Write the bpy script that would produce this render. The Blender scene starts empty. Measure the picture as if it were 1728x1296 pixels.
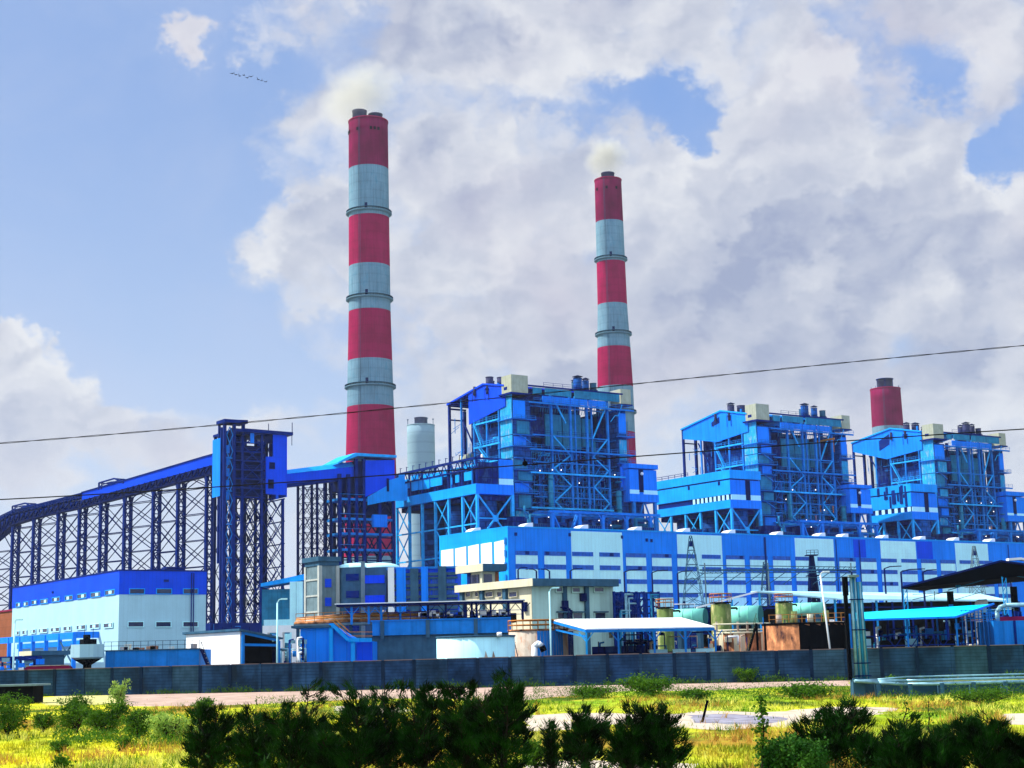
import bpy, bmesh, math, random
from math import radians, sin, cos, pi, sqrt, atan2
random.seed(7)
scene = bpy.context.scene
C = scene.collection

# ------------------------------------------------------------------ camera
FPX = 2600.0; PITCH = radians(10); ROLL = math.atan(.024); EYE = 3.1
Fv = (0, cos(PITCH), sin(PITCH)); U0 = (0, -sin(PITCH), cos(PITCH))
Rv = (cos(ROLL), -sin(ROLL)*U0[1], -sin(ROLL)*U0[2])
Uv = (sin(ROLL), cos(ROLL)*U0[1], cos(ROLL)*U0[2])
from mathutils import Matrix, Vector
cam = bpy.data.cameras.new('camera'); camo = bpy.data.objects.new('camera', cam); C.objects.link(camo)
cam.sensor_width = 36; cam.lens = FPX/1728*36; cam.clip_start = .5; cam.clip_end = 20000
m = Matrix.Identity(4)
for i in range(3):
    m[i][0] = Rv[i]; m[i][1] = Uv[i]; m[i][2] = -Fv[i]
m[2][3] = EYE
camo.matrix_world = m
scene.camera = camo
scene.view_settings.view_transform = 'Standard'
scene.view_settings.look = 'None'
scene.view_settings.exposure = 0.58
scene.view_settings.gamma = 1
scene.render.resolution_x = 1024; scene.render.resolution_y = 768
scene.cycles.volume_max_steps = 64
scene.cycles.max_bounces = 6; scene.cycles.transparent_max_bounces = 12; scene.cycles.volume_bounces = 0
scene.cycles.volume_step_rate = 4

# ------------------------------------------------------------------ sun
SUN_EL = radians(42); SUN_AZ = radians(190)      # math angle in the ground plane, from +X
sd = Vector((cos(SUN_EL)*cos(SUN_AZ), cos(SUN_EL)*sin(SUN_AZ)*-1, sin(SUN_EL)))
sl = bpy.data.lights.new('sun', 'SUN'); sl.energy = 5.0; sl.angle = radians(.5); sl.color = (1, .94, .82)
so = bpy.data.objects.new('sun', sl); C.objects.link(so)
so.rotation_euler = sd.to_track_quat('Z', 'Y').to_euler()

# ------------------------------------------------------------------ sky
wd = bpy.data.worlds.new("World"); scene.world = wd; wd.use_nodes = True
wt = wd.node_tree; wt.nodes.clear()
def wn(t, **k):
    n = wt.nodes.new(t)
    for a, b in k.items(): setattr(n, a, b)
    return n
def wl(a, b): wt.links.new(a, b)
def wm(op, a, b=None, c=None, clamp=False):
    n = wn('ShaderNodeMath', operation=op); n.use_clamp = clamp
    for i, v in enumerate((a, b, c)):
        if v is None: continue
        if isinstance(v, (int, float)): n.inputs[i].default_value = v
        else: wl(v, n.inputs[i])
    return n.outputs[0]
def wmix(fac, a, b):
    n = wn('ShaderNodeMix', data_type='RGBA')
    if isinstance(fac, (int, float)): n.inputs[0].default_value = fac
    else: wl(fac, n.inputs[0])
    for i, v in ((6, a), (7, b)):
        if isinstance(v, tuple): n.inputs[i].default_value = (*v, 1)
        else: wl(v, n.inputs[i])
    return n.outputs[2]
def wramp(v, a, b, smooth=True):
    n = wn('ShaderNodeMapRange'); n.interpolation_type = 'SMOOTHSTEP' if smooth else 'LINEAR'
    wl(v, n.inputs[0]); n.inputs[1].default_value = a; n.inputs[2].default_value = b
    return n.outputs[0]
out = wn('ShaderNodeOutputWorld'); bg = wn('ShaderNodeBackground'); wl(bg.outputs[0], out.inputs[0])
bg.inputs[1].default_value = .12
sky = wn('ShaderNodeTexSky', sky_type='NISHITA'); sky.sun_disc = False
sky.sun_elevation = SUN_EL; sky.sun_rotation = atan2(sd.x, sd.y); sky.air_density = 1.0; sky.dust_density = 1.5
tc = wn('ShaderNodeTexCoord'); sep = wn('ShaderNodeSeparateXYZ'); wl(tc.outputs['Generated'], sep.inputs[0])
az = wm('ARCTAN2', sep.outputs[0], sep.outputs[1])
el = wm('ARCSINE', sep.outputs[2])
comb = wn('ShaderNodeCombineXYZ'); wl(wm('MULTIPLY', az, 1.0), comb.inputs[0]); wl(wm('MULTIPLY', el, 1.25), comb.inputs[1])
def wnoise(vec, scale, detail, rough=.55, dist=0.0, w=None):
    n = wn('ShaderNodeTexNoise'); n.inputs['Scale'].default_value = scale; n.inputs['Detail'].default_value = detail
    n.inputs['Roughness'].default_value = rough; n.inputs['Distortion'].default_value = dist
    wl(vec, n.inputs['Vector']); return n
w1 = wnoise(comb.outputs[0], 9, 5, .6)
sw = wn('ShaderNodeSeparateXYZ'); wl(w1.outputs['Color'], sw.inputs[0])
az2 = wm('ADD', az, wm('MULTIPLY', wm('SUBTRACT', sw.outputs[0], .5), .11))
el2 = wm('ADD', el, wm('MULTIPLY', wm('SUBTRACT', sw.outputs[1], .5), .09))
w2 = wnoise(comb.outputs[0], 38, 5, .6); sw2 = wn('ShaderNodeSeparateXYZ'); wl(w2.outputs['Color'], sw2.inputs[0])
az2 = wm('ADD', az2, wm('MULTIPLY', wm('SUBTRACT', sw2.outputs[0], .5), .045)); el2 = wm('ADD', el2, wm('MULTIPLY', wm('SUBTRACT', sw2.outputs[1], .5), .04))
def pix_dir(px, py):
    r = [Fv[i] + Rv[i]*(px-864)/FPX - Uv[i]*(py-648)/FPX for i in range(3)]
    l = sqrt(sum(x*x for x in r)); return atan2(r[0], r[1]), math.asin(r[2]/l)
def blob(px, py, sx, sy, w, ang=0):
    a0, e0 = pix_dir(px, py); ca, sa = cos(radians(ang)), sin(radians(ang))
    da = wm('SUBTRACT', az2, a0); de = wm('SUBTRACT', el2, e0)
    p = wm('ADD', wm('MULTIPLY', da, ca*FPX/sx), wm('MULTIPLY', de, sa*FPX/sx))
    q = wm('ADD', wm('MULTIPLY', da, -sa*FPX/sy), wm('MULTIPLY', de, ca*FPX/sy))
    r2 = wm('ADD', wm('MULTIPLY', p, p), wm('MULTIPLY', q, q))
    return wm('MULTIPLY', wm('EXPONENT', wm('MULTIPLY', r2, -1)), w)
def total(bl, base):
    s = None
    for b in bl:
        v = blob(*b); s = v if s is None else wm('ADD', s, v)
    return wm('ADD', s, base)
# where the clouds stand in the sky (+) and where it is open (-)
field = total([(200, 350, 340, 620, -.62), (300, 620, 150, 90, -.3), (1080, 180, 130, 60, -.44), (1180, 200, 70, 36, -.22),
    (1700, 215, 70, 50, -.7), (1560, 110, 46, 60, -.32), (1440, 20, 120, 60, -.22), (1640, 275, 40, 30, -.3),
    (312, 58, 40, 26, .42), (110, 660, 120, 66, .85), (40, 555, 70, 36, .75), (60, 760, 140, 60, .5), (390, 715, 90, 40, .35), (200, 745, 200, 55, .3),
    (430, 40, 50, 60, .35), (505, 400, 66, 66, .55), (560, 330, 60, 50, .3), (560, 150, 90, 70, .25), (900, 60, 200, 100, .2),
    (1300, 170, 110, 70, .3, 30), (1130, 300, 110, 40, .3), (1500, 330, 220, 200, .25), (900, 520, 200, 160, .12),
    (330, 250, 60, 60, -.1), (700, 350, 130, 160, .2), (1250, 500, 300, 150, .2)], .64)
n2 = wnoise(comb.outputs[0], 10, 8, .54, .2)
n3 = wnoise(comb.outputs[0], 26, 7, .55, .3)
def puffs(vec, sc):
    v = wn('ShaderNodeTexVoronoi', feature='F1'); v.inputs['Scale'].default_value = sc; v.inputs['Randomness'].default_value = 1
    wl(vec, v.inputs['Vector']); return wm('SUBTRACT', .62, v.outputs['Distance'])
cw = wn('ShaderNodeCombineXYZ'); wl(az2, cw.inputs[0]); wl(wm('MULTIPLY', el2, 1.3), cw.inputs[1])
offw = wn('ShaderNodeVectorMath', operation='ADD'); wl(cw.outputs[0], offw.inputs[0]); offw.inputs[1].default_value = (.007, -.009, 0)
pf1, pf2 = puffs(cw.outputs[0], 15), puffs(cw.outputs[0], 36)
pf1b, pf2b = puffs(offw.outputs[0], 15), puffs(offw.outputs[0], 36)
cf = wm('ADD', field, wm('ADD', wm('MULTIPLY', wm('SUBTRACT', n2.outputs[0], .5), .55), wm('MULTIPLY', wm('SUBTRACT', n3.outputs[0], .5), .42)))
cf = wm('ADD', cf, wm('ADD', wm('MULTIPLY', wm('SUBTRACT', pf1, .3), .35), wm('MULTIPLY', wm('SUBTRACT', pf2, .3), .18)))
mask = wramp(cf, .24, .58)
rimg = wm('SUBTRACT', 1.0, wramp(cf, .45, .85))
bl = wm('ADD', wm('MULTIPLY', wm('SUBTRACT', pf1, pf1b), 1.0), wm('MULTIPLY', wm('SUBTRACT', pf2, pf2b), .45))
off = wn('ShaderNodeVectorMath', operation='ADD'); wl(comb.outputs[0], off.inputs[0]); off.inputs[1].default_value = (.014, -.016, 0)
n2a = wnoise(comb.outputs[0], 6.5, 7, .55, .2); n2b = wnoise(off.outputs[0], 6.5, 7, .55, .2)
relief = wm('SUBTRACT', n2b.outputs[0], n2a.outputs[0])
greyf = total([(650, 80, 190, 60, -.42), (820, 60, 70, 50, -.15), (1500, 25, 150, 60, -.32), (1330, 380, 150, 90, -.30), (1460, 560, 260, 80, -.30), (1660, 420, 90, 70, -.30), (1180, 490, 140, 80, -.2), (1050, 640, 420, 70, -.16),
    (430, 40, 60, 60, .40), (320, 55, 50, 30, .3), (620, 165, 90, 50, .25), (480, 390, 60, 60, .42), (600, 290, 60, 90, .22), (900, 50, 60, 50, .42), (990, 90, 110, 40, .32, -20), (850, 200, 120, 80, .2),
    (1400, 110, 70, 45, .55), (1290, 170, 70, 35, .5, 35), (1190, 255, 80, 30, .5, 30), (1085, 292, 60, 18, .45), (1160, 345, 60, 25, .25), (1640, 70, 80, 50, .35), (1500, 270, 80, 60, .28), (1620, 295, 50, 30, .35), (1700, 310, 50, 40, .35),
    (1570, 510, 55, 35, .42), (1350, 450, 70, 50, .22), (860, 480, 90, 40, .28), (110, 620, 110, 60, .4), (40, 540, 60, 30, .35), (400, 700, 90, 30, .3)], .44)
lum = wm('ADD', greyf, wm('ADD', wm('MULTIPLY', relief, 1.8), bl))
lum = wm('ADD', lum, wm('MULTIPLY', rimg, .26))
lumc = wramp(lum, .0, 1.05, False)
K = 1/.12*.66
ccol = wmix(lumc, tuple(x*K for x in (.36, .41, .58)), tuple(x*K for x in (.84, .85, .88)))
# pinkish and yellowish casts drifting through the cloud deck
pk = wnoise(comb.outputs[0], 5, 3)
ccol = wmix(wramp(pk.outputs[0], .45, .85), ccol, tuple(x*K for x in (.64, .60, .70)))
# open sky: the physical sky, brightened by thin veil near the horizon
veil = wramp(el, radians(22), radians(3), True)
deep = total([(1660, 220, 160, 120, .9), (1120, 180, 160, 90, .75), (1560, 60, 160, 140, .5)], 0.0)
blue = wmix(.82, sky.outputs[0], tuple(x*K for x in (.27, .42, .78)))
blue = wmix(wm('MULTIPLY', wm('MINIMUM', deep, 1.0), .6), blue, tuple(x*K for x in (.17, .36, .82)))
blue = wmix(wm('MULTIPLY', veil, .72), blue, tuple(x*K for x in (.58, .72, .94)))
wsp = wnoise(comb.outputs[0], 4.5, 7, .6, .6)
blue = wmix(wm('MULTIPLY', wramp(wsp.outputs[0], .35, .75), .42), blue, tuple(x*K for x in (.54, .62, .84)))
col = wmix(wm('MULTIPLY', mask, .93), blue, ccol)
hz = wramp(el, radians(12), radians(0), True)
col = wmix(wm('MULTIPLY', hz, .7), col, tuple(x*K for x in (.78, .86, .97)))
# well above and behind the picture: unseen sky brightened to add fill on shaded faces
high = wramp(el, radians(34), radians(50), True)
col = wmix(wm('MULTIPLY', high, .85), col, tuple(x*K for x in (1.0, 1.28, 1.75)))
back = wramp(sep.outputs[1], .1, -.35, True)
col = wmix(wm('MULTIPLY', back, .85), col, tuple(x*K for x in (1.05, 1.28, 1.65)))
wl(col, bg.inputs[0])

# ------------------------------------------------------------------ measuring helpers
def ray(px, py): return [Fv[i] + Rv[i]*(px-864)/FPX - Uv[i]*(py-648)/FPX for i in range(3)]
def W(px, py, Y):
    r = ray(px, py); t = Y/r[1]; return (r[0]*t, Y, EYE + r[2]*t)
def Wz(px, py, z):
    r = ray(px, py); t = (z-EYE)/r[2]; return (r[0]*t, r[1]*t, z)
ANG = radians(34.3)
class Fr:
    """a local frame on the ground: x along u, y along v, z up"""
    def __init__(s, x, y, ang=ANG):
        s.o = (x, y); s.ang = ang; s.u = (cos(ang), sin(ang)); s.v = (-sin(ang), cos(ang))
    def onU(s, px, py, b=0):
        r = ray(px, py); ox = s.o[0]+b*s.v[0]; oy = s.o[1]+b*s.v[1]
        t = (ox*s.v[0]+oy*s.v[1])/(r[0]*s.v[0]+r[1]*s.v[1]); x, y = r[0]*t-ox, r[1]*t-oy
        return x*s.u[0]+y*s.u[1], EYE+r[2]*t
    def onV(s, px, py, a=0):
        r = ray(px, py); ox = s.o[0]+a*s.u[0]; oy = s.o[1]+a*s.u[1]
        t = (ox*s.u[0]+oy*s.u[1])/(r[0]*s.u[0]+r[1]*s.u[1]); x, y = r[0]*t-ox, r[1]*t-oy
        return x*s.v[0]+y*s.v[1], EYE+r[2]*t
    def sub(s, a, b, ang=None):
        return Fr(s.o[0]+a*s.u[0]+b*s.v[0], s.o[1]+a*s.u[1]+b*s.v[1], s.ang if ang is None else ang)
    def loc(s, x, y):
        dx, dy = x-s.o[0], y-s.o[1]
        return dx*s.u[0]+dy*s.u[1], dx*s.v[0]+dy*s.v[1]
def frz(px, py, z, ang=ANG):
    p = Wz(px, py, z); return Fr(p[0], p[1], ang)
def fry(px, Y, ang=ANG, py=1090):
    p = W(px, py, Y); return Fr(p[0], p[1], ang)

# ------------------------------------------------------------------ mesh builder
class MB:
    def __init__(s): s.v = []; s.f = []; s.m = []; s.mi = 0; s.sm = []; s.smooth = False
    def face(s, idx): s.f.append(idx); s.m.append(s.mi); s.sm.append(s.smooth)
    def poly(s, pts):
        n = len(s.v); s.v += [tuple(p) for p in pts]; s.face(tuple(range(n, n+len(pts)))); return s
    def box(s, x0, y0, z0, x1, y1, z1):
        x0, x1 = min(x0, x1), max(x0, x1); y0, y1 = min(y0, y1), max(y0, y1); z0, z1 = min(z0, z1), max(z0, z1)
        n = len(s.v)
        s.v += [(x0,y0,z0),(x1,y0,z0),(x1,y1,z0),(x0,y1,z0),(x0,y0,z1),(x1,y0,z1),(x1,y1,z1),(x0,y1,z1)]
        for q in ((0,3,2,1),(4,5,6,7),(0,1,5,4),(1,2,6,5),(2,3,7,6),(3,0,4,7)): s.face(tuple(n+i for i in q))
        return s
    def beam(s, p, q, w, h=None):
        h = w if h is None else h
        p = Vector(p); q = Vector(q); d = q-p
        if d.length < 1e-6: return s
        d.normalize(); up = Vector((0,0,1)) if abs(d.z) < .95 else Vector((0,1,0))
        a = d.cross(up).normalized(); b = a.cross(d).normalized()
        n = len(s.v)
        for e in (p, q):
            for i, j in ((-1,-1),(1,-1),(1,1),(-1,1)): s.v.append(tuple(e + a*(i*w/2) + b*(j*h/2)))
        for i in range(4):
            j = (i+1) % 4; s.face((n+i, n+j, n+4+j, n+4+i))
        s.face((n+3,n+2,n+1,n)); s.face((n+4,n+5,n+6,n+7))
        return s
    def path(s, pts, w, h=None):
        for a, b in zip(pts, pts[1:]): s.beam(a, b, w, h)
        return s
    def cyl(s, p, q, r, r2=None, n=16, caps=True):
        r2 = r if r2 is None else r2
        p = Vector(p); q = Vector(q); d = (q-p).normalized(); up = Vector((0,0,1)) if abs(d.z) < .95 else Vector((1,0,0))
        a = d.cross(up).normalized(); b = a.cross(d)
        k = len(s.v)
        for e, rr in ((p, r), (q, r2)):
            for i in range(n):
                t = 2*pi*i/n; s.v.append(tuple(e + a*(cos(t)*rr) + b*(sin(t)*rr)))
        sm = s.smooth; s.smooth = True
        for i in range(n):
            j = (i+1) % n; s.face((k+i, k+n+i, k+n+j, k+j))
        s.smooth = False
        if caps:
            s.face(tuple(range(k, k+n))); s.face(tuple(reversed(range(k+n, k+2*n))))
        s.smooth = sm
        return s
    def pipe(s, pts, r, n=10):
        for a, b in zip(pts, pts[1:]): s.cyl(a, b, r, n=n)
        for c in pts[1:-1]: s.ball(c, r*1.02, 8, 5)
        return s
    def ball(s, c, r, n=12, m=8, sz=1.0, z0=-1.0):
        k = len(s.v); t0 = math.asin(max(-1, z0))
        for j in range(m+1):
            t = t0 + (pi/2-t0)*j/m
            for i in range(n):
                p = 2*pi*i/n; s.v.append((c[0]+r*cos(t)*cos(p), c[1]+r*cos(t)*sin(p), c[2]+r*sz*sin(t)))
        sm = s.smooth; s.smooth = True
        for j in range(m):
            for i in range(n):
                i2 = (i+1) % n; s.face((k+j*n+i, k+j*n+i2, k+(j+1)*n+i2, k+(j+1)*n+i))
        s.smooth = sm
        return s
    def lathe(s, prof, cx=0, cy=0, n=32, mats=None):
        k = len(s.v)
        for (r, z) in prof:
            for i in range(n):
                t = 2*pi*i/n; s.v.append((cx+r*cos(t), cy+r*sin(t), z))
        sm = s.smooth; s.smooth = True; mi = s.mi
        for j in range(len(prof)-1):
            if mats: s.mi = mats[j]
            for i in range(n):
                i2 = (i+1) % n; s.face((k+j*n+i, k+j*n+i2, k+(j+1)*n+i2, k+(j+1)*n+i))
        s.smooth = False
        if prof[-1][0] > .001: s.face(tuple(range(k+(len(prof)-1)*n, k+len(prof)*n)))
        s.smooth = sm; s.mi = mi
        return s
    def extr(s, pts, axis, d0, d1):
        """prism: 2-D polygon pushed along an axis. axis 'x': pts=(y,z); 'y': pts=(x,z); 'z': pts=(x,y)"""
        def P(p, d): return {'x': (d, p[0], p[1]), 'y': (p[0], d, p[1]), 'z': (p[0], p[1], d)}[axis]
        k = len(s.v); n = len(pts)
        s.v += [P(p, d0) for p in pts] + [P(p, d1) for p in pts]
        s.face(tuple(range(k, k+n))); s.face(tuple(reversed(range(k+n, k+2*n))))
        for i in range(n):
            j = (i+1) % n; s.face((k+i, k+n+i, k+n+j, k+j))
        return s
    def xbr(s, p00, p10, p11, p01, w):
        s.beam(p00, p11, w); s.beam(p10, p01, w); return s
    def build(s, name, mats, parent=None, **kw):
        me = bpy.data.meshes.new(name); me.from_pydata(s.v, [], s.f)
        mats = mats if isinstance(mats, (list, tuple)) else [mats]
        for m_ in mats: me.materials.append(m_)
        me.polygons.foreach_set('material_index', s.m)
        me.polygons.foreach_set('use_smooth', s.sm)
        me.validate()
        if not kw.pop('raw', False) and len(s.f) < 60000:
            b = bmesh.new(); b.from_mesh(me); bmesh.ops.recalc_face_normals(b, faces=b.faces); b.to_mesh(me); b.free()
        me.update()
        o = bpy.data.objects.new(name, me); C.objects.link(o)
        if parent is not None: o.parent = parent
        for k_, v_ in kw.items(): o[k_] = v_
        return o
def thing(name, label, cat, fr=None, group=None, z=0):
    o = bpy.data.objects.new(name, None); C.objects.link(o); o.empty_display_size = 1
    if fr is not None: o.location = (fr.o[0], fr.o[1], z); o.rotation_euler = (0, 0, fr.ang)
    o['label'] = label; o['category'] = cat
    if group: o['group'] = group
    return o
def put(o, label, cat, fr=None, group=None, z=0):
    if fr is not None: o.location = (fr.o[0], fr.o[1], z); o.rotation_euler = (0, 0, fr.ang)
    o['label'] = label; o['category'] = cat
    if group: o['group'] = group
    return o
def tree_copy(o, fr=None, label=None, z=0, scale=None):
    def cp(x, par):
        c = x.copy(); C.objects.link(c); c.parent = par
        for ch in [q for q in bpy.data.objects if q.parent is x]: cp(ch, c)
        return c
    c = cp(o, None)
    if fr is not None: c.location = (fr.o[0], fr.o[1], z); c.rotation_euler = (0, 0, fr.ang)
    if label: c['label'] = label
    if scale: c.scale = (scale,)*3
    return c

# ------------------------------------------------------------------ materials
def mat(name, col, rough=.7, metal=0.0, var=.18, vs=.4, stain=None, panel=None, spec=.025, streak=0.0, bump=0.0, bs=3.0, emis=None, lines=None):
    """col: base colour; var/vs: soft tone variation; stain=(colour, amount, scale): blotches; panel=(w, h, depth): sheet joints;
    streak: vertical weather streaks; lines=(period_z, depth): horizontal ribs"""
    M_ = bpy.data.materials.new(name); M_.use_nodes = True
    t = M_.node_tree; p = t.nodes['Principled BSDF']; L = t.links.new
    p.inputs['Roughness'].default_value = rough; p.inputs['Metallic'].default_value = metal
    p.inputs['Specular IOR Level'].default_value = spec
    def N(k): return t.nodes.new(k)
    tc_ = N('ShaderNodeTexCoord'); cur = None
    def noise(sc, det=4, vec=None, rgh=.6):
        n = N('ShaderNodeTexNoise'); n.inputs['Scale'].default_value = sc; n.inputs['Detail'].default_value = det
        n.inputs['Roughness'].default_value = rgh; L(vec or tc_.outputs['Object'], n.inputs['Vector']); return n.outputs[0]
    def mixc(fac, a, b, mode='MIX'):
        n = N('ShaderNodeMix'); n.data_type = 'RGBA'; n.blend_type = mode
        if isinstance(fac, float): n.inputs[0].default_value = fac
        else: L(fac, n.inputs[0])
        for i, v in ((6, a), (7, b)):
            if isinstance(v, tuple): n.inputs[i].default_value = (*v[:3], 1)
            else: L(v, n.inputs[i])
        return n.outputs[2]
    def mr(v, a, b, c=0.0, d=1.0):
        n = N('ShaderNodeMapRange'); L(v, n.inputs[0])
        for i, x in enumerate((a, b, c, d)): n.inputs[i+1].default_value = x
        return n.outputs[0]
    cur = mixc(mr(noise(vs), .3, .7), tuple(c*(1-var) for c in col), tuple(min(1, c*(1+var)) for c in col))
    if stain:
        sc_, am, ss = stain
        mp = N('ShaderNodeMapping'); mp.inputs['Scale'].default_value = (1, 1, .45); L(tc_.outputs['Object'], mp.inputs[0])
        cur = mixc(mr(noise(ss, 6, mp.outputs[0], .65), .62-am*.3, .78-am*.25), cur, sc_)
    if streak:
        mp = N('ShaderNodeMapping'); mp.inputs['Scale'].default_value = (1.6, 1.6, .06); L(tc_.outputs['Object'], mp.inputs[0])
        cur = mixc(mr(noise(1.0, 5, mp.outputs[0]), .45, .75, 0, streak), cur, tuple(c*.45 for c in col))
    if panel:
        sx = N('ShaderNodeSeparateXYZ'); L(tc_.outputs['Object'], sx.inputs[0])
        ad = N('ShaderNodeMath'); L(sx.outputs[0], ad.inputs[0]); L(sx.outputs[1], ad.inputs[1])
        cx = N('ShaderNodeCombineXYZ'); L(ad.outputs[0], cx.inputs[0]); L(sx.outputs[2], cx.inputs[1])
        br = N('ShaderNodeTexBrick'); L(cx.outputs[0], br.inputs[0])
        br.inputs['Scale'].default_value = 1; br.inputs['Brick Width'].default_value = panel[0]; br.inputs['Row Height'].default_value = panel[1]
        br.inputs['Mortar Size'].default_value = panel[3] if len(panel) > 3 else .05
        br.inputs['Color1'].default_value = (1,1,1,1); br.inputs['Color2'].default_value = (1-panel[2]*.5,)*3+(1,)
        br.inputs['Mortar'].default_value = (1-panel[2]*1.6,)*3+(1,)
        br.offset = 0.0 if len(panel) < 5 else panel[4]
        cur = mixc(1.0, cur, br.outputs[0], 'MULTIPLY')
    if lines:
        sx = N('ShaderNodeSeparateXYZ'); L(tc_.outputs['Object'], sx.inputs[0])
        a = N('ShaderNodeMath'); a.operation = 'FRACT'; a2 = N('ShaderNodeMath'); a2.operation = 'DIVIDE'
        L(sx.outputs[2], a2.inputs[0]); a2.inputs[1].default_value = lines[0]; L(a2.outputs[0], a.inputs[0])
        cur = mixc(mr(a.outputs[0], 0, .22, lines[1], 0), cur, tuple(c*.3 for c in col))
    L(cur, p.inputs['Base Color'])
    if bump:
        b = N('ShaderNodeBump'); b.inputs['Strength'].default_value = bump; L(noise(bs, 6), b.inputs['Height']); L(b.outputs[0], p.inputs['Normal'])
    if emis:
        p.inputs['Emission Color'].default_value = (*emis[:3], 1); p.inputs['Emission Strength'].default_value = emis[3]
    return M_
m_hall = mat('hall_blue_paint', (.006, .22, .95), .55, panel=(2.2, 40, .12), var=.14, vs=.12, streak=.45)
m_deep = mat('deep_blue_cladding', (.003, .065, .72), .5, panel=(1.0, 30, .10), var=.12, vs=.15)
m_sky = mat('light_blue_cladding', (.006, .32, .90), .5, panel=(1.2, 30, .12), var=.15, vs=.15, streak=.3)  # also serves as the sunlit copy of the hall blue
m_white = mat('white_cladding', (.46, .84, .95), .6, panel=(1.1, 12, .07), var=.06, vs=.2, streak=.14)
m_lhw = mat('pale_wall_cladding', (.36, .59, .68), .6, panel=(1.1, 12, .06), var=.06, vs=.2, streak=.12)
m_wpan = mat('white_wall_sheet', (.50, .88, .98), .6, var=.10, vs=.3, streak=.22, panel=(1.1, 30, .06))
m_winb = mat('blue_tinted_window', (.010, .10, .50), .35, var=.3, vs=1.2, panel=(1.1, 9, .3), spec=.15)
m_dark = mat('dark_window_glass', (.008, .015, .07), .15, var=.3, vs=.8, spec=.6)
m_steel = mat('blue_painted_steel', (.008, .17, .54), .5, var=.25, vs=.5)
m_steell = mat('light_blue_steel', (.02, .36, .78), .5, var=.25, vs=.5)
m_navy = mat('navy_steel', (.001, .017, .15), .5, var=.3, vs=.5)  # navy bases here and below also hold the steelwork's shade
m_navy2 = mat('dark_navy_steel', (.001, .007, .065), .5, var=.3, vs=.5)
m_core = mat('boiler_casing', (.001, .011, .13), .7, var=.5, vs=.25, panel=(2.6, 3.1, .35, .12), stain=((.02, .07, .22), .5, .6))  # base darkened to paint deeper shade into the boiler recesses
m_lag = mat('lagged_casing', (.008, .075, .30), .7, var=.35, vs=.6, panel=(1.9, 1.5, .35, .1, .5))
m_gg = mat('weathered_green_sheet', (.02, .20, .36), .6, var=.3, vs=.3, panel=(2.2, 4, .16), streak=.5)
m_cyan = mat('weathered_cyan_sheet', (.02, .33, .62), .5, var=.3, vs=.3, panel=(1.8, 3.5, .14), stain=((.30, .42, .55), .35, .8), streak=.4)
m_beige = mat('beige_concrete', (.36, .38, .29), .8, var=.12, vs=.6, streak=.35)
m_dred = mat('chimney_red', (.27, .006, .062), .8, var=.22, vs=.08, streak=.5, lines=(4.5, .16))
m_dwht = mat('chimney_white', (.145, .26, .35), .8, var=.14, vs=.1, streak=.6, lines=(4.5, .2), stain=((.10, .24, .34), .35, .5))
m_unhazed = mat('unhazed_red', (.16, .005, .05), .85, var=.3, vs=.1, streak=.6)  # darker red for the top band; stands in for haze paling lower bands
m_wall2 = mat('block_wall_lighter', (.026, .07, .11), .9, var=.6, vs=.5, lines=(.33, .9), streak=.7)
m_wall3 = mat('block_wall_darker', (.012, .040, .10), .9, var=.7, vs=.5, lines=(.33, .85), streak=.5)
m_flue = mat('flue_steel', (.035, .04, .10), .5, var=.3, vs=.3)
m_hazed = mat('hazed_shaft', (.20, .31, .38), .85, var=.05, vs=.05, lines=(9, .25))  # distance haze is painted into this shaft colour
m_gray = mat('blue_grey_concrete', (.035, .10, .17), .85, var=.25, vs=.6, streak=.5)
m_conc = mat('grey_concrete', (.14, .21, .24), .85, var=.2, vs=.5, streak=.45)
m_palecy = mat('pale_cyan_roof_sheet', (.42, .72, .80), .5, var=.15, vs=.3, streak=.2)
m_lgrey = mat('light_grey_render', (.42, .45, .42), .85, var=.12, vs=.5, streak=.5)
m_cream = mat('cream_render', (.62, .58, .42), .85, var=.08, vs=.4, streak=.3)
m_creamshade = mat('shaded_cream_render', (.40, .60, .55), .85, var=.12, vs=.3, streak=.5)  # cream render with the shade of the front mixed into its colour
m_wht = mat('white_sheet', (.80, .82, .82), .5, var=.05, vs=.5, streak=.12)
m_wall = mat('dark_block_wall', (.016, .050, .105), .9, var=.7, vs=.35, lines=(.33, .9), streak=.6, stain=((.010, .02, .03), .4, .4), bump=.3, bs=6)
m_pier = mat('wall_pier', (.006, .019, .046), .9, var=.35, vs=1.0, streak=.5)
m_rust = mat('rusted_steel', (.60, .25, .11), .85, var=.4, vs=.8, streak=1.0, stain=((.03, .015, .02), .7, .6))
m_rustl = mat('rust_stained_paint', (.50, .42, .34), .8, var=.2, vs=.5, streak=.8, stain=((.40, .14, .05), .45, 1.0))
m_orail = mat('orange_rusted_rail', (.50, .20, .05), .7, var=.3, vs=2)
m_olive = mat('olive_tank_paint', (.11, .16, .045), .6, var=.3, vs=.6, streak=1.0, stain=((.5, .44, .2), .45, .7))  # cream blotches paint the sunlit tone into the olive
m_mint = mat('mint_tank_paint', (.20, .62, .50), .45, var=.1, vs=.6, streak=.2)
m_teal = mat('dark_teal_end', (.02, .13, .14), .6, var=.2, vs=1)
m_btank = mat('blue_tank_paint', (.01, .20, .62), .6, var=.2, vs=.5, streak=.6)
m_black = mat('deep_black', (.002, .0025, .005), .8, var=.3, vs=1)  # also paints the shade under the canopy and inside sheds
m_cyroof = mat('turquoise_roof_sheet', (.0, .62, .85), .45, var=.08, vs=.3, panel=(1.0, 50, .08))
m_terra = mat('terracotta_cladding', (.26, .085, .04), .8, var=.15, vs=.3, panel=(20, 2.2, .2))
m_maroon = mat('maroon_sheet', (.22, .01, .05), .6, var=.2, vs=.6)
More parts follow.
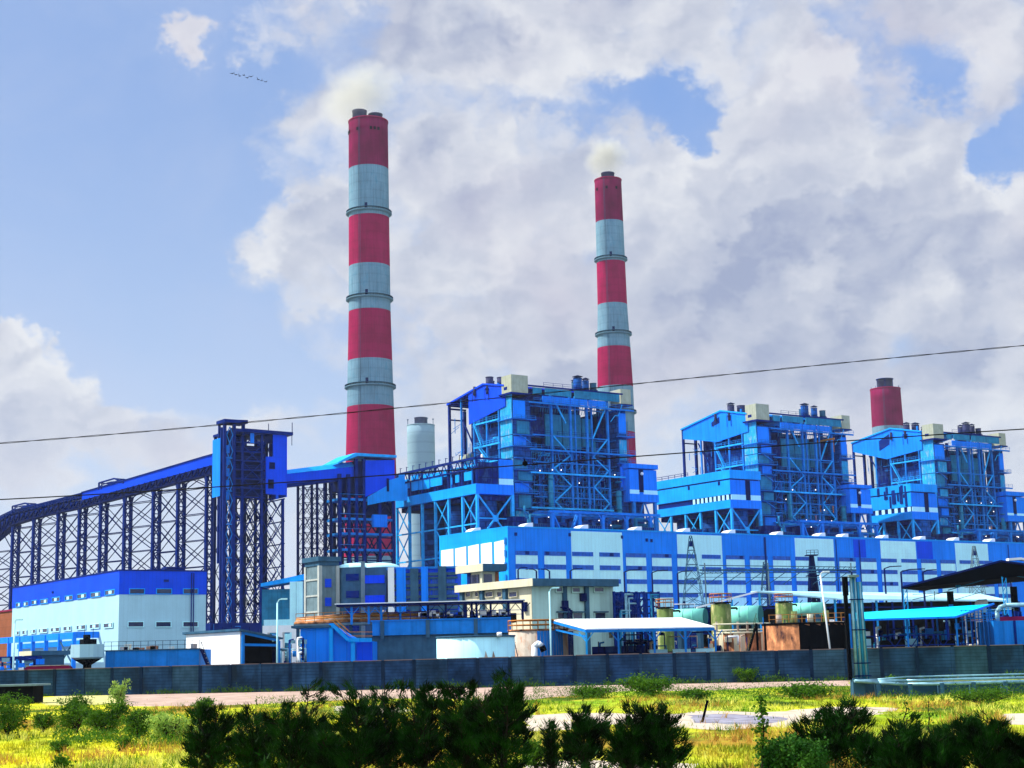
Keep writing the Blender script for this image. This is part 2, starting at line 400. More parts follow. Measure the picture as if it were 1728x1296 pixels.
m_galv = mat('galvanised_pipe', (.20, .38, .46), .35, .3, var=.3, vs=1.5, streak=.5)
m_lamp = mat('lamp_glow', (.9, .9, .85), .4, emis=(1, .97, .85, 2.0))
m_shell = mat('lamp_head', (.55, .6, .65), .4)
m_wire = mat('weathered_cable', (.012, .012, .014), .5)
# ================================================================== TURBINE HALL
T = frz(857, 890, 34.0)
def turbine_hall():
    L_, D_, Hh = 216.0, 32.0, 34.0
    t = thing('turbine_hall', 'long blue turbine hall with white panel bands and ribbon windows', 'building', T)
    b = MB(); b.box(0, 0, 0, L_, D_, Hh); b.build('wall', m_hall, t)
    b = MB()                                                   # coping and corner flashing
    b.box(-.15, -.15, Hh, L_, .1, Hh+.35); b.box(-.15, .1, Hh, .1, D_+.15, Hh+.35); b.box(.1, D_-.1, Hh, L_, D_+.15, Hh+.35)
    b.build('coping', m_sky, t)
    b = MB(); b.box(-.10, -.002, 0, -.003, D_, Hh-.002); b.build('lit_gable_cladding', m_sky, t)  # lighter blue sheet paints sunlight onto the gable side
    for (x0, y0), (x1, y1) in (((852, 911), (835, 915)), ((831, 915), (812.5, 918)), ((809, 918), (791, 922)), ((787.5, 922), (769, 926)), ((766, 926), (745.5, 929))):
        b0, z0 = T.onV(x0, y0); b1, z1 = T.onV(x1, y1); zb = T.onV(755, 962)[1]
        bb = MB(); bb.extr([(b0, zb), (b1, zb), (b1, z1), (b0, z0)], 'x', -.22, -.12); bb.build('gable_panel', m_wht, t)  # whiter than the front panels, painting in the sun on this side
    # white upper bands
    for a0, a1 in ((19, 35.2), (53.6, 69.2), (96.3, 111.4), (130.6, 145.6), (163.1, 178.2)):
        bb = MB(); bb.box(a0, -.12, 28.5, a1, -.02, 33.6); bb.box(a0, -.12, 14, a1, -.02, 28.5); bb.build('white_band', m_white if a0 != 130.6 else m_wpan, t)
    bb = MB(); bb.box(119.5, -.08, 28.6, 124.5, -.02, 33.7); bb.build('dark_blue_sheet', m_deep, t)
    bb = MB(); bb.box(146.2, -.08, 28.6, 153, -.02, 33.7); bb.build('dark_blue_sheet', m_deep, t)
    bays = [2.0+8.56*i for i in range(22)] ; random.seed(3)
    for i, a in enumerate(bays):
        bb = MB(); w = 6.55
        if a+w > L_: break
        for (z0, z1) in ((25.15, 27.3), (21.7, 23.9), (18.3, 20.5), (13.5, 17.1)):
            bb.box(a, -.2, z0, a+w, -.13, z1)
        bb.build('wall_panel', m_wpan, t)
        for (z0, z1) in ((27.35, 28.4), (23.95, 25.1), (20.55, 21.65), (17.15, 18.25)):
            if len([c for c in t.children if c.name.startswith('window')]) >= 88: break
            wb = MB(); wb.box(a, -.26, z0, a+w, -.16, z1); wo = wb.build('window', m_winb, t)
            if i < 10:
                fb = MB()
                for q in (z0, z1-.08): fb.box(a-.05, -.32, q, a+w+.05, -.27, q+.08)
                fb.build('frame', m_hall, wo)
            if random.random() < .3:
                s = a+random.uniform(.2, w-1.6)
                ob = MB(); ob.box(s, -.33, z0+.12, s+1.2, -.28, z1-.1); ob.build('open_sash', m_navy, wo)
    # rain pipes
    bb = MB()
    for a in (84.6, 84.95, 112.2, 121.6, 187.6): bb.cyl((a, -.35, 10), (a, -.35, 33.5), .13, n=8)
    bb.build('downpipe', m_navy, t)
    # small openings high on the wall
    for px, py in ((961, 902), (1049, 906), (1091, 911), (1099, 912), (870, 901)):
        a, z = T.onU(px, py); bb = MB(); bb.box(a-.35, -.2, z-.45, a+.35, -.05, z+.35); bb.build('vent_opening', m_navy, t)
    # roof ventilators
    first = None
    for px, py in ((893, 889), (987, 893), (1078, 897), (1160, 901), (1237, 904), (1318, 907), (1390, 910), (1429, 911), (1497, 914), (1560, 916), (1617, 917), (1678, 919), (787, 899)):
        if px == 787: a, y0 = 1.5, 17.6
        else: a, y0 = T.onU(px, py)[0], 1.2
        if first is None:
            e = bpy.data.objects.new('roof_ventilator', None); C.objects.link(e); e.parent = t
            b1 = MB(); pr = [(2.0, 34.0), (-.9, 34.0)] + [(2.0-2.9*cos(q*pi/16), 34.0+1.5*sin(q*pi/16)) for q in range(0, 9)]
            b1.extr(pr, 'y', 0, 3.0); b1.build('hood', m_wht, e)
            b2 = MB(); b2.box(2.02, .1, 34.0, 6.2, 2.9, 35.2); b2.box(2.1, .05, 35.22, 6.5, 3.0, 35.32); b2.build('fan_housing', m_gray, e)
            b3 = MB()
            for q in range(6): b3.box(2.5+q*.66, .02, 34.3, 2.9+q*.66, .09, 35.2)
            b3.build('louvre', m_navy, e)
            first = e
        else:
            e = first.copy(); C.objects.link(e); e.parent = t
            for ch in first.children: c = ch.copy(); C.objects.link(c); c.parent = e
        e.location = (a, y0, .002)
    # downpipe cluster on the gable corner
    bb = MB()
    for k in range(9): bb.box(-.4, .6+.05*(k % 2), 6+k*3.0, -.23, 1.3, 7.6+k*3.0)
    bb.build('cable_tray', m_steel, t)
    # lean-to plinth rooms at the foot
    bb = MB(); bb.box(56, -9, 0, 150, -.5, 11.5); bb.build('annexe', m_hall, t)
    bb = MB(); bb.box(45, -8, 0, 56, -1.5, 12.4); bb.build('annexe_frame', m_navy, t)
turbine_hall()

# ================================================================== PIPE RACKS BEHIND THE HALL ROOF
def pipe_rack(cols, ptl, ptr, label, seed):
    b0 = 37.0; rnd = random.Random(seed)
    a0, z0 = T.onU(*ptl, b0); a1, z1 = T.onU(*ptr, b0); zt = (z0+z1)/2
    fr = T.sub(a0, b0); t = thing('pipe_rack', label, 'pipe rack', fr, 'pipe racks behind the hall roof'); Ln = a1-a0
    b = MB(); xs = [T.onU(p, 880, b0)[0]-a0 for p in cols]
    for x in xs:
        for y in (0, 8): b.beam((x, y, 20), (x, y, zt-.5), .9)
        b.beam((x, 0, zt-1), (x, 8, zt-1), .6)
    b.build('column', m_steel, t)
    b = MB(); b.beam((-.6, 0, zt), (Ln, 0, zt), .8, .7); b.beam((-.6, 8, zt), (Ln, 8, zt), .8, .7); b.beam((-2, 4, zt+.3), (Ln, 4, zt+.3), 1.6, .3)
    for q in range(int(Ln/3)): b.beam((q*3, 0, zt+.2), (q*3, 8, zt+.2), .25)
    b.build('deck_beam', m_steel, t)
    b = MB()
    x0, x1 = xs[0], xs[1]; xm = (x0+x1)/2
    for d in (0, .7): b = MB(); b.beam((x0+.4+d*.4, d*1.2, zt-.6), (xm+d*.3, d*1.2, 33.5), .42); b.build('brace', m_steel, t)
    for d in (0, .7): b = MB(); b.beam((x1-.4, d*1.2, zt-.6), (xm+.2, d*1.2, 33.5), .42); b.build('brace', m_steel, t)
    for x in xs[2:]:
        b = MB(); b.beam((x, 0, zt-2.4), (x-1.4, 0, zt-.4), .35); b.beam((x, 0, zt-2.4), (x+1.4, 0, zt-.4), .35); b.build('knee_brace', m_steel, t)
    b = MB(); b.box(-7, 8.6, 22, Ln+1, 14, zt-.8); b.build('equipment_bay', m_core, t)
    for q in range(9):
        x = rnd.uniform(1, Ln-4); zt2 = zt-rnd.uniform(1.2, 3.2); y = rnd.uniform(2, 7); l = rnd.uniform(2, 7); r = rnd.choice((.28, .35, .5, .6))
        pb = MB(); pb.pipe([(x, y, 33), (x, y, zt2), (x+l, y, zt2), (x+l, y, 33)], r, 9)
        pb.build('pipe', rnd.choice((m_lag, m_gg, m_steel, m_lag)), t)
    pb = MB(); pb.pipe([(-6.5, 1, 34.6), (-6.5, 1, zt-1.1), (-1, 1, zt-1.1)], .3); pb.pipe([(-8.3, 1, zt+1.4), (-8.3, 1, zt-1), (-7.2, 1, zt-2.2), (-7.2, 1, 33)], .3); pb.build('pipe', m_gg, t)
    pb = MB(); pb.box(-6.5, .5, 34.9, -1.5, .7, 35.1); pb.box(-6.5, .5, 36, -1.5, .6, 36.1); pb.box(-6, 1.5, 33, -1, 3, 35.4); pb.build('walkway', m_steel, t)
    for q in range(8):
        lb = MB(); lb.ball((rnd.uniform(1, Ln-1), rnd.uniform(.5, 6), rnd.uniform(36, zt-1)), .16, 6, 4); lb.build('lamp', m_lamp, t)
pipe_rack((932, 978, 1017, 1057, 1097), (930, 862), (1113, 871), 'blue steel pipe rack above the hall roof, under the nearest boiler', 1)
pipe_rack((1353, 1387, 1418, 1449, 1478), (1351, 880), (1482, 884), 'blue steel pipe rack above the hall roof, under the middle boiler', 2)
pipe_rack((1650, 1678, 1703, 1728, 1752), (1648, 894), (1756, 898), 'blue steel pipe rack above the hall roof, under the boiler furthest right', 3)

# ================================================================== BOILER HOUSES
BB = 52.0
def rail(b, pts, h=1.1, step=2.0, w=.09):
    for p, q in zip(pts, pts[1:]):
        p = Vector(p); q = Vector(q); n = max(1, int((q-p).length/step))
        for k in (h, h*.5): b.beam(p+Vector((0,0,k)), q+Vector((0,0,k)), w)
        for i in range(n+1):
            c = p.lerp(q, i/n); b.beam(c, c+Vector((0,0,h)), w)
def boiler(a0, Wd, H_, D_, unit, label, prof):
    """local: x across the front (0 = near-left corner), y going back, z up"""
    rnd = random.Random(unit*11+5)
    fr = T.sub(a0, BB); t = thing('boiler_house', label, 'boiler house', fr, 'steel framed boiler houses in a row')
    steel, steell = (m_steel, m_steell)
    # --- casing behind the frame
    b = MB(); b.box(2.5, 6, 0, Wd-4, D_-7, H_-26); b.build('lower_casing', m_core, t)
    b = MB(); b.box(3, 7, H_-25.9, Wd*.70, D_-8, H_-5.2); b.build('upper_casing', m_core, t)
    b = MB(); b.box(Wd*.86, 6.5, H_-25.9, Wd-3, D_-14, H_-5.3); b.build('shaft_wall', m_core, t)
    # grey-green sheets between the columns near the top
    for x0, x1, z0, z1 in ((.33, .47, 17, 7.5), (.48, .64, 17.5, 7.0), (.65, .74, 16.5, 8), (.20, .32, 14.5, 8.6)):
        bb = MB(); bb.box(Wd*x0, 3.2, H_-z0, Wd*x1, 3.7, H_-z1); bb.build('wall_sheet', m_gg if x0 != .20 else m_core, t)
    # --- columns
    cols = (.335, .50, .645, .83)
    for c in cols:
        for dx in ((0, 1.8) if c in (.50, .645) else (0,)):
            bb = MB(); bb.beam((Wd*c+dx, .5, 8), (Wd*c+dx, .5, H_-2), .68 if dx == 0 else .45); bb.build('column', steel, t)
    bb = MB()
    for x in (.2*Wd, .335*Wd, .5*Wd, .645*Wd, .83*Wd, .97*Wd):
        for y in (5, D_*.5, D_-2): bb.beam((x, y, 8), (x, y, H_-3), .8)
    bb.build('rear_columns', m_navy, t)
    # --- floors: beams across the front, with walkways and rails
    lv = [H_-5.2-d for d in (0, 9.2, 13.8, 17.2, 20.6, 24.0, 27.4, 30.8, 34.2, 37.6, 41.0, 44.4, 47.8, 51.2)]
    for i, z in enumerate(lv):
        if z < 30: break
        ledge = i in (0, 2, 4, 7, 10)
        x0, x1 = (.17*Wd if not ledge else .10*Wd, Wd*.83) if i % 2 or not ledge else (-.2, Wd+1.8)
        fb = MB(); y = -1.2 if ledge else .4
        fb.beam((max(x0, .12*Wd), y, z), (x1, y, z), .35, .5 if ledge else .34)
        if ledge:
            fb.beam((max(x0, .12*Wd), -.3, z+.2), (x1, -.3, z+.2), 1.9, .14)
        fb.build('floor_beam', steell if i in (4, 7, 10) else steel, t)
        fb = MB(); fb.beam((1, 4.4, z), (Wd-1, 4.4, z), .3, .35)
        for x in (.25, .4, .55, .7, .9): fb.beam((x*Wd, .6, z), (x*Wd, 5, z), .3)
        if i > 4:
            fb.beam((1, 1.6, z-1.7), (Wd-1.5, 1.6, z-1.7), .3)
        fb.build('inner_beam', steel, t)
        hb = MB(); rail(hb, [(.16*Wd, y-.2 if ledge else .3, z+.3), (x1, y-.2 if ledge else .3, z+.3)], 1.1, 2.2, .08)
        hb.build('handrail', m_navy if i % 2 else steel, t)
    # --- bracing: diamonds on both sides of the middle bay
    zz = [H_-5.2, H_-14.4, H_-20, H_-24, H_-29, H_-33.8, H_-38.6, H_-43.4, H_-48.2]
    for k in range(len(zz)-1):
        bb = MB(); zt, zb = zz[k], zz[k+1]; A, B_, Cc, D2 = .345*Wd, .49*Wd, .69*Wd, .82*Wd
        if k == 0:
            bb.beam((A, .3, zt+2.5), (A+.5+.1*Wd, .3, zb+4), .4); bb.beam((D2, .3, zt+1), (Cc, .3, zb), .4)
        elif k % 2: bb.beam((A, .3, zt), (B_, .3, zb), .38); bb.beam((D2, .3, zt), (Cc, .3, zb), .38)
        else: bb.beam((B_, .3, zt), (A, .3, zb), .38); bb.beam((Cc, .3, zt), (D2, .3, zb), .38)
        bb.build('brace_pair', steell, t)
    for k in range(20):
        bb = MB(); x = rnd.uniform(.2, .8)*Wd; z = rnd.choice(lv[3:12]); bb.beam((x, 4.2, z), (x+rnd.choice((-4, 4)), 4.2, z-3.4), .28); bb.build('inner_brace', steel, t)
    for layer, mm in ((0, m_steel), (1, m_gg), (2, m_steell), (.3, m_navy)):
        bb = MB()
        for k in range(240):
            x = rnd.uniform(.17, .97)*Wd; z = rnd.choice(lv[2:])-rnd.choice((0, 0, 1.7)); y = .6+layer*1.5+rnd.uniform(-.2, .2)
            if rnd.random() < .55: bb.beam((x, y, z), (x, y, z-rnd.choice((3.4, 1.7, 6.8))), rnd.choice((.1, .15, .22)))
            elif rnd.random() < .7: bb.beam((x, y, z-rnd.choice((0, .9, 1.2))), (x+rnd.uniform(2, 6), y, z-rnd.choice((0, .9))), rnd.choice((.12, .18)))
            else: bb.beam((x, y, z), (x+rnd.choice((-2.6, 2.6)), y, z-3.4), .2)
        bb.build('secondary_steel', mm, t, kind='stuff')
    # --- vertical pipes
    for x, y, r, zt, mm in ((.30, -.4, .75, 26, m_gg), (.885, -.9, .85, 30, m_gg), (.40, 2.6, .35, 24, m_steel), (.56, 2.2, .3, 25, m_gg), (.585, 3.0, .4, 29, m_gg), (.74, 2.5, .45, 15, m_gg), (.78, 3.3, .5, 15, m_lag), (.93, 1.8, .4, 20, m_lag), (.235, 1.0, .6, 22, m_lag), (.465, 3.2, .25, 26, m_steel), (.61, 2.6, .22, 22, m_steel)):
        pb = MB(); pb.cyl((x*Wd, y, 30), (x*Wd, y, H_-zt), r, n=12, caps=True)
        for q in range(6): pb.cyl((x*Wd, y, 33+q*4.1), (x*Wd, y, 33.3+q*4.1), r*1.25, n=12)
        pb.build('pipe', mm, t)
    for q in range(20):
        z = rnd.choice(lv[4:])-rnd.uniform(1, 2.4); x = rnd.uniform(.2, .65)*Wd; pb = MB(); l = rnd.uniform(3, 9)
        pb.pipe([(x, 3.4, z-2), (x, 3.4, z), (x+l, 3.4, z), (x+l, 3.4, z+1.5)], .28, 8); pb.build('pipe', rnd.choice((m_gg, m_lag, m_steel)), t)
    # equipment lumps standing on the floors
    for q in range(60):
        cb = MB()
        z = rnd.choice(lv[3:]); x = rnd.uniform(.18, .95)*Wd; w = rnd.uniform(.5, 2.2); h = rnd.uniform(.6, 2.2)
        cb.box(x, 2.2, z+.3, x+w, 3.6, z+.3+h); cb.build('equipment', rnd.choice((m_lag, m_lag, m_gg, m_navy)), t)
    # --- stair tower at the near-left corner
    sw = .155*Wd
    st = MB(); st.box(.3, .3, 8, sw, 6.6, H_-4.3); sto = st.build('stair_tower', m_lag, t)
    zc = H_-4.4; k = 0
    while zc > 14:
        h = rnd.choice((4.6, 5.2, 3.4)) if k else 6
        p = MB(); p.box(-.02, .4, zc-h+.25, .28, 6.3, zc+(1.7 if k == 0 else 0)); p.build('side_sheet', m_cyan, sto)
        if rnd.random() < .8 or k < 2:
            p = MB(); x0 = 1.6 if k % 2 else .4; p.box(x0, -.05, zc-h+.5, min(sw, x0+rnd.uniform(3.4, 5)), .28, zc-.4); p.build('front_sheet', rnd.choice((m_hall, m_gg, m_cyan, m_hall)), sto)
        if k % 2 == 0:
            p = MB(); p.box(-.9, -1.1, zc-h, sw+1.2, 6.8, zc-h+.2); rail(p, [(-.8, 6.5, zc-h+.2), (-.8, -1, zc-h+.2), (sw+1, -1, zc-h+.2)], 1.0, 1.5, .08); p.build('landing', steel, sto)
        else:
            p = MB(); p.box(.2, -.9, zc-h, sw+.8, .2, zc-h+.18); p.beam((sw*.3, -.5, zc-h), (sw*.9, -.5, zc-h-2), .25); p.build('landing', steel, sto)
        zc -= h; k += 1
    # --- lift shaft at the near-right corner
    ls = MB(); ls.box(Wd*.915, .3, 22, Wd-.3, 6, H_-5); lso = ls.build('lift_shaft', m_lag, t)
    for q in range(5):
        z1 = H_-6-q*8.2; p = MB(); p.box(Wd*.925, -.02, z1-6.2, Wd-.5, .28, z1); p.build('front_sheet', (m_hall, m_cyan, m_hall, m_lag, m_hall)[q], lso)
        p = MB(); p.box(Wd*.90, -1.3, z1-7.4, Wd+1.9, .25, z1-7.15); p.box(Wd+.02, .3, z1-7.4, Wd+1.9, 5, z1-7.15); rail(p, [(Wd*.90, -1.2, z1-7.1), (Wd+1.8, -1.2, z1-7.1), (Wd+1.8, 5, z1-7.1)], 1.0, 1.6, .08); p.build('landing', steel, lso)
    p = MB()
    for z in range(34, int(H_-8), 5): p.beam((Wd+1.7, 2, z), (Wd+.1, 2, z), .1)
    for y in (2, 2.6): p.beam((Wd+1.7, y, 30), (Wd+1.7, y, H_-8), .12)
    p.build('ladder', m_gg, lso)
    # --- roof: mono-pitch running down to the back
    (y1, z1), (y2, z2), (y3, z3) = prof            # eave, peak, front
    rb = MB(); th = .5
    rb.extr([(y1, z1), (y2, z2), (y3, z3), (y3, z3-th), (y2, z2-th), (y1, z1-th)], 'x', -.8, Wd+.5); rb.build('roof', m_deep if unit == 1 else m_sky, t)
    gb = MB(); ym = y2+(y1-y2)*(.42 if unit == 1 else .985)
    zm = z2+(z1-z2)*((ym-y2)/(y1-y2)); zlow = z1-3.2
    if unit == 1: gb.extr([(y3, z3-.6), (y2, z2-.6), (ym, zm-.6), (ym, H_-9.0), (y3, H_-6.2)], 'x', -.35, -.05)
    else: gb.extr([(y3, z3-.6), (y2, z2-.6), (ym, zm-.6), (ym, zm-3.6), (y2+3, H_-7.5), (y3, H_-6.0)], 'x', -.35, -.05)
    gb.build('gable_sheet', m_deep if unit == 1 else m_hall, t)
    if unit > 1:
        gb = MB(); gb.extr([(y2+1, z2-2.2), (y2+(6 if unit == 3 else 5), z2-(4.2 if unit == 3 else 3.6)), (y2+(6 if unit == 3 else 5), z2-(7.8 if unit == 3 else 5)), (y2+1, z2-(6 if unit == 3 else 4.2))], 'x', -.45, -.37); gb.build('gable_louvre', m_navy, t)
    # purlins under the open eave
    pb = MB()
    for q in range(7):
        y = y2+(y1-y2)*(.45+q*.09); z = z2+(z1-z2)*((y-y2)/(y1-y2))-.75; pb.beam((-.3, y, z), (Wd, y, z), .3)
    pb.build('purlin', m_navy, t)
    # fascia panels along the top of the front
    fz = H_-.3
    for x0, x1, zt, zb in ((.17, .245, .3, 2.3), (.275, .50, .2, 2.2), (.53, .93, .1, 2.4)):
        p = MB(); p.box(Wd*x0, -.5, fz-zb, Wd*x1, -.2, fz-zt); p.build('fascia_panel', m_gg, t)
    for x0, x1 in ((.255, .49), (.50, .645), (.655, .81)):
        p = MB(); p.box(Wd*x0, -.15, fz-4.3, Wd*x1, .15, fz-2.5); p.build('blue_panel', m_hall, t)
    p = MB(); p.beam((.12*Wd, -.3, fz+.15), (.96*Wd, -.3, fz+.15), .6, .4); p.build('roof_edge', m_navy, t)
    p = MB()
    for q in range(26):
        x = .26*Wd+q*.55*Wd/26; p.beam((x, 1.5, fz-7), (x+.5, 1.5, fz-4.3), .12)
    p.build('hanger_rods', m_gg, t)
    p = MB(); rail(p, [(.27*Wd, 0, fz+.35), (.60*Wd, 0, fz+.35)], 1.2, 3.3, .08); p.build('roof_rail', m_navy, t)
    # beige rooms on the roof corners
    bx = MB(); bx.box(-.6, -.7, H_-2.6, .125*Wd, 4.4, H_+2.6); o = bx.build('roof_room', m_beige, t)
    p = MB(); p.box(-1.1, -1.1, H_-3.1, .15*Wd, 5.4, H_-2.65); p.build('base_slab', m_navy, o)
    p = MB(); p.box(-.65, 1.5, H_-1.6, -.62, 3.2, H_-.7); p.build('stain_patch', m_navy, o)
    bx = MB(); bx.box(.955*Wd, .2, H_-3.0, Wd+2.0, 5.4, H_+1.6); o = bx.build('roof_room', m_beige, t)
    p = MB(); p.box(.945*Wd, -.2, H_-3.5, Wd+2.3, 5.7, H_-3.05); p.build('base_slab', m_navy, o)
    p = MB(); p.path([(.84*Wd, -.6, H_-9), (.88*Wd, -.6, H_-7), (.91*Wd, -.6, H_-7), (.95*Wd, -.6, H_-3.5)], .2); p.build('stair_run', steell, t)
    # vent stacks
    def stack(x, y, r, z0, h, cap, mm):
        p = MB(); p.cyl((x, y, z0), (x, y, z0+h), r, n=16)
        for q in (.15, .5, .98): p.cyl((x, y, z0+h*q-.08), (x, y, z0+h*q+.08), r*1.07, n=16)
        o = p.build('vent_stack', mm, t)
        if cap:
            p = MB(); p.cyl((x, y, z0+h+.45), (x, y, z0+h+1.0), r*1.25, .1, n=16)
            for q in range(4): p.beam((x+r*.9*cos(q*pi/2), y+r*.9*sin(q*pi/2), z0+h), (x+r*.9*cos(q*pi/2), y+r*.9*sin(q*pi/2), z0+h+.5), .1)
            p.build('rain_cap', m_flue, o)
        p = MB()
        for q in range(4):
            cx, cy = x+r*1.3*cos(q*pi/2+.7), y+r*1.3*sin(q*pi/2+.7); p.beam((cx, cy, z0-2), (cx, cy, z0+1.6), .14)
        p.lathe([(r*1.35, z0+1.5), (r*1.4, z0+1.65)], x, y, 12); p.build('stack_ring', m_navy, o)
    zr = H_
    stack(.6, 12.5, 1.15, zr-1.2, 5.2, unit > 1, m_flue); stack(4.2, 11.5, 1.35, zr-.8, 4.8, unit == 3, m_flue); stack(2.6, 14.5, .9, zr, 3.2, False, m_flue)
    stack(6.6, 10, .75, zr-.8, 3.4, unit != 1, m_flue); stack(8.6, 9, .5, zr-1, 2.4, unit == 3, m_flue)
    p = MB(); p.cyl((-.6, 19, zr-.6), (-.6, 19, zr+2.0), .42, n=10); p.cyl((-.6, 19, zr-.9), (-.6, 19, zr-.6), .1, .42, n=10)
    for q in range(3): p.beam((-.6+.8*cos(q*2.1), 19+.8*sin(q*2.1), zr-2.6), (-.6+.5*cos(q*2.1), 19+.5*sin(q*2.1), zr), .12)
    p.build('safety_vent', m_flue, t)
    for i, (x, y, r, h, cp) in enumerate(((.655, 5, 1.3, 5.0, True), (.70, 9, 1.0, 4.6, unit != 2), (.735, 5.5, 1.05, 4.6, True), (.785, 4.5, 1.0, 3.8, False), (.765, 8, .6, 3.2, False))):
        if unit == 2: x += .02*i
        if unit == 3: x += (-.02, -.02, 0, .01, .06)[i]
        stack(x*Wd, y, r, zr-.4, h, cp, m_flue if unit == 3 else m_gray if i % 2 else m_lag)
    p = MB(); p.box(.63*Wd, 3, zr-.9, .83*Wd, 10, zr-.45); rail(p, [(.63*Wd, 3, zr-.4), (.83*Wd, 3, zr-.4)], 1.1, 1.6, .09); p.build('stack_platform', m_navy, t)
    # --- open side with floors, stairs and drum
    sd_ = [7.0, 13.5, 20.5, 27.5, D_-.4]
    for i, y in enumerate(sd_):
        ztop = z1-.5 if y > y2 else z2-1
        if y > y2: ztop = z2+(z1-z2)*((y-y2)/(y1-y2))-.6
        p = MB(); p.beam((0, y, 20), (0, y, ztop), .5 if i != 4 else .7); p.build('column', steel if i != 4 else m_navy, t)
    p = MB(); p.beam((5.5, D_-.4, 20), (5.5, D_-.4, z1-2), .8); p.beam((5.5, D_-7, 20), (5.5, D_-7, z1-1), .7); p.beam((0, D_-.4, z1-5), (5.5, D_-.4, z1-5), .4); p.beam((0, D_-.4, z1-1.6), (6, D_-.4, z1-1.6), .5)
    p.beam((0, D_-8, z1-6), (.2, D_-13, z1-14), .35); p.beam((5.5, D_-7, z1-5), (5.5, D_-13, z1-12), .4); p.build('end_frame', m_navy, t)
    sl_ = [H_-9.5, H_-16.5, H_-21.5, H_-26, H_-31, H_-36]
    for i, z in enumerate(sl_):
        p = MB(); ye = D_-.4 if i in (2, 3, 5) else 20.5 if i < 2 else D_-6
        p.beam((-.2, 6.6, z), (-.2, ye, z), .3, .45); p.box(-.1, 6.6, z+.1, 3.4, ye, z+.25)
        p.build('side_floor', steell, t)
        p = MB(); rail(p, [(-.2, 6.8, z+.3), (-.2, ye, z+.3)], 1.1, 1.7, .09); p.build('handrail', steell if i % 2 else steel, t)
    for (ya, za, yb, zb) in ((18, sl_[1], 12.5, sl_[2]), (17, sl_[2], 11.5, sl_[3]), (20, sl_[0], 16, sl_[1]), (19, sl_[3], 12, sl_[4])):
        p = MB()
        for x in (-.5, .5): p.beam((x, ya, za+.2), (x, yb, zb+.2), .18, .35)
        p.beam((-.5, ya, za+1.3), (-.5, yb, zb+1.3), .1)
        for q in range(12): c = q/12; p.box(-.45, ya+(yb-ya)*c-.15, za+.2+(zb-za)*c, .45, ya+(yb-ya)*c+.15, za+.28+(zb-za)*c)
        p.build('stair', steell, t)
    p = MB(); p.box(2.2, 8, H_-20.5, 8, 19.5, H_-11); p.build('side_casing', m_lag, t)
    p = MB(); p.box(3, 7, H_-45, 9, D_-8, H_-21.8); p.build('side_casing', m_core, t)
    p = MB(); p.cyl((1.4, D_-5.5, H_-18.9), (1.4, D_-10, H_-18.9), 1.55, n=20); p.ball((1.4, D_-5.5, H_-18.9), 1.5, 14, 7); p.build('drum', m_beige, t)
    for q in range(9):
        y = rnd.uniform(8, 26); z = rnd.choice(sl_[1:]); p = MB(); p.pipe([(1, y, z-1.5), (1, y, z+2), (1, y+rnd.uniform(1, 4), z+2)], rnd.choice((.16, .25, .3)), 8); p.build('pipe', rnd.choice((m_gg, m_steell, m_lag)), t)
    for y, z in ((16, H_-20.4), (12.2, H_-23.6)):
        p = MB(); p.box(-.2, y, z, .5, y+.9, z+1.7); p.build('white_cabinet', m_wht, t)
    bb = MB()
    for k in range(170):
        y = rnd.uniform(6.8, D_-3); z = rnd.choice(sl_+[H_-41])-rnd.choice((0, 1.1, 2.5)); x = rnd.choice((-.2, 1, 2.2, 3.5))
        if rnd.random() < .6: bb.beam((x, y, z), (x, y, z+rnd.choice((1.1, 2.4, 4.6))), rnd.choice((.1, .16)))
        else: bb.beam((x, y, z+rnd.choice((.5, 1.1, 2))), (x, y+rnd.uniform(1.5, 5), z+rnd.choice((.5, 1.1, 2))), .12)
    bb.build('secondary_steel', m_steel, t, kind='stuff')
    for k in range(5):
        x = rnd.uniform(.2, .85)*Wd; z = rnd.choice(lv[3:11]); q = MB(); w = rnd.uniform(1.5, 3.6); h = rnd.uniform(1.6, 3.0); q.box(x, .9, z-h-.3, x+w, 1.0, z-.3); q.build('loose_sheet', rnd.choice((m_gg, m_cyan, m_hall, m_lag)), t)
    for k in range(4):
        x = rnd.uniform(.2, .8)*Wd; z = rnd.choice(lv[4:11]); q = MB(); q.box(x, -.1, z-2.6, x+.35, .0, z-.3); q.build('rust_run', m_rust, t)
    if unit == 2: q = MB(); q.beam((.75*Wd, -4, H_-7.5), (.75*Wd, 4, H_-7.5), .4, .6); q.beam((.75*Wd, -3.6, H_-7.8), (.75*Wd, -3.6, H_-12), .12); q.build('hoist_beam', m_orail, t)
    # lamps along the walkways
    for q in range(16):
        z = rnd.choice(lv[4:])+1.7; p = MB(); p.ball((rnd.uniform(.2, .9)*Wd, -.3, z-rnd.uniform(.2, 1.0)), .17, 6, 4); p.build('lamp', m_lamp, t)
def bprof(a0, e, p, f_):
    fr = T.sub(a0, BB)
    r = [fr.onV(*q) for q in (e, p, f_)]
    return r
a1 = T.onU(866, 760, BB)[0]; a1e = T.onU(1060, 766, BB)[0]
a2 = T.onU(1281, 800, BB)[0]; a2e = T.onU(1432, 780, BB)[0]
a3 = T.onU(1578, 780, BB)[0]; a3e = T.onU(1695, 780, BB)[0]
pr = bprof(a1, (757, 682), (818, 647), (853, 649)); boiler(a1, a1e-a1, 81.0, pr[0][0], 1, 'nearest blue boiler house with deep blue gable sheet, open steel frame', pr)
pr = bprof(a2, (1151, 724), (1218, 692), (1262, 697)); boiler(a2, a2e-a2, 79.3, pr[0][0], 2, 'middle boiler house, light blue gable with one small louvre', pr)
pr = bprof(a3, (1438, 747), (1504, 722), (1555, 727)); boiler(a3, a3e-a3, 78.2, pr[0][0], 3, 'boiler house furthest right, with large dark louvre in its gable', pr)

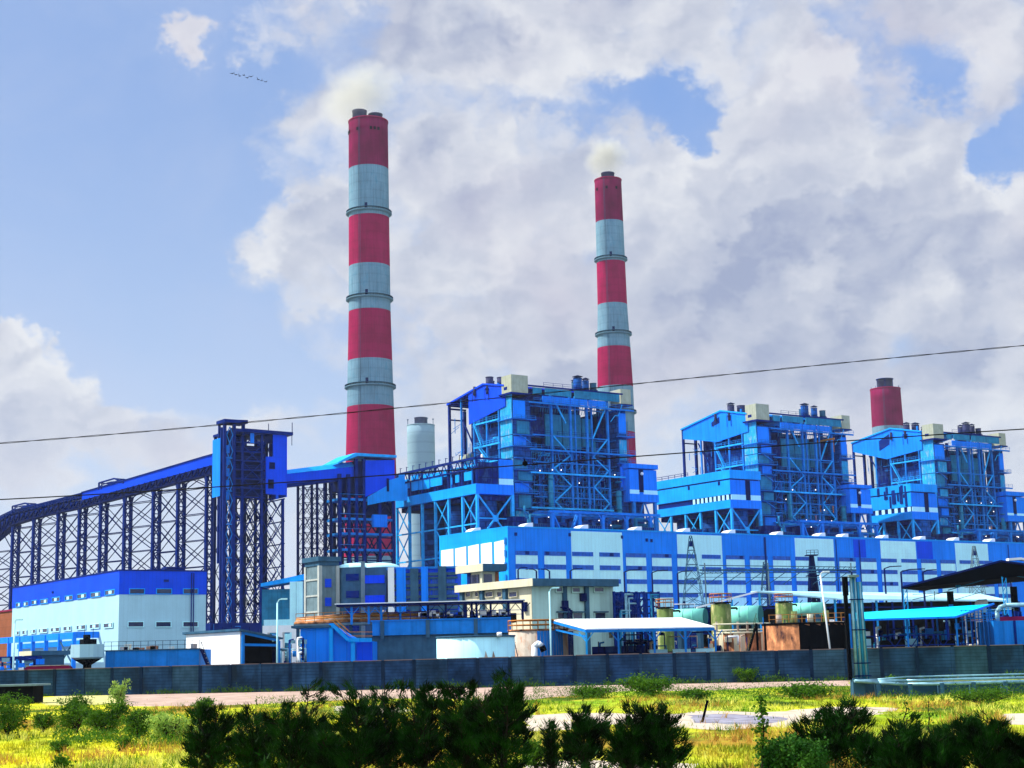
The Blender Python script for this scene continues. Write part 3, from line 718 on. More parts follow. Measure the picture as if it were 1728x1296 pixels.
# ================================================================== BUNKER BAYS BESIDE THE BOILERS
def lattice_bay(b, p0, p1, z0, z1, w, n):
    """X braces stacked n high between two vertical lines"""
    for k in range(n):
        za, zb = z0+(z1-z0)*k/n, z0+(z1-z0)*(k+1)/n
        b.xbr((p0[0], p0[1], za), (p1[0], p1[1], za), (p1[0], p1[1], zb), (p0[0], p0[1], zb), w)
def bunker_bay(cpx, rpx, lpx, tz, z, label, unit):
    """cpx corner, rpx right end of the front, lpx far end of the side; z = dict of levels"""
    a, _ = T.onU(cpx, 830, BB-3); fr = T.sub(a, BB-3)
    wd_ = T.onU(rpx, 830, BB-3)[0]-a; ln = fr.onV(lpx, 850)[0]
    t = thing('bunker_bay', label, 'coal bunker bay', fr, 'coal bunker bays on braced legs')
    base, mid, top = z['base'], z['mid'], z['top']
    # legs and bracing below
    nb = max(3, int(round(ln/8.0))); ys = [ln*i/nb for i in range(nb+1)]
    b = MB()
    for y in ys: b.beam((0, y, 4), (0, y, base), .7)
    b.beam((wd_, 0, 4), (wd_, 0, base), .9)
    b.build('leg', m_steell, t)
    b = MB()
    for y in ys[1:]: b.beam((wd_, y, 4), (wd_, y, base), .8)
    b.build('rear_leg', m_navy, t)
    b = MB()
    zl = [base-8.3*i for i in range(0, 6)]
    for i in range(nb):
        if i in (0, 2, 5, 6, 8) or i >= nb-1:
            for k in range(len(zl)-1):
                if zl[k+1] > 3: b.xbr((0, ys[i], zl[k+1]), (0, ys[i+1], zl[k+1]), (0, ys[i+1], zl[k]), (0, ys[i], zl[k]), .28)
    for q in zl[1:]:
        if q > 3: b.beam((0, 0, q), (0, ln, q), .42)
    lattice_bay(b, (0, 0), (wd_, 0), base-13.5, base, .42, 1); b.beam((0, 0, base-6.8), (wd_, 0, base-6.8), .35)
    lattice_bay(b, (0, 0), (wd_, 0), base-27, base-13.5, .42, 1)
    b.build('bracing', m_steell, t)
    b = MB(); b.box(wd_-1.5, 2, 4, wd_-.5, ln*.9, base-2); b.box(.8, 2, base-1.6, wd_-.8, ln*.97, base-.2); b.build('back_sheeting', m_core, t)
    nm = max(3, nb//2)
    for i in range(nm):
        y = ln*(i+.35)/nm*.93+1; b = MB(); r = wd_*.33
        b.cyl((wd_*.5, y, base-15), (wd_*.5, y, base-.3), r, n=20); b.cyl((wd_*.5, y, base-24), (wd_*.5, y, base-15), r*.45, r, n=20); b.build('coal_bunker', m_lag, t)
    # gusset
    b = MB(); b.box(wd_*.5-.9, -.35, base-7.7, wd_*.5+.9, -.05, base-5.9); b.build('gusset_plate', m_steell, t)
    # band
    b = MB(); b.box(-.4, -.4, base, wd_+.4, ln, mid); b.build('lower_band', m_hall, t)
    b = MB(); b.box(-.55, -.3, base, -.41, ln, mid-.05); b.build('lit_side_band', m_sky, t)  # lighter blue overlay paints the sunlit side of the band
    if unit == 1:
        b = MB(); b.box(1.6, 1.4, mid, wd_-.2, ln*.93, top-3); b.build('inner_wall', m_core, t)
        rnd = random.Random(4)
        # sheets half fixed
        for (x0, x1, y0, y1) in ((696, 707, 801, 829), (709, 714, 810, 827), (716, 726, 799, 826), (728, 747, 796, 822), (750, 755, 792, 805), (762, 764, 806, 818), (770, 776, 801, 815), (785, 797, 795, 812), (786, 789, 784, 796), (681, 692, 808, 826)):
            p0, q0 = fr.onV(x1, y0); p1, q1 = fr.onV(x0, y1)
            b = MB(); b.box(-.35, p0, q1, -.1, p1, q0); b.build('wall_sheet', m_sky, t)
        for y in ys:
            b = MB(); b.beam((0, y, mid), (0, y, top-.4), .5); b.build('post', m_navy, t)
        b = MB(); b.beam((-.4, 0, top-.5), (-.4, ln, top-.5), .5, .7); b.beam((-.4, 0, top-3.4), (-.4, ln, top-3.4), .35); b.beam((-.4, 0, top-.5), (wd_, 0, top-.5), .5)
        for i in range(nb*2):
            y = ln*i/(nb*2); b.beam((-.4, y, top-3.4), (-.4, y+ln/(nb*4), top-.5), .22); b.beam((-.4, y+ln/(nb*4), top-.5), (-.4, y+ln/(nb*2), top-3.4), .22)
            b.beam((-.9, y, top-.2), (-.9, y, top+1.1), .16); b.beam((-1.1, y, top+1.1), (-.3, y, top+1.1), .14)
        for q in range(5): b.beam((wd_*q/5, 0, top-3), (wd_*q/5, ln, top-.3), .2)
        b.build('roof_truss', m_navy, t)
        b = MB(); b.box(wd_*.62, -.3, mid+1.8, wd_+.3, -.05, top-.5); b.build('front_sheet', m_hall, t)
        b = MB(); b.box(wd_*.62, -.32, mid, wd_+.3, -.05, mid+1.7); b.build('white_strip', m_white, t)
        b = MB(); b.box(.6, -.1, mid, wd_*.6, .15, top-1.5); b.build('open_front', m_core, t)
        for y in (0, .25*ln):
            b = MB(); b.beam((-.2, y+2, mid), (-.2, y+2, top-2), .35); b.build('post', m_steel, t)
    else:
        b = MB(); b.box(-.25, -.25, mid+1.7, wd_+.3, ln, top-3.1); b.build('wall', m_hall, t)
        b = MB(); b.box(-.38, -.2, mid+1.75, -.26, ln, top-3.2); b.build('side_wall', m_sky, t)  # lighter copy of the wall blue, painted as the sunlit side
        b = MB(); b.box(-.6, -.6, top-2.7, wd_+.5, ln+.3, top); b.build('roof_band', m_sky, t)
        b = MB(); b.box(.1, .1, mid, wd_, ln*.98, mid+1.68); b.box(0, 0, top-3.08, wd_, ln, top-2.72); b.build('recess', m_navy, t)
        n = 9 if unit == 2 else 6
        for i in range(n):
            y = ln*(.02+.90*i/n*(.55 if unit == 2 else 1)); b = MB(); b.box(-.3, y, mid+.05, -.05, y+ln*(.028 if unit == 2 else .07), mid+1.65); b.build('white_block', m_white, t)
        b = MB(); b.box(-.1, -.32, mid, wd_*.5, -.08, mid+1.66); b.box(wd_*.66, -.32, mid, wd_+.3, -.08, mid+1.66); b.build('white_strip', m_white, t)
        b = MB(); b.box(wd_*.5, -.4, mid-.02, wd_*.66, -.27, top-3.0); b.build('door_opening', m_navy2, t)
        for i in range(4):
            y = ln*(.12+.2*i); b = MB(); b.box(-.5, y, mid+5+(i % 2)*1.4, -.39, y+.9, mid+6.2+(i % 2)*2.4); b.build('wall_opening', m_navy, t)
        if unit == 3:
            for y0, y1, z0, z1 in ((.18, .24, 3, 9), (.34, .42, 3.2, 8), (.08, .12, 2, 9), (.56, .6, 5, 8), (.27, .3, 4, 7), (.45, .48, 2, 6)):
                b = MB(); b.box(-.62, ln*y0, mid+z0, -.40, ln*y1, mid+z1); b.build('missing_sheet', m_navy, t)
            for y in (.15, .5, .7): 
                b = MB(); b.box(-.75, ln*y, top-2.6, -.62, ln*(y+.05), top-.3); b.build('missing_sheet', m_navy, t)
        b = MB(); rail(b, [(0, ln*.55, top), (0, ln, top)], 1.3, 3, .14); b.build('roof_rail', m_navy, t)
fz_ = lambda px, py: T.onU(px, py, BB-3)[1]
bunker_bay(805, 864, 670, 0, dict(base=fz_(806, 833), mid=fz_(806, 816), top=fz_(806, 770)), 'unfinished coal bunker bay with half fixed light blue sheets left of the nearest boiler', 1)
bunker_bay(1233, 1281, 1108, 0, dict(base=fz_(1234, 857), mid=fz_(1234, 843), top=fz_(1234, 793)), 'clad coal bunker bay with chequered white strip between the nearest and middle boilers', 2)
bunker_bay(1537, 1578, 1466, 0, dict(base=fz_(1537, 876), mid=fz_(1537, 863), top=fz_(1537, 816)), 'coal bunker bay with missing wall sheets left of the boiler furthest right', 3)

def mill_bay(x0, x1, ytop, yfas, ywh0, ywh1, ybot, label):
    a, zt = T.onU(x0, ytop, BB-3); fr = T.sub(a, BB-3); wd_ = T.onU(x1, ytop, BB-3)[0]-a
    Z = lambda y: T.onU((x0+x1)/2, y, BB-3)[1]
    t = thing('mill_bay', label, 'mill bay', fr, 'blue mill bays right of each boiler')
    zf, z1, z2, zb = Z(yfas), Z(ywh0), Z(ywh1), Z(ybot); D = 34
    b = MB(); b.box(0, 0, z2, wd_, D, zf-.3); b.build('wall', m_hall, t)
    b = MB(); b.box(-.3, -.4, zf, wd_+.4, D+.4, zt); b.build('roof_band', m_hall, t)
    b = MB(); b.box(-.2, -.3, zb, wd_+.3, D, z2-.02); b.build('lower_band', m_hall, t)
    b = MB(); b.box(-.05, -.12, z2, wd_*.34, -.02, z1); b.box(wd_*.5, -.12, z2, wd_+.05, -.02, z1); b.build('white_strip', m_white, t)
    b = MB(); b.box(wd_*.34, -.15, z2+.6, wd_*.5, -.02, zf-.35); b.build('door_opening', m_navy2, t)
    b = MB()
    for x in (wd_*.15, wd_*.92): 
        for y in (.3, D*.33, D*.66): b.beam((x, y, 5), (x, y, zb), .9)
    b.beam((wd_*.2, .3, zb-9), (wd_*.5, .3, zb-.2), .4); b.beam((wd_*.9, .3, zb-9), (wd_*.55, .3, zb-.2), .4); b.beam((wd_*.9, .3, zb-9.6), (wd_*.2, .3, zb-9.6), .4)
    b.build('leg', m_steel, t)
    b = MB(); b.cyl((wd_*.5, 5, zb-10), (wd_*.5, 5, zb-.1), wd_*.3, n=18); b.build('coal_bunker', m_lag, t)
    b = MB(); b.box(wd_*.1, 9, 5, wd_*.9, D, zb-4); b.build('back_sheeting', m_core, t)
    b = MB(); b.ball((wd_*.44, -.4, zf-1.6), .5, 10, 6); b.build('lamp_globe', m_wht, t)
mill_bay(1061, 1107, 782, 791, 827, 834, 847, 'blue mill bay with white strip against the right side of the nearest boiler')
mill_bay(1433, 1468, 817, 824, 851, 857, 866, 'blue mill bay with white strip between the middle and right boilers')
mill_bay(1697, 1728, 829, 837, 866, 870, 880, 'blue mill bay at the right edge of the picture')

# ================================================================== CHIMNEYS
def chimney(name, label, px, Y, prof, bands, rings, flues, n=48, mats=None, red_first=True, doors=True):
    """prof: (py, half width px) ; bands: py list from the top down"""
    base = W(px[0], px[1], Y); fr = Fr(base[0], base[1], 0); t = thing(name, label, 'chimney', fr, 'tall chimneys behind the plant' if mats is None else None)
    def Zp(py):                                   # height on the axis seen at row py
        lo, hi = -50, 700
        for _ in range(50):
            mid = (lo+hi)/2; q = Vector((base[0], Y, mid-EYE)); d = q.dot(Vector(Fv)); y = 648-FPX*q.dot(Vector(Uv))/d
            if y > py: lo = mid
            else: hi = mid
        return lo
    def Rp(py, hw): 
        z = Zp(py); q = Vector((base[0], Y, z-EYE)); return hw/FPX*q.dot(Vector(Fv))
    pr_ = [(Zp(a), Rp(a, b)) for a, b in prof]; pr_.sort(reverse=True)
    def rad(z):
        for (z1, r1), (z0, r0) in zip(pr_, pr_[1:]):
            if z0 <= z <= z1: return r0+(r1-r0)*(z-z0)/(z1-z0)
        if z > pr_[0][0]: return pr_[0][1]
        (z1, r1), (z0, r0) = pr_[-2:]; return r0+(z-z0)*(r1-r0)/(z1-z0)
    zs = [Zp(b) for b in bands] + [0.0]
    P_ = []; M_ = []
    for i in range(len(zs)-1):
        k = 4
        for j in range(k):
            z = zs[i]+(zs[i+1]-zs[i])*j/k; P_.append((rad(z), z)); M_.append(i % 2)
    P_.append((rad(0), 0)); P_ = P_[::-1]; M_ = M_[::-1]
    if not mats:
        for q in range(len(M_)-4, len(M_)): M_[q] = 2  # top band coloured darker, as if clear of the haze lower down
    b = MB(); b.lathe(P_, 0, 0, n, M_); b.build('shaft', mats or [m_dred, m_dwht, m_unhazed], t)
    b = MB()
    for k in range(30):
        za, zc = zs[0]*k/30, zs[0]*(k+1)/30; c = -1.95; ra, rc = rad(za)+.25, rad(zc)+.25
        for dc in (-.035, .035): b.beam((ra*cos(c+dc), ra*sin(c+dc), za), (rc*cos(c+dc), rc*sin(c+dc), zc), .14)
    if not mats: b.build('ladder', m_gray, t)
    for py in rings:
        z = Zp(py); r = rad(z); b = MB()
        b.lathe([(r*.99, z-.5), (r+1.2, z-.25), (r+1.5, z), (r+1.5, z+.25), (r*.99, z+.25)], 0, 0, n); o = b.build('ring_platform', m_dwht if not mats else mats, t)
        b = MB(); b.lathe([(r+1.35, z+.26), (r+1.35, z+.36)], 0, 0, n); b.lathe([(r+1.35, z+1.3), (r+1.35, z+1.42)], 0, 0, n)
        for q in range(n//2): c = 2*pi*q/(n//2); b.beam(((r+1.35)*cos(c), (r+1.35)*sin(c), z+.3), ((r+1.35)*cos(c), (r+1.35)*sin(c), z+1.4), .14)
        b.build('railing', m_gray, o)
        if doors:
            c = -1.62; b = MB(); b.box(-.7, -.15, 0, .7, .5, 3.2); o = b.build('door', m_navy2, t); o.location = (r*cos(c)*.995, r*sin(c)*.995, z+.3)
    zt = zs[0]
    for (dx, dy, r, h) in flues:
        b = MB(); b.lathe([(r, zt-1), (r, zt+h-.6), (r*1.05, zt+h-.5), (r*1.05, zt+h), (r*.86, zt+h), (r*.86, zt+h-3)], dx, dy, 24); b.build('flue', m_flue, t)
        b = MB(); b.cyl((dx, dy, zt+h-2.8), (dx, dy, zt+h-2.6), r*.85, n=20); b.build('flue_throat', m_black, t)
    R0_ = rad(zt)
    b = MB(); b.lathe([(R0_*.98, zt), (R0_+.25, zt), (R0_+.25, zt+.7), (R0_*.94, zt+.9), (R0_*.5, zt+1.2)], 0, 0, n); b.build('parapet', m_dred if not mats else mats, t)
    return t, zt, R0_, Zp, rad
t, zt, r_, Zp, rd = chimney('chimney', 'tallest red and white chimney with two dark flues, left of the boilers', (623.3, 450), 780, [(205, 33), (370, 34), (527, 35.3), (688, 39.5), (770, 42), (930, 46.5)],
    [208, 287, 369, 451, 527, 610, 688, 941], [362, 507, 655], [(-4.5, -1.0, 3.8, 6.5), (3.7, 1.5, 3.7, 5.3)])
for c in (-2.9, -2.72, -2.05, -1.35, -1.15, -.95):
    b = MB(); b.box(-.6, -.5, -.8, .6, .5, .8); o = b.build('vent_hole', m_black, t); o.location = ((r_-.2)*cos(c), (r_-.2)*sin(c), zt-6); o.rotation_euler = (0, 0, c+pi/2)
t, zt, r_, Zp, rd = chimney('chimney', 'slimmer red and white chimney with one dark flue, behind the nearest boiler', (1036, 588), 890, [(305, 22.5), (440, 24), (520, 25), (588, 28), (654, 30), (730, 30.5), (780, 31)],
    [306, 376, 444, 515, 588, 654, 731, 900], [440, 566, 698], [(0, 0, 3.9, 5.0)])
for c in (-2.6, -1.75, -1.0):
    b = MB(); b.box(-.6, -.5, -.8, .6, .5, .8); o = b.build('vent_hole', m_black, t); o.location = ((r_-.2)*cos(c), (r_-.2)*sin(c), zt-6); o.rotation_euler = (0, 0, c+pi/2)
t, zt, r_, Zp, rd = chimney('chimney', 'haze coloured chimney far behind, left of the nearest boiler', (710.5, 750), 1350, [(719, 23.3), (780, 23.5), (900, 24)], [719, 800], [], [(0, 0, 5.6, 7.5)], mats=m_hazed, doors=False)
for c in (-2.9, -.3, -1.0):
    b = MB(); b.beam((0, 0, 0), (0, 0, 4.5), .5); b.box(-.7, -.7, 4.5, .7, .7, 5.2); o = b.build('warning_light', m_gray, t); o.location = ((r_-.6)*cos(c), (r_-.6)*sin(c), zt+.6)
t, zt, r_, Zp, rd = chimney('chimney', 'stub of a red topped chimney at the right, behind the boiler furthest right', (1496, 690), 1150, [(658, 25), (720, 26), (800, 27)], [658, 721, 900], [], [(0, 0, 5.4, 7.0)], doors=False)
b = MB()
for q in range(6):
    c = q*pi/3+.3; b.beam((6.6*cos(c), 6.6*sin(c), zt), (6.6*cos(c), 6.6*sin(c), zt+8.2), .35)
b.lathe([(6.6, zt+7.9), (6.6, zt+8.3)], 0, 0, 24)
for q in range(10):
    c = q*pi/5; b.beam((10.6*cos(c), 10.6*sin(c), zt), (10.6*cos(c), 10.6*sin(c), zt+2.4), .25)
b.build('flue_cage', m_navy, t)
# ================================================================== CONVEYOR GALLERIES AND TRANSFER TOWERS
def lattice(b, p0, p1, z0, z1, n, w, horiz=True, nodes=0):
    for k in range(n):
        za, zb = z0+(z1-z0)*k/n, z0+(z1-z0)*(k+1)/n
        b.xbr((p0[0], p0[1], za), (p1[0], p1[1], za), (p1[0], p1[1], zb), (p0[0], p0[1], zb), w)
        if horiz: b.beam((p0[0], p0[1], zb), (p1[0], p1[1], zb), w)
        if nodes:
            c = ((p0[0]+p1[0])/2, (p0[1]+p1[1])/2, (za+zb)/2); b.box(c[0]-nodes, c[1]-.1, c[2]-nodes, c[0]+nodes, c[1]+.1, c[2]+nodes)
A = W(374, 780, 432); B = W(0, 880, 505)
GA = Fr(A[0], A[1], atan2(B[1]-A[1], B[0]-A[0]))     # x runs left and away; near side is +y
def g1(px, py): return GA.onU(px, py)
t = thing('conveyor_gallery', 'long dark conveyor gallery climbing from the left to the tall transfer tower', 'conveyor gallery', GA)
top = [g1(*q) for q in ((376, 763), (345, 771.5), (215, 810), (138, 832), (60, 852), (21, 861), (-4, 873), (-40, 900))]
cut = [g1(*q) for q in ((376, 780), (345, 788), (215, 823), (138, 844), (60, 861), (21, 869), (-4, 884), (-40, 912))]
bot = [g1(*q) for q in ((376, 795), (345, 801), (215, 835), (138, 855), (60, 872), (21, 884), (-4, 904), (-40, 935))]
def ribbon(t0, t1, y0, y1):
    b = MB(); b.extr([tuple(p) for p in t0]+[tuple(p) for p in reversed(t1)], 'y', y0, y1); return b
ribbon(top[:4], cut[:4], -3.6, 0).build('cladding', m_deep, t)
ribbon([(x, z) for x, z in cut], bot, -3.3, -.2).build('truss_deck', m_navy, t)
b = MB()
for (xa, za), (xb, zb), (xc, zc) in zip(bot, bot[1:], cut[1:]):
    pass
n = 46; xs0, xs1 = bot[0][0], bot[-1][0]
def interp(L, x):
    for (x0, z0), (x1, z1) in zip(L, L[1:]):
        if x0 <= x <= x1: return z0+(z1-z0)*(x-x0)/(x1-x0)
    return L[-1][1] if x > L[-1][0] else L[0][1]
for k in range(n):
    x0 = xs0+(xs1-xs0)*k/n; x1 = xs0+(xs1-xs0)*(k+1)/n
    b.beam((x0, .02, interp(cut, x0)), (x1, .02, interp(bot, x1)-.2), .3); b.beam((x0, .02, interp(cut, x0)), (x0, .02, interp(bot, x0)-.3), .3)
    b.beam((x0, .02, interp(bot, x0)-.2), (x1, .02, interp(bot, x1)-.2), .45)
b.build('side_truss', m_navy2, t)
b = MB()
for k in range(40):
    x0 = cut[3][0]+(cut[-1][0]-cut[3][0])*k/40; x1 = cut[3][0]+(cut[-1][0]-cut[3][0])*(k+1)/40
    for y in (0, -3.5):
        b.beam((x0, y, interp(cut, x0)), (x0, y, interp(top, x0)), .2); b.beam((x0, y, interp(top, x0)), (x1, y, interp(top, x1)), .3)
        b.beam((x0, y, interp(cut, x0)+.9), (x1, y, interp(cut, x1)+.9), .16)
b.build('open_side_frame', m_navy, t)
b = MB(); xx = [p for p in top if p[0] >= top[2][0]-5]
ribbon([(x, z) for x, z in top[3:]], [(x, z-1.1) for x, z in top[3:]], -3.2, -.5).build('belt_cover', m_navy, t)
b = MB(); b.extr([(top[0][0], top[0][1]), (top[1][0], top[1][1]), (top[2][0], top[2][1]), (top[3][0], top[3][1]), (top[3][0], top[3][1]+.35), (top[2][0], top[2][1]+.35), (top[1][0], top[1][1]+.35), (top[0][0], top[0][1]+.35)], 'y', -3.9, .25); b.build('roof_sheet', m_navy, t)
for pts in (((167, 826), (167, 815), (193, 807.5), (209, 814)), ((21, 866), (21, 854.5), (43, 849), (54, 855))):
    b = MB(); P = [GA.onU(*q) for q in pts]
    for y in (0, -3.5):
        b.path([(x, y, z) for x, z in P], .42)
        b.beam((P[0][0]-1.4, y, P[0][1]), (P[0][0]-1.4, y, P[1][1]), .3)
    for x, z in P[1:]: b.beam((x, 0, z), (x, -3.5, z), .3)
    mx = (P[1][0]+P[3][0])/2
    for q in range(7): c = q/6; b.beam((P[1][0]+(P[3][0]-P[1][0])*c, 0, P[1][1]-1.2+sin(c*pi)*1.0), (P[1][0]+(P[3][0]-P[1][0])*min(1, c+.16), 0, P[1][1]-1.2+sin(min(1, c+.16)*pi)*1.0), .2)
    b.build('take_up_frame', m_navy, t)
# trestles
pairs = [(341, 352), (304, 292), (263, 250), (215, 201), (174, 161), (139, 125), (104, 88), (60, 50), (27, 13), (-16, -28)]
TL = ['tallest braced steel trestle of the long gallery, right next to the tall tower', 'braced steel trestle of the long gallery, second from the tall tower', 'braced steel trestle of the long gallery, third from the tall tower',
 'braced steel trestle of the long gallery, fourth from the tall tower', 'braced steel trestle of the long gallery, last but one on the left', 'single steel leg of the long gallery at the left edge']
cx = [GA.onU((p+q)/2, 900)[0] for p, q in pairs]
for i, x in enumerate(cx):
    if i % 2 and i < len(cx)-1: continue
    nxt = cx[i+1] if i+1 < len(cx) else None
    fr = GA.sub(x, 0); tt = thing('conveyor_trestle', TL[i//2+(i > 8)], 'trestle', fr, 'trestles under the long conveyor gallery')
    zt = interp(bot, x)-.3
    def leg_pair(xx, zt):
        for y in (-.3, -2.6):
            b = MB(); b.beam((xx, y, 0), (xx, y, zt-2.5), .8); b.beam((xx, y, zt-2.6), (xx-1.0, y, zt), .4); b.beam((xx, y, zt-2.6), (xx+1.0, y, zt), .4); b.beam((xx, y, zt-3), (xx, y, zt), .7); b.build('leg', m_navy, tt)
        b = MB(); nn = int(zt/3.4)
        for k in range(nn): za, zb = zt*k/nn, zt*(k+1)/nn; b.beam((xx, -.3, za), (xx, -2.6, zb), .26); b.beam((xx, -.3, zb), (xx, -2.6, za), .26); b.beam((xx, -.3, zb), (xx, -2.6, zb), .26)
        b.build('leg_lacing', m_navy, tt)
    leg_pair(0, zt)
    if nxt is not None:
        d = nxt-x; zt2 = interp(bot, nxt)-.3; leg_pair(d, zt2)
        for y, w in ((-.3, .22), (-2.6, .2)):
            b = MB(); zm = min(zt, zt2)-2.2; nn = 7; lattice(b, (0, y), (d, y), 0, zm, nn, w, True, .3 if y > -1 else 0)
            b.beam((0, y, zm), (d/2, y, max(zt, zt2)-.5), w); b.beam((d, y, zm), (d/2, y, max(zt, zt2)-.5), w)
            b.build('cross_bracing', m_navy2, tt)
    if i+2 < len(cx):
        d1 = nxt-x; d2 = cx[i+2]-x
        for y, w in ((-.3, .3), (-2.6, .18)):
            b = MB(); zm = min(zt, interp(bot, cx[i+2]))-1.5; lattice(b, (d1, y), (d2, y), 0, zm, 6, w, True, .4 if y > -1 else 0); b.build('cross_bracing', m_navy2, tt)

# ---- tall transfer tower
TT = fry(372, 424, ANG, 730); TH_ = TT.onU(445, 726)[1]
t = thing('transfer_tower', 'tall dark blue transfer tower with deep blue clad right half and lift mast', 'conveyor tower', TT)
X = lambda px, py=850: TT.onU(px, py)[0]
Z = lambda px, py: TT.onU(px, py)[1]
Wt = X(480); Dt = 11.0; zb = Z(440, 840)
cols = [X(p) for p in (373.5, 389.5, 408, 441, 477)]
b = MB()
for x in cols: b.beam((x, 0, 0), (x, 0, TH_ if x < cols[4]-1 else zb), .7)
b.build('front_columns', m_navy, t)
for x in cols[1:] + [X(425), X(459)]:
    b = MB(); b.beam((x, Dt, 0), (x, Dt, TH_-1), .7); b.build('rear_column', m_navy2, t)
b = MB(); xs_ = cols
for i in range(2, len(xs_)-1):
    xm = (xs_[i]+xs_[i+1])/2
    lattice(b, (xs_[i], 0), (xm, 0), 8, zb, 7, .2, False); lattice(b, (xm, 0), (xs_[i+1], 0), 8, zb, 7, .2, False)
b.build('front_bracing', m_navy, t)
for y in (5.5, Dt):
    b = MB(); L = [0, X(392), X(408), X(425), X(441), X(459), Wt]
    for x0, x1 in zip(L[1:], L[2:]): lattice(b, (x0, y), (x1, y), 4, zb+4, 8, .2, y == Dt, .4)
    b.build('inner_bracing', m_navy2, t)
for x in (X(425), X(459)):
    b = MB(); b.beam((x, 5.5, 0), (x, 5.5, zb+3), .6)
    for k in range(9): z = 4+(zb)*k/8.2; b.extr([(x-.9, z), (x, z-1.9), (x+.9, z), (x, z+1.9)], 'y', 5.2, 5.8)
    b.build('middle_column', m_navy2, t)
b = MB()
for x in (cols[2], cols[3], Wt):
    for k in range(7): za, zz = 4+(zb-4)*k/7, 4+(zb-4)*(k+1)/7; b.beam((x, 0, za), (x, Dt, zz), .18); b.beam((x, Dt, za), (x, 0, zz), .18); b.beam((x, 0, zz), (x, Dt, zz), .3)
b.build('side_bracing', m_navy, t)
b = MB(); b.box(X(392), 1.0, zb+.5, X(446), Dt-.5, TH_-4.5); b.box(X(392), 4, TH_-4.4, X(425), Dt-.5, TH_-1.2); b.build('inner_floors', m_navy2, t)
b = MB()
for k in range(8):
    z = zb+(TH_-zb)*k/7.5; b.beam((X(389), -.1, z), (X(447), -.1, z), .45); b.beam((X(392), -.3, z+1.2), (X(446), -.3, z+1.2), .12); b.beam((X(392), -.3, z+.7), (X(446), -.3, z+.7), .1)
for k in range(4):
    za = zb+(TH_-zb)*k/4; zc = zb+(TH_-zb)*(k+1)/4; b.xbr((X(410), -.1, za), (X(440), -.1, za), (X(440), -.1, zc), (X(410), -.1, zc), .28)
b.build('floor_beams', m_navy, t)
b = MB()
b.extr([(X(447, 835), Z(450, 834)), (X(480.5, 835), Z(480, 836)), (X(481.5, 735), Z(481, 733)), (X(459, 735), Z(459, 733)), (X(459, 770), Z(459, 771)), (X(447, 770), Z(447, 771))], 'y', -.7, -.4)
b.build('front_cladding', m_deep, t)
b = MB(); b.box(Wt+.3, -.4, zb+.5, Wt+.6, Dt, TH_-1.5); b.box(X(459), Dt-.2, zb+.5, Wt, Dt+.1, TH_-1.5); b.build('side_cladding', m_deep, t)
for px, py in ((457, 786), (455, 815), (455, 819)):
    b = MB(); x, z = TT.onU(px, py); b.box(x-.8, -.85, z-1.0, x+.9, -.72, z+.9); b.build('small_opening', m_navy2, t)
b = MB(); x, z = TT.onU(424, 739); b.box(x-.5, -.6, z-1.5, x+.6, -.2, z+1.5); x, z = TT.onU(417, 742); b.build('hanging_sheet', m_hall, t)
b = MB(); b.xbr((X(448), .2, Z(448, 771)), (X(458), .2, Z(458, 771)), (X(458), .2, Z(458, 747)), (X(448), .2, Z(448, 747)), .25); b.box(X(446), 0, Z(452, 748), X(460), .5, TH_-.8); b.build('braced_opening', m_navy2, t)
b = MB(); z0 = Z(410, 725); z1 = Z(481, 728.5); b.extr([(X(388), z0-.9), (Wt+2, z0-.9), (Wt+2, z0), (X(410), z0+.2), (X(388), z0-.2)], 'y', -1.4, Dt+1.2); b.build('roof', m_navy, t)
b = MB()
for x, h in ((X(450), 1.8), (Wt+1.9, 2.6)): b.beam((x, -1, TH_-.4), (x, -1, TH_+h), .16)
b.beam((Wt+1.8, -1, TH_-4), (Wt+1.8, -1, TH_-.5), .14); b.build('mast', m_navy2, t)
# lift mast at the left
b = MB(); pass
zl = Z(390, 710); x0, x1, x2 = X(374), X(390), X(408)
for x in (x0, x1): b.beam((x, -1.6, 0), (x, -1.6, zl), .8)
b.beam((x2, -.6, TH_-2), (x2, -.6, zl), .8); b.beam((x0, 2, 30), (x0, 2, zl), .6)
b.build('lift_mast', m_navy, t)
b = MB(); b.extr([(X(371), zl), (X(394), zl), (X(411), zl+.1), (X(411), zl-.9), (X(371), zl-.9)], 'y', -2.6, 3); b.build('mast_roof', m_navy, t)
b = MB(); nn = 13; xm = (x0+x1)/2
for k in range(nn):
    za, zc = 8+(zl-10)*k/nn, 8+(zl-10)*(k+1)/nn; zm = (za+zc)/2
    for s in ((xm, za, x0+.5, zm), (xm, za, x1-.5, zm), (x0+.5, zm, xm, zc), (x1-.5, zm, xm, zc)): b.beam((s[0], -1.9, s[1]), (s[2], -1.9, s[3]), .2)
    if k % 2: b.beam((x0+.6, -1.9, za+.4), (x1-.6, -1.9, za+.4), .3)
b.build('mast_lacing', m_steel, t)
b = MB()
for k in range(5): z = zb-1+(TH_-zb-3)*k/5; b.box(x0+.5, -1.0, z, x1-1.0, -.7, z+2.2)
b.build('mast_sheets', m_hall, t)
b = MB(); b.box(X(370), -.3, zb, x0-.6, 5, TH_-3); b.build('left_cladding', m_hall, t)
# base
b = MB(); b.box(-5, -6, 0, Wt+2, Dt+2, Z(420, 1052)); b.build('base_block', m_navy, t)
b = MB()
for k in range(30): b.beam((-5+k*1.0, -6.2, 0), (-5+k*1.0, -6.2, 11), .12)
for z in range(1, 12): b.beam((-5, -6.2, z), (Wt+2, -6.2, z), .1)
b.build('base_screen', m_gray, t)

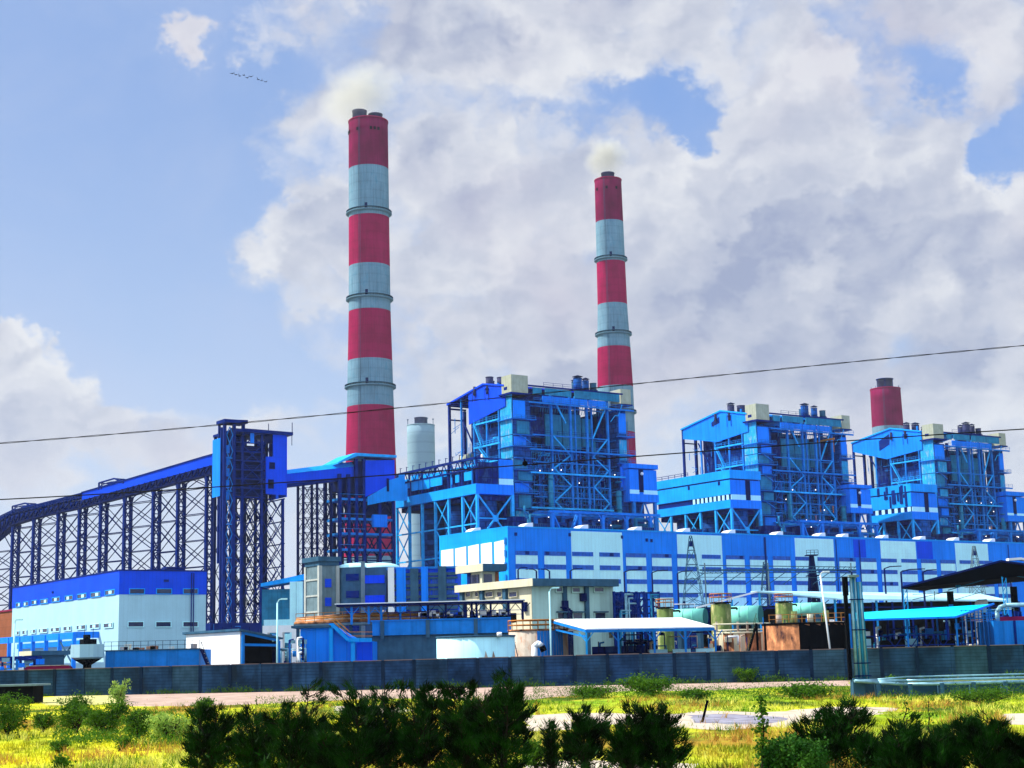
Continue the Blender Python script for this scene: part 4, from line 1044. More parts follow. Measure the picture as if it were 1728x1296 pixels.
# ---- short gallery between the towers
GB = TT.sub(Wt+.8, 2.0)
t = thing('conveyor_gallery', 'short deep blue conveyor gallery with light roof between the two transfer towers', 'conveyor gallery', GB)
P = [GB.onU(*q) for q in ((483, 800), (598, 787), (598, 804), (483, 816))]
b = MB(); b.extr(P, 'y', 0, 4); b.build('cladding', m_deep, t)
b = MB(); b.extr([(P[0][0], P[0][1]+.02), (P[1][0], P[1][1]+.02), (P[1][0], P[1][1]+1.3), (P[0][0], P[0][1]+1.1)], 'y', 1.2, 3); 
k = len(b.v)
(xa, za), (xb, zb_) = P[0], P[1]
b = MB(); b.poly([(xa, -.25, za), (xb, -.25, zb_), (xb, 2, zb_+1.6), (xa, 2, za+1.3)]); b.poly([(xa, 4.2, za), (xb, 4.2, zb_), (xb, 2, zb_+1.6), (xa, 2, za+1.3)]); b.poly([(xa, -.25, za), (xa, 2, za+1.3), (xa, 4.2, za)]); b.build('roof', m_sky, t)
b = MB(); b.extr([(P[3][0], P[3][1]), (P[2][0], P[2][1]), (P[2][0], P[2][1]-.8), (P[3][0], P[3][1]-1.1)], 'y', .3, 3.7); b.build('underside', m_navy, t)
tt = thing('conveyor_trestle', 'slim black lattice trestle with two panels under the short gallery', 'trestle', GB)
xs_ = [GB.onU(p, 870)[0] for p in (512.5, 536, 559)]; zt = GB.onU(536, 812)[1]
for x in xs_:
    for y in (.3, 3.7): b = MB(); b.beam((x, y, 0), (x, y, zt-(.4 if x > xs_[0] else 1.2)), .6); b.build('leg', m_navy2, tt)
for y in (.3, 3.7):
    b = MB()
    for x0, x1 in zip(xs_, xs_[1:]):
        nn = 9
        for k in range(nn):
            za, zc = zt-4.3*k-1.5, zt-4.3*(k+1)-1.5; xm = (x0+x1)/2
            b.beam((x0, y, zc), (xm, y, za), .17); b.beam((x1, y, zc), (xm, y, za), .17); b.beam((x0, y, za-.4), (x1, y, za-.6), .14); b.beam((x0, y, za), (x1, y, zc), .12); b.beam((x1, y, za), (x0, y, zc), .12)
    b.build('cross_bracing', m_navy2, tt)

# ---- second transfer tower
T2 = fry(572, 446, ANG, 790)
t = thing('transfer_tower', 'lower transfer tower with sloping deep blue cladding in front of the tallest chimney', 'conveyor tower', T2)
X = lambda px, py=850: T2.onU(px, py)[0]
Z = lambda px, py: T2.onU(px, py)[1]
W2 = X(664); D2 = 9; zt = Z(640, 771)
for p in (573, 588, 601, 614, 640, 663):
    for y in (0, D2): b = MB(); b.beam((X(p), y, 0), (X(p), y, zt-1 if p > 595 else Z(580, 800)), .9); b.build('column', m_navy if y == 0 else m_navy2, t)
b = MB()
for p, q in ((573, 588), (588, 601), (601, 614), (614, 640), (640, 663)):
    lattice(b, (X(p), 0), (X(q), 0), 5, Z(600, 830), 7, .34); lattice(b, (X(p), D2), (X(q), D2), 5, Z(600, 830), 5, .34)
b.build('cross_bracing', m_navy2, t)
b = MB()
for z in (Z(600, 845), Z(600, 878), Z(600, 903), Z(600, 930)): b.box(X(573), -.4, z, W2, D2, z+.7); b.beam((X(573), -.6, z+1.8), (X(614), -.6, z+1.8), .12)
b.build('floors', m_steel, t)
b = MB(); b.box(X(576), 1, Z(590, 828), X(664), D2-1, Z(590, 800)); b.box(X(601), .4, Z(600, 835), X(614), D2, zt-1.5); b.box(X(616), 1, Z(600, 868), X(664), D2+3, Z(640, 838)); b.build('inner_floors', m_navy2, t)
b = MB(); b.extr([(X(615, 840), Z(615, 839)), (X(664, 815), Z(664, 815)), (X(664, 775), Z(664, 776.5)), (X(615, 775), Z(615, 777.5))], 'y', -.6, -.2); b.build('front_cladding', m_deep, t)
b = MB(); b.box(X(615), -.25, Z(640, 776.8), X(664), .2, Z(640, 773.5)); b.build('ribbon_window', m_navy2, t)
b = MB(); b.extr([(-1.0, Z(572, 781)), (X(597), zt+.6), (W2+.5, zt+.6), (W2+.5, zt-.1), (X(600), zt-.3), (-1.0, Z(572, 781)-.5)], 'y', -1.4, D2+1); b.build('roof', m_steell, t)
b = MB(); b.box(X(627), -1.2, Z(640, 890), X(650), .2, Z(640, 869)); b.build('clad_room', m_hall, t)
b = MB()   # sloping chute gallery towards the bunkers
b.extr([(X(618), Z(618, 853)), (X(618), Z(618, 839)), (X(652), Z(652, 820)), (X(652), Z(652, 846))], 'y', -1.0, -.65)
b.extr([(X(652), Z(652, 846)), (X(652), Z(652, 812)), (X(671), Z(671, 806)), (X(671), Z(671, 801)), (X(681), Z(681, 799)), (X(681), Z(681, 818)), (X(685), Z(685, 817)), (X(685), Z(685, 845))], 'y', -1.0, -.65)
b.build('chute_cladding', m_sky, t)
b = MB(); b.box(X(650), -1.2, Z(652, 830), X(653.5), -1.02, Z(652, 808)); b.build('gap', m_navy2, t)

# ================================================================== LEFT HALL
LH = frz(202, 963, 25.0)
t = thing('process_building', 'two tone deep blue and white process building with two rows of small windows', 'building', LH)
wL = LH.onU(348, 965)[0]; dL = LH.onV(22, 991)[0]; zs = LH.onU(203, 1003)[1]
b = MB(); b.box(0, 0, 0, wL, dL, zs); b.build('lower_wall', m_lhw, t)
b = MB(); b.box(-.08, -.08, zs, wL+.08, dL+.08, 25); b.build('upper_wall', m_deep, t)
b = MB(); b.box(-.25, -.25, 25, wL+.25, 0, 25.3); b.box(-.25, 0, 25, 0, dL+.25, 25.3); b.box(0, 0, 25, wL, dL, 25.1); b.build('roof_edge', m_navy, t)
def win_v(fr, x0, x1, yc, h, par, a=0, m1=m_dark, fm=m_white, fw=.18, seed=0):
    p, q = fr.onV(x1, yc-h/2, a)[0], fr.onV(x0, yc, a)[0]; z = fr.onV((x0+x1)/2, yc, a)[1]; hh = h*.155*.5*1.05*(fr.o[1]/400)
    b = MB(); b.box(a-.16, p, z-hh, a-.10, q, z+hh); o = b.build('window', m1, par)
    b = MB(); f_ = fw; b.box(a-.26, p-f_, z+hh, a-.09, q+f_, z+hh+f_); b.box(a-.26, p-f_, z-hh-f_, a-.09, q+f_, z-hh); b.box(a-.26, p-f_, z-hh, a-.09, p, z+hh); b.box(a-.26, q, z-hh, a-.09, q+f_, z+hh); b.build('frame', fm, o)
    if seed:
        r = random.Random(seed); c = p+(q-p)*r.uniform(.1, .6); b = MB(); b.box(a-.2, c, z-hh+.1, a-.165, c+(q-p)*.3, z+hh-.1); b.build('sash', m_wpan, o)
def win_u(fr, x0, x1, yc, h, par, bb=0, m1=m_dark, fm=m_white, fw=.18):
    p, q = fr.onU(x0, yc, bb)[0], fr.onU(x1, yc, bb)[0]; z0 = fr.onU((x0+x1)/2, yc+h/2, bb)[1]; z1 = fr.onU((x0+x1)/2, yc-h/2, bb)[1]
    b = MB(); b.box(p, bb-.16, z0, q, bb-.10, z1); o = b.build('window', m1, par)
    f_ = fw; b = MB(); b.box(p-f_, bb-.26, z1, q+f_, bb-.09, z1+f_); b.box(p-f_, bb-.3, z0-f_, q+f_, bb-.09, z0); b.box(p-f_, bb-.26, z0, p, bb-.09, z1); b.box(q, bb-.26, z0, q+f_, bb-.09, z1); b.build('frame', fm, o)
    return o
for i, (x0, x1, yc) in enumerate(((135,170,483),(195,235,476),(262,305,463),(333,393,455),(428,490,440),(533,595,427),(633,705,412),(742,818,400),(858,935,382))):
    win_v(LH, x0/4.8, x1/4.8, 920+yc/4.8, 6.5, t, seed=i+1, fm=m_sky)
for i, (x0, x1, yc) in enumerate(((125,160,712),(188,222,706),(255,293,698),(322,388,692),(420,487,684),(522,580,675),(628,698,665),(735,810,656),(848,918,649))):
    win_v(LH, x0/4.8, x1/4.8, 920+yc/4.8, 6, t, seed=i+20, fm=m_wpan)
for x0, x1 in ((1050, 1165), (1268, 1385), (1485, 1598)): win_u(LH, x0/4.8, x1/4.8, 920+374/4.8, 7.5, t, fm=m_sky)
for x0, x1 in ((1038, 1158), (1263, 1380), (1482, 1598)): win_u(LH, x0/4.8, x1/4.8, 920+641/4.8, 7.5, t, fm=m_wpan)
b = MB()
for px in (1545, 1563): x = LH.onU(px/4.8, 1000)[0]; b.cyl((x, -.45, 1), (x, -.45, 24.6), .14, n=8)
b.build('downpipe', m_navy, t)
x = LH.onU(1345/4.8, 985)[0]; b = MB(); b.box(x-.6, -.3, zs+3, x+.6, -.09, 23); b.build('louvre_strip', m_navy, t)
p = LH.onV(432/4.8, 995)[0]; b = MB(); b.box(-.3, p-.5, zs+2.5, -.09, p+.5, 22.5); b.build('louvre_strip', m_navy, t)
for px, w, h in ((1440, 2.6, 1.1), (1290, 1.3, .6)):
    x = LH.onU(px/4.8, 962)[0]; b = MB(); b.box(x-w, 2, 25.1, x+w, 5, 25.1+h*.7); b.box(x-w*.8, 1.8, 25.1+h*.72, x+w*1.1, 5.2, 25.1+h); b.build('roof_fan', m_navy, t)
# blue portal frame along its foot
PF = LH.sub(-6, 0); t = thing('portal_frame', 'row of deep blue steel posts and beams along the foot of the two tone building', 'steel frame', PF)
zf = PF.onV(125, 1068)[1]; ys = [PF.onV(p, 1078)[0] for p in (125, 101, 78, 56, 35, 16, -4)]
for y in ys: b = MB(); b.beam((0, y, 0), (0, y, zf), .9, .7); b.build('post', m_hall, t)
b = MB(); b.beam((0, ys[0], zf-.6), (0, ys[-1], zf-.6), .5, 1.6); b.beam((0, ys[0], zf-.5), (11, ys[0], zf-.5), .6, 1.5); b.beam((5.5, ys[0]+2, zf-2.2), (5.5, ys[-1], zf-2.2), .4, 1.3)
b.build('beam', m_hall, t)
b = MB(); b.xbr((0, ys[0]+.6, 3.5), (0, ys[1]-.6, 3.5), (0, ys[1]-.6, zf-2), (0, ys[0]+.6, zf-2), .3); b.build('brace', m_gray, t)
# orange clad building at the edge
O1 = fry(23, 470, ANG, 1040); t = thing('warehouse', 'terracotta clad warehouse at the left edge behind the two tone building', 'building', O1)
z0 = O1.onV(20, 1031)[1]; b = MB(); b.box(0, 0, 0, 20, 40, z0); b.build('wall', m_terra, t); b = MB(); b.box(-.4, -.3, z0, 20.3, 40.3, z0+.5); b.build('roof', m_maroon, t)

# ================================================================== YARD
def zof(fr, px, py, b=0): return fr.onU(px, py, b)[1]
# ---- control building
CB = frz(899, 976, 14.2); t = thing('control_building', 'cream control building with overhanging slab roof and upper room', 'building', CB)
wc = CB.onU(1044, 977)[0]; dc = CB.onV(768, 986)[0]; zl = CB.onU(899, 988.5)[1]
b = MB(); b.box(0, 0, zl, wc, dc, 14.2); b.build('roof_slab', m_gray, t)
b = MB(); b.box(-.12, -.03, zl-.02, -.005, dc, 14.22); b.build('lit_slab_face', m_cream, t)  # cream overlay paints the sunlit left face of the slab
x1 = CB.onU(1035, 1000, 1.6)[0]; y1 = CB.onV(778, 1000, .9)[0]
b = MB(); b.box(.9, 1.6, 0, x1, y1, zl); b.build('wall', m_creamshade, t)  # front shade painted as a grey-green tone of the cream
b = MB(); b.box(.8, 1.62, 0, .895, y1, zl-.02); b.build('side_wall', m_cream, t)  # sunlit side laid over in plain cream
for p in (952, 989): x = CB.onU(p, 1020, 1.6)[0]; b = MB(); b.box(x-.35, 1.2, 0, x+.35, 1.59, zl-.01); b.build('pillar', m_gray, t)
for p in (783, 817, 856): y = CB.onV(p, 1010, .9)[0]; b = MB(); b.box(.3, y-.4, 0, .79, y+.4, zl-.01); b.build('pillar', m_gray, t)
for x0, x1_ in ((788, 795.5), (804, 808.5), (821, 833), (841, 848), (861, 874)): win_v(CB, x0, x1_, 1003, 7.5, t, a=.78, fm=m_cream, fw=.08)
for x0, x1_, y in ((938, 947, 995), (965, 977, 995.5), (1002, 1017, 995)): win_u(CB, x0, x1_, y, 6.5, t, 1.6, fm=m_creamshade)
for x0, x1_ in ((940, 955), (966, 981), (1003, 1020)):
    o = win_u(CB, x0, x1_, 1039, 9, t, 1.6, fm=m_creamshade); p, q = CB.onU(x0-2, 1035, 1.6)[0], CB.onU(x1_+2, 1035, 1.6)[0]; z = zof(CB, x0, 1034, 1.6); b = MB(); b.box(p, .8, z, q, 1.5, z+.2); b.build('sunshade', m_gray, o)
b = MB(); x = CB.onU(982, 1008, 1.6)[0]; z = zof(CB, 982, 1008, 1.6); b.box(x-.5, 1.0, z-.6, x+.5, 1.55, z+.6); b.build('air_conditioner', m_navy2, t)
b = MB(); z = zof(CB, 950, 1024, 1.6)
b.box(CB.onU(947, 1020, 1.6)[0], .9, z-.3, CB.onU(955, 1020, 1.6)[0], 1.5, z+.9)
for k in range(3): x = CB.onU(954+k*3, 1028, 1.6)[0]; b.pipe([(x-1.4, .9, z-.1-k*.25), (x, .9, z-.1-k*.25), (x, .9, 2)], .13, 6)
b.build('cable_duct', m_navy2, t)
b = MB(); y = CB.onV(888, 1024, .9)[0]; z = CB.onV(888, 1024, .9)[1]; b.box(.3, y-.5, z-.7, .78, y+.4, z+.7); b.build('wall_cabinet', m_navy2, t)
# upper room
RM = CB.sub(*[0, 0]); 
ym, zm = CB.onV(815, 951, 2.2); zr0 = CB.onV(815, 963.5, 2.2)[1]
yf = CB.onV(769.5, 957, 2.2)[0]; ym = CB.onV(815, 955, 2.2)[0]; xr = CB.onU(854, 952, ym)[0]
b = MB(); b.box(2.2, ym, zr0, xr, yf, zm); o = b.build('upper_slab', m_gray, t); b = MB(); b.box(2.1, ym-.03, zr0-.02, 2.195, yf, zm+.02); b.build('lit_slab_face', m_cream, o)  # upper slab's left face painted cream as if sunlit
b = MB(); b.box(2.9, ym+1.4, 14.2, xr-1.2, yf-2.5, zr0); rw = b.build('upper_room', m_cream, t)
b = MB(); b.box(xr-1.2, ym+1.2, 14.2, xr-.6, ym+5, zr0); b.build('brick_end', m_terra, rw)
b = MB(); b.box(2.7, ym+2.2, 14.3, 2.85, ym+4.8, zr0-.4); b.box(3.2, ym+1.2, 14.3, xr-1.9, ym+1.35, zr0-.4); b.box(2.7, yf-5.2, 14.6, 2.85, yf-4.0, zr0-.5); b.build('dark_window', m_dark, rw)
b = MB(); b.box(2.6, yf-3.4, 14.2, 3.2, yf-2.6, zr0); b.build('column', m_navy, rw)

# ---- cable trestle beside it
CR = fry(1036, 235, ANG, 1010); t = thing('cable_rack', 'dense dark blue rack of pipes and cables right of the control building', 'pipe rack', CR); w = CR.onU(1111, 1000)[0]; z1 = zof(CR, 1036, 998); z0 = 0
b = MB()
for q in range(7):
    for y in (0, 3, 6): b.beam((w*q/6, y, 0), (w*q/6, y, z1), .3)
b.build('post', m_navy, t)
b = MB(); r = random.Random(5)
for q in range(9):
    z = z1-.2-q*(z1-3)/9; b.beam((0, 0, z), (w, 0, z), .22); b.beam((0, 6, z), (w, 6, z), .22)
for q in range(60): x = r.uniform(0, w-1); z = r.uniform(3, z1); b.beam((x, -.1, z), (x+r.uniform(-.8, 1.2), -.1, z-r.uniform(.4, 1.6)), .12)
b.build('rack_beam', m_navy, t)
for q in range(12):
    b = MB(); x = r.uniform(0, w-1.5); z = r.uniform(5, z1-.3); b.pipe([(x, -.4, 1), (x, -.4, z), (x+r.uniform(.8, 2), -.4, z)], .13, 7); b.build('pipe', m_galv if q % 2 else m_gg, t)
b = MB(); b.box(0, 6.5, 0, w, 7, z1-.5); b.build('back_sheet', m_navy2, t)

# ---- concrete stair tower and the ribbed blue blocks left of the control building
CT = fry(538, 330, ANG, 960); t = thing('stair_tower', 'weathered concrete stair tower with projecting cap, left of the ribbed blue block', 'stair tower', CT)
zt = zof(CT, 538, 939); w = CT.onU(573, 950)[0]; d = CT.onV(513, 950)[0]
b = MB(); b.box(.3, .3, 0, w-.3, d-.3, zt-1); b.build('shaft', m_conc, t)
b = MB(); b.box(-.3, -.3, zt-1, w+.2, d+.3, zt); b.box(.1, .1, zt-1.9, w-.1, d-.1, zt-1.01); b.build('cap', m_gray, t)
b = MB()
for x, y in ((.2, .2), (.2, d-.5), (w-.6, .2)): b.box(x-.15, y-.15, 0, x+.6, y+.6, zt-1.92)
b.build('corner_column', m_lgrey, t)
b = MB()
for k in range(4): z = zt-5-k*3.4; b.box(.12, .8, z, .28, d-.6, z+.35)
b.build('string_course', m_lgrey, t)
for k in range(4):
    z = zt-6.5-k*4; b = MB(); b.box(w*.32, .18, z, w*.62, .28, z+1.8); b.build('window', m_deep, t)
RB = fry(655, 300, 0.0, 970); t = thing('filter_building', 'ribbed blue and pale filter building with horizontal louvre bands', 'building', RB)
z1 = zof(RB, 655, 958); w = RB.onU(772, 958)[0]; 
b = MB(); b.box(0, 0, 0, w, 18, z1-.4); b.build('wall', m_deep, t)
for i, px in enumerate((657, 672, 695, 713, 742)):
    x = RB.onU(px, 980)[0]; ww = (1.0, 1.5, 1.3, 1.1, 1.3)[i]; b = MB(); b.box(x-ww*.2, -.9, 0, x+ww, 0, z1-(0 if i != 2 else .3)); b.build('rib', (m_wht, m_hall, m_gray, m_hall, m_gray)[i], t)
for k in range(5):
    z = z1-1.7-k*2.15; b = MB(); b.box(.9, -.5, z, w, -.02, z+.55); b.box(.9, -.3, z-.7, w, -.02, z-.3); b.build('louvre_band', m_gray, t)
for k in range(4):
    for px in (690, 719, 738, 760):
        x = RB.onU(px, 980)[0]; b = MB(); b.box(x-1, -.12, z1-3.2-k*2.15, x+.9, -.01, z1-2.3-k*2.15); b.build('window', m_winb, t)
b = MB(); b.box(-.3, -.4, z1-.4, w+.3, 18.2, z1); b.build('roof_slab', m_steel, t)
R2 = fry(578, 312, 0.0, 970); t = thing('filter_building', 'blotchy blue grey block with deep blue bands right of the concrete stair tower', 'building', R2)
z1 = zof(R2, 600, 958); w = R2.onU(651, 958)[0]
b = MB(); b.box(0, 0, 0, w, 12, z1); b.build('wall', m_gray, t)
for k in range(2): b = MB(); b.box(w*.5, -.2, z1-3.2-k*4, w-.3, -.01, z1-1.6-k*4); b.build('blue_band', m_deep, t)
b = MB(); b.box(w*.43, -.5, 0, w*.52, -.02, z1+1.2); 
for k in range(14): b.box(w*.43, -.6, 1+k*1.1, w*.52, -.51, 1.35+k*1.1)
b.build('pilaster', m_conc, t)
for k in range(4): b = MB(); b.box(w*.08, -.15, z1-2.6-k*3.4, w*.38, -.01, z1-1.2-k*3.4); b.build('louvre', m_navy, t)
# two domed silos behind
for px, r_, lab in ((602, 4.3, 'white domed silo behind the blotchy blue grey block'), (640, 4.4, 'second white domed silo further right, behind the blotchy block')):
    D = fry(px, 336, 0.0, 950); t = thing('domed_silo', lab, 'silo', D, 'white domed silos'); z = zof(D, px, 959)
    b = MB(); b.cyl((0, 0, 0), (0, 0, z), r_, n=24); b.build('drum', m_gray, t); b = MB(); b.ball((0, 0, z), r_*1.04, 24, 8, .26, 0); b.build('dome', m_wpan, t)
# blue roofed link building and pillars
LB = fry(495, 380, 0.0, 970); t = thing('link_building', 'low building with light blue pitched roof between the tall tower and the concrete stair tower', 'building', LB)
z1 = zof(LB, 495, 968); w = LB.onU(540, 968)[0]; x0 = LB.onU(440, 968)[0]
b = MB(); b.extr([(x0, z1-2.2), (w, z1+.6), (w, z1-1.1), (x0, z1-3)], 'y', 0, 9); b.build('roof', m_sky, t)
b = MB(); b.box(x0, 2, 0, w, 8, z1-3.6); b.build('wall', m_gg, t)
for k in range(3): b = MB(); b.box(x0+.5, 1.8, 4+k*3.5, w-2, 1.98, 6.2+k*3.5); b.build('light_panel', m_wpan, t)
for px in (496, 507): x = LB.onU(px, 1000)[0]; b = MB(); b.box(x-.8, -1.5, 0, x+.7, 0, z1-2.0); b.build('column', m_wpan, t)
for k in range(3): b = MB(); x = LB.onU(501, 1000)[0]; b.box(x-.5, -.9, 7+k*3.6, x+.5, -.1, 8.8+k*3.6); b.build('dark_window', m_deep, t)

# ---- long open canopy on the channel
CN = fry(628, 205, 0.0, 1047); 
t = thing('settling_channel', 'long raised blue concrete channel on dark walls, under the thin canopy', 'tank', CN)
w = CN.onU(862, 1047)[0]; z1 = zof(CN, 745, 1046.5); z0 = zof(CN, 745, 1070); wd2 = CN.onU(737, 1090)[0]
b = MB(); b.box(0, 0, z0, w, 7, z1); b.build('trough', m_btank, t)
b = MB(); b.box(-.8, .5, 0, wd2+12, 6, z0-.02); b.build('base_wall', m_gray, t)
for px in (645, 722, 803): x = CN.onU(px, 1060)[0]; b = MB(); b.box(x-.25, -.3, z0-.4, x+.25, -.01, z1+.1); b.build('pilaster', m_gray, t)
b = MB(); b.box(-.2, -.15, z1+.01, w, .2, z1+.2); b.build('kerb', m_steel, t)
t = thing('walkway_canopy', 'long thin flat canopy on dark posts above the blue channel', 'canopy', CN)
zc = zof(CN, 745, 1014.5); xa = CN.onU(565, 1016)[0]; xb = CN.onU(886, 1016)[0]
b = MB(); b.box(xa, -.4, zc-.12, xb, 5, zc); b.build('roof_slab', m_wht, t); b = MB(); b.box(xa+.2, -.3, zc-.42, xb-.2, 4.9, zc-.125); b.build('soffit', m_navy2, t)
for px in (593, 622, 643, 675, 722, 752, 785, 796, 804, 828, 858, 882):
    x = CN.onU(px, 1030)[0]; b = MB(); b.beam((x, .3, z1-.3), (x, .3, zc-.4), .3 if px != 785 else .5); b.beam((x, .3, zc-1.6), (x+1.0, .3, zc-.45), .1); b.beam((x, .3, zc-1.6), (x-1.0, .3, zc-.45), .1); b.build('post', m_navy2 if px > 700 else m_steel, t)
b = MB(); rail(b, [(xa+7, .05, z1), (xb-.5, .05, z1)], 1.1, 1.4, .07); b.build('handrail', m_navy, t)
r = random.Random(9)
for k in range(46): b = MB(); x = r.uniform(CN.onU(740, 1040)[0], xb-1); y = 1+r.random()*3; b.box(x, y, z1-.5, x+r.uniform(.2, 1.1), y+.6, z1+r.uniform(.3, 1.1)); b.build('pump_gear', m_black, t)
for k in range(14): b = MB(); x = r.uniform(CN.onU(700, 1040)[0], xb-3); b.box(x, .8, z1+.5, x+r.uniform(.3, 1.4), 1.0, z1+r.uniform(.8, 1.3)); b.build('white_fitting', m_wht, t)
# rusty pipes on the deck
PP = fry(495, 206, 0.0, 1045); t = thing('pipe_run', 'bundle of rusty brown pipes and yellowish rails running above the blue stair building', 'pipes', PP)
wq = PP.onU(740, 1040)[0]
for k in range(7):
    za = zof(PP, 500, 1052-k*1.5); zb2 = zof(PP, 700, 1046-k*2.4+.5); b = MB(); y = .8+k*.4; b.pipe([(0, y, za), (PP.onU(590, 1040)[0], y, (za+zb2)/2+.15), (wq, y, zb2)], .11 if k % 2 else .17, 8); b.build('pipe', (m_rust, m_orail, m_rustl)[k % 3], t)
b = MB(); rail(b, [(.3, .3, zof(PP, 500, 1050)), (PP.onU(640, 1040)[0], .3, zof(PP, 640, 1044))], 1.1, 1.2, .07); b.build('handrail', m_orail, t)
b = MB(); b.box(0, .2, zof(PP, 520, 1056), PP.onU(632, 1050)[0], 5, zof(PP, 520, 1053)); b.build('deck', m_conc, t)
for px in (500, 545, 590, 628): x = PP.onU(px, 1050)[0]; b = MB(); b.beam((x, 1.5, 0), (x, 1.5, zof(PP, 520, 1056)), .4); b.build('post', m_gray, t)
# ---- blue stair building
SB = fry(503, 195, 0.0, 1060); t = thing('stair_building', 'bright blue walled low building with outside stair and landing', 'building', SB)
z1 = zof(SB, 510, 1056); w = SB.onU(598, 1060)[0]; xc = SB.onU(555, 1060)[0]; xd = SB.onU(556, 1060)[0]
b = MB(); b.box(.3, 0, 0, xd, 8, z1-.3); b.extr([(xd, 0), (SB.onU(628, 1090)[0], 0), (SB.onU(628, 1090)[0], zof(SB, 628, 1082)), (SB.onU(600, 1080)[0], zof(SB, 600, 1080)), (xd+.6, z1-.3), (xd, z1-.3)], 'y', .6, 7); b.build('wall', m_hall, t)
b = MB(); b.box(-.8, -.5, z1-.3, xd+.2, 8.3, z1); b.build('roof_slab', m_gray, t)
b = MB(); b.beam((xd+.2, -.1, 0), (xd+.2, -.1, z1+.2), .5); x6 = SB.onU(596, 1090)[0]; b.beam((x6, -.1, 0), (x6, -.1, zof(SB, 596, 1080)), .5); b.build('corner_post', m_sky, t)
b = MB()
for dy in (0, 1.2): b.beam((xd+.3, dy-.4, z1+.1), (SB.onU(588, 1078)[0], dy-.4, zof(SB, 588, 1080)), .22, .4); 
b.beam((SB.onU(588, 1078)[0], -.4, zof(SB, 588, 1080)), (SB.onU(628, 1080)[0], -.4, zof(SB, 628, 1080)), .25, .45)
b.build('stair_string', m_sky, t)
b = MB()
for k in range(12): c = k/12; xx = xd+.3+(SB.onU(588, 1078)[0]-xd-.3)*c; zz = z1+.1+(zof(SB, 588, 1080)-z1-.1)*c; b.box(xx, -.3, zz, xx+.3, .7, zz+.05)
b.build('treads', m_steel, t)
b = MB()
for h in (.5, 1.0):
    for y in (-.5, .8): b.path([(xd+.3, y, z1+.1+h), (SB.onU(590, 1078)[0], y, zof(SB, 590, 1080)+h), (SB.onU(628, 1078)[0], y, zof(SB, 628, 1080)+h)], .06)
b.build('handrail', m_orail, t)
b = MB(); b.box(x6+.5, -.02, .2, SB.onU(628, 1090)[0], .55, zof(SB, 610, 1084)); b.build('door', m_deep, t)
# ---- white portal
WP = fry(443, 225, 0.0, 1065); t = thing('portal_frame', 'white painted concrete portal behind the lamp post', 'concrete frame', WP)
z1 = zof(WP, 443, 1056); w = WP.onU(504, 1056)[0]
b = MB(); b.box(0, 0, z1-1.0, w, 2, z1); b.build('beam', m_wht, t)
for x in (0, w*.42, w-1): b = MB(); b.box(x, 0, 0, x+.7, 2, z1-1.0); b.build('post', m_wht, t)
b = MB(); r = random.Random(3)
for k in range(12): z = .8+k*.42; b.beam((w*.3, 2.5, z), (w, 2.5, z+r.uniform(-.1, .1)), .12)
for k in range(6): x = w*.35+k*1.0; b.beam((x, 2.6, 0), (x, 2.6, 5.5), .14)
b.build('pipe_grid', m_gray, t)
# ---- white shed
WS = fry(407, 186, ANG, 1065); t = thing('shed', 'white shed with dark open front and blue eaves beam', 'shed', WS)
z1 = zof(WS, 407, 1065); w = WS.onU(469, 1078)[0]; d = WS.onV(316, 1072)[0]; z2 = zof(WS, 469, 1079)
b = MB(); b.extr([(0, 0), (d, 0), (d, z1), (0, z1)], 'x', -.15, 0); b.build('side_wall', m_wht, t)
b = MB(); b.box(w-.2, 0, 0, w, d, z2-.2); b.box(0, d-.2, 0, w-.22, d, z2-.2); b.build('rear_wall', m_navy2, t)
b = MB(); b.extr([(-.5, z1+.02), (w+.4, z2), (w+.4, z2+.2), (-.5, z1+.3)], 'y', -.6, d+.4); b.build('roof', m_gray, t)
b = MB(); b.beam((.1, -.3, 0), (.1, -.3, z1-.1), .3); b.beam((0, -.3, z1-1.6), (w, -.3, z1-1.75), .25, .3); b.beam((0, -.3, z1-.2), (w, -.3, z2-.15), .3); b.beam((w, -.3, 0), (w, -.3, z2-.2), .25); b.build('front_frame', m_steel, t)
b = MB(); b.box(.1, 1, 0, w-.3, 1.1, z1-.4); b.build('interior_shade', m_black, t)  # black sheet painted in for the shade inside the shed

# ---- blue sunk tank at the left with rail
BT = fry(178, 180, 0.0, 1100); t = thing('concrete_tank', 'rectangular blue concrete tank with thin posts along its rim, left of the white shed', 'tank', BT)
z1 = zof(BT, 250, 1097.5); w = BT.onU(336, 1100)[0]
b = MB(); b.box(0, 0, 0, w, 7, z1); b.build('wall', m_btank, t)
b = MB(); b.box(-.15, -.12, z1, w+.1, .2, z1+.12); b.build('rim', m_gray, t)
b = MB(); rail(b, [(-.2, .1, z1+.12), (w, .1, z1+.12)], .95, .8, .045); b.build('railing', m_navy2, t)
r = random.Random(8)
for k in range(9):
    b = MB(); x = r.uniform(.5, w-1.5); b.box(x, 2.5, z1-.3, x+r.uniform(.4, 1.2), 3.5, z1+r.uniform(.3, .8)); b.build('valve_gear', (m_rust, m_cream, m_rustl)[k % 3], t)
b = MB(); b.cyl((w-.6, -.3, 1.0), (w-.6, 0, 1.0), .55, n=16); b.build('hatch', m_navy, t)
st_ = thing('steel_stair', 'narrow steel stair against the end of the blue concrete tank', 'stair', BT.sub(w+.2, 0)); b = MB()
for y in (0, .8): b.beam((0, y, z1), (1.9, y, 0), .12, .25)
b.build('string', m_navy2, st_); b = MB()
for k in range(9): c = k/9; b.box(1.9*c-.1, .05, z1*(1-c), 1.9*c+.15, .75, z1*(1-c)+.05)
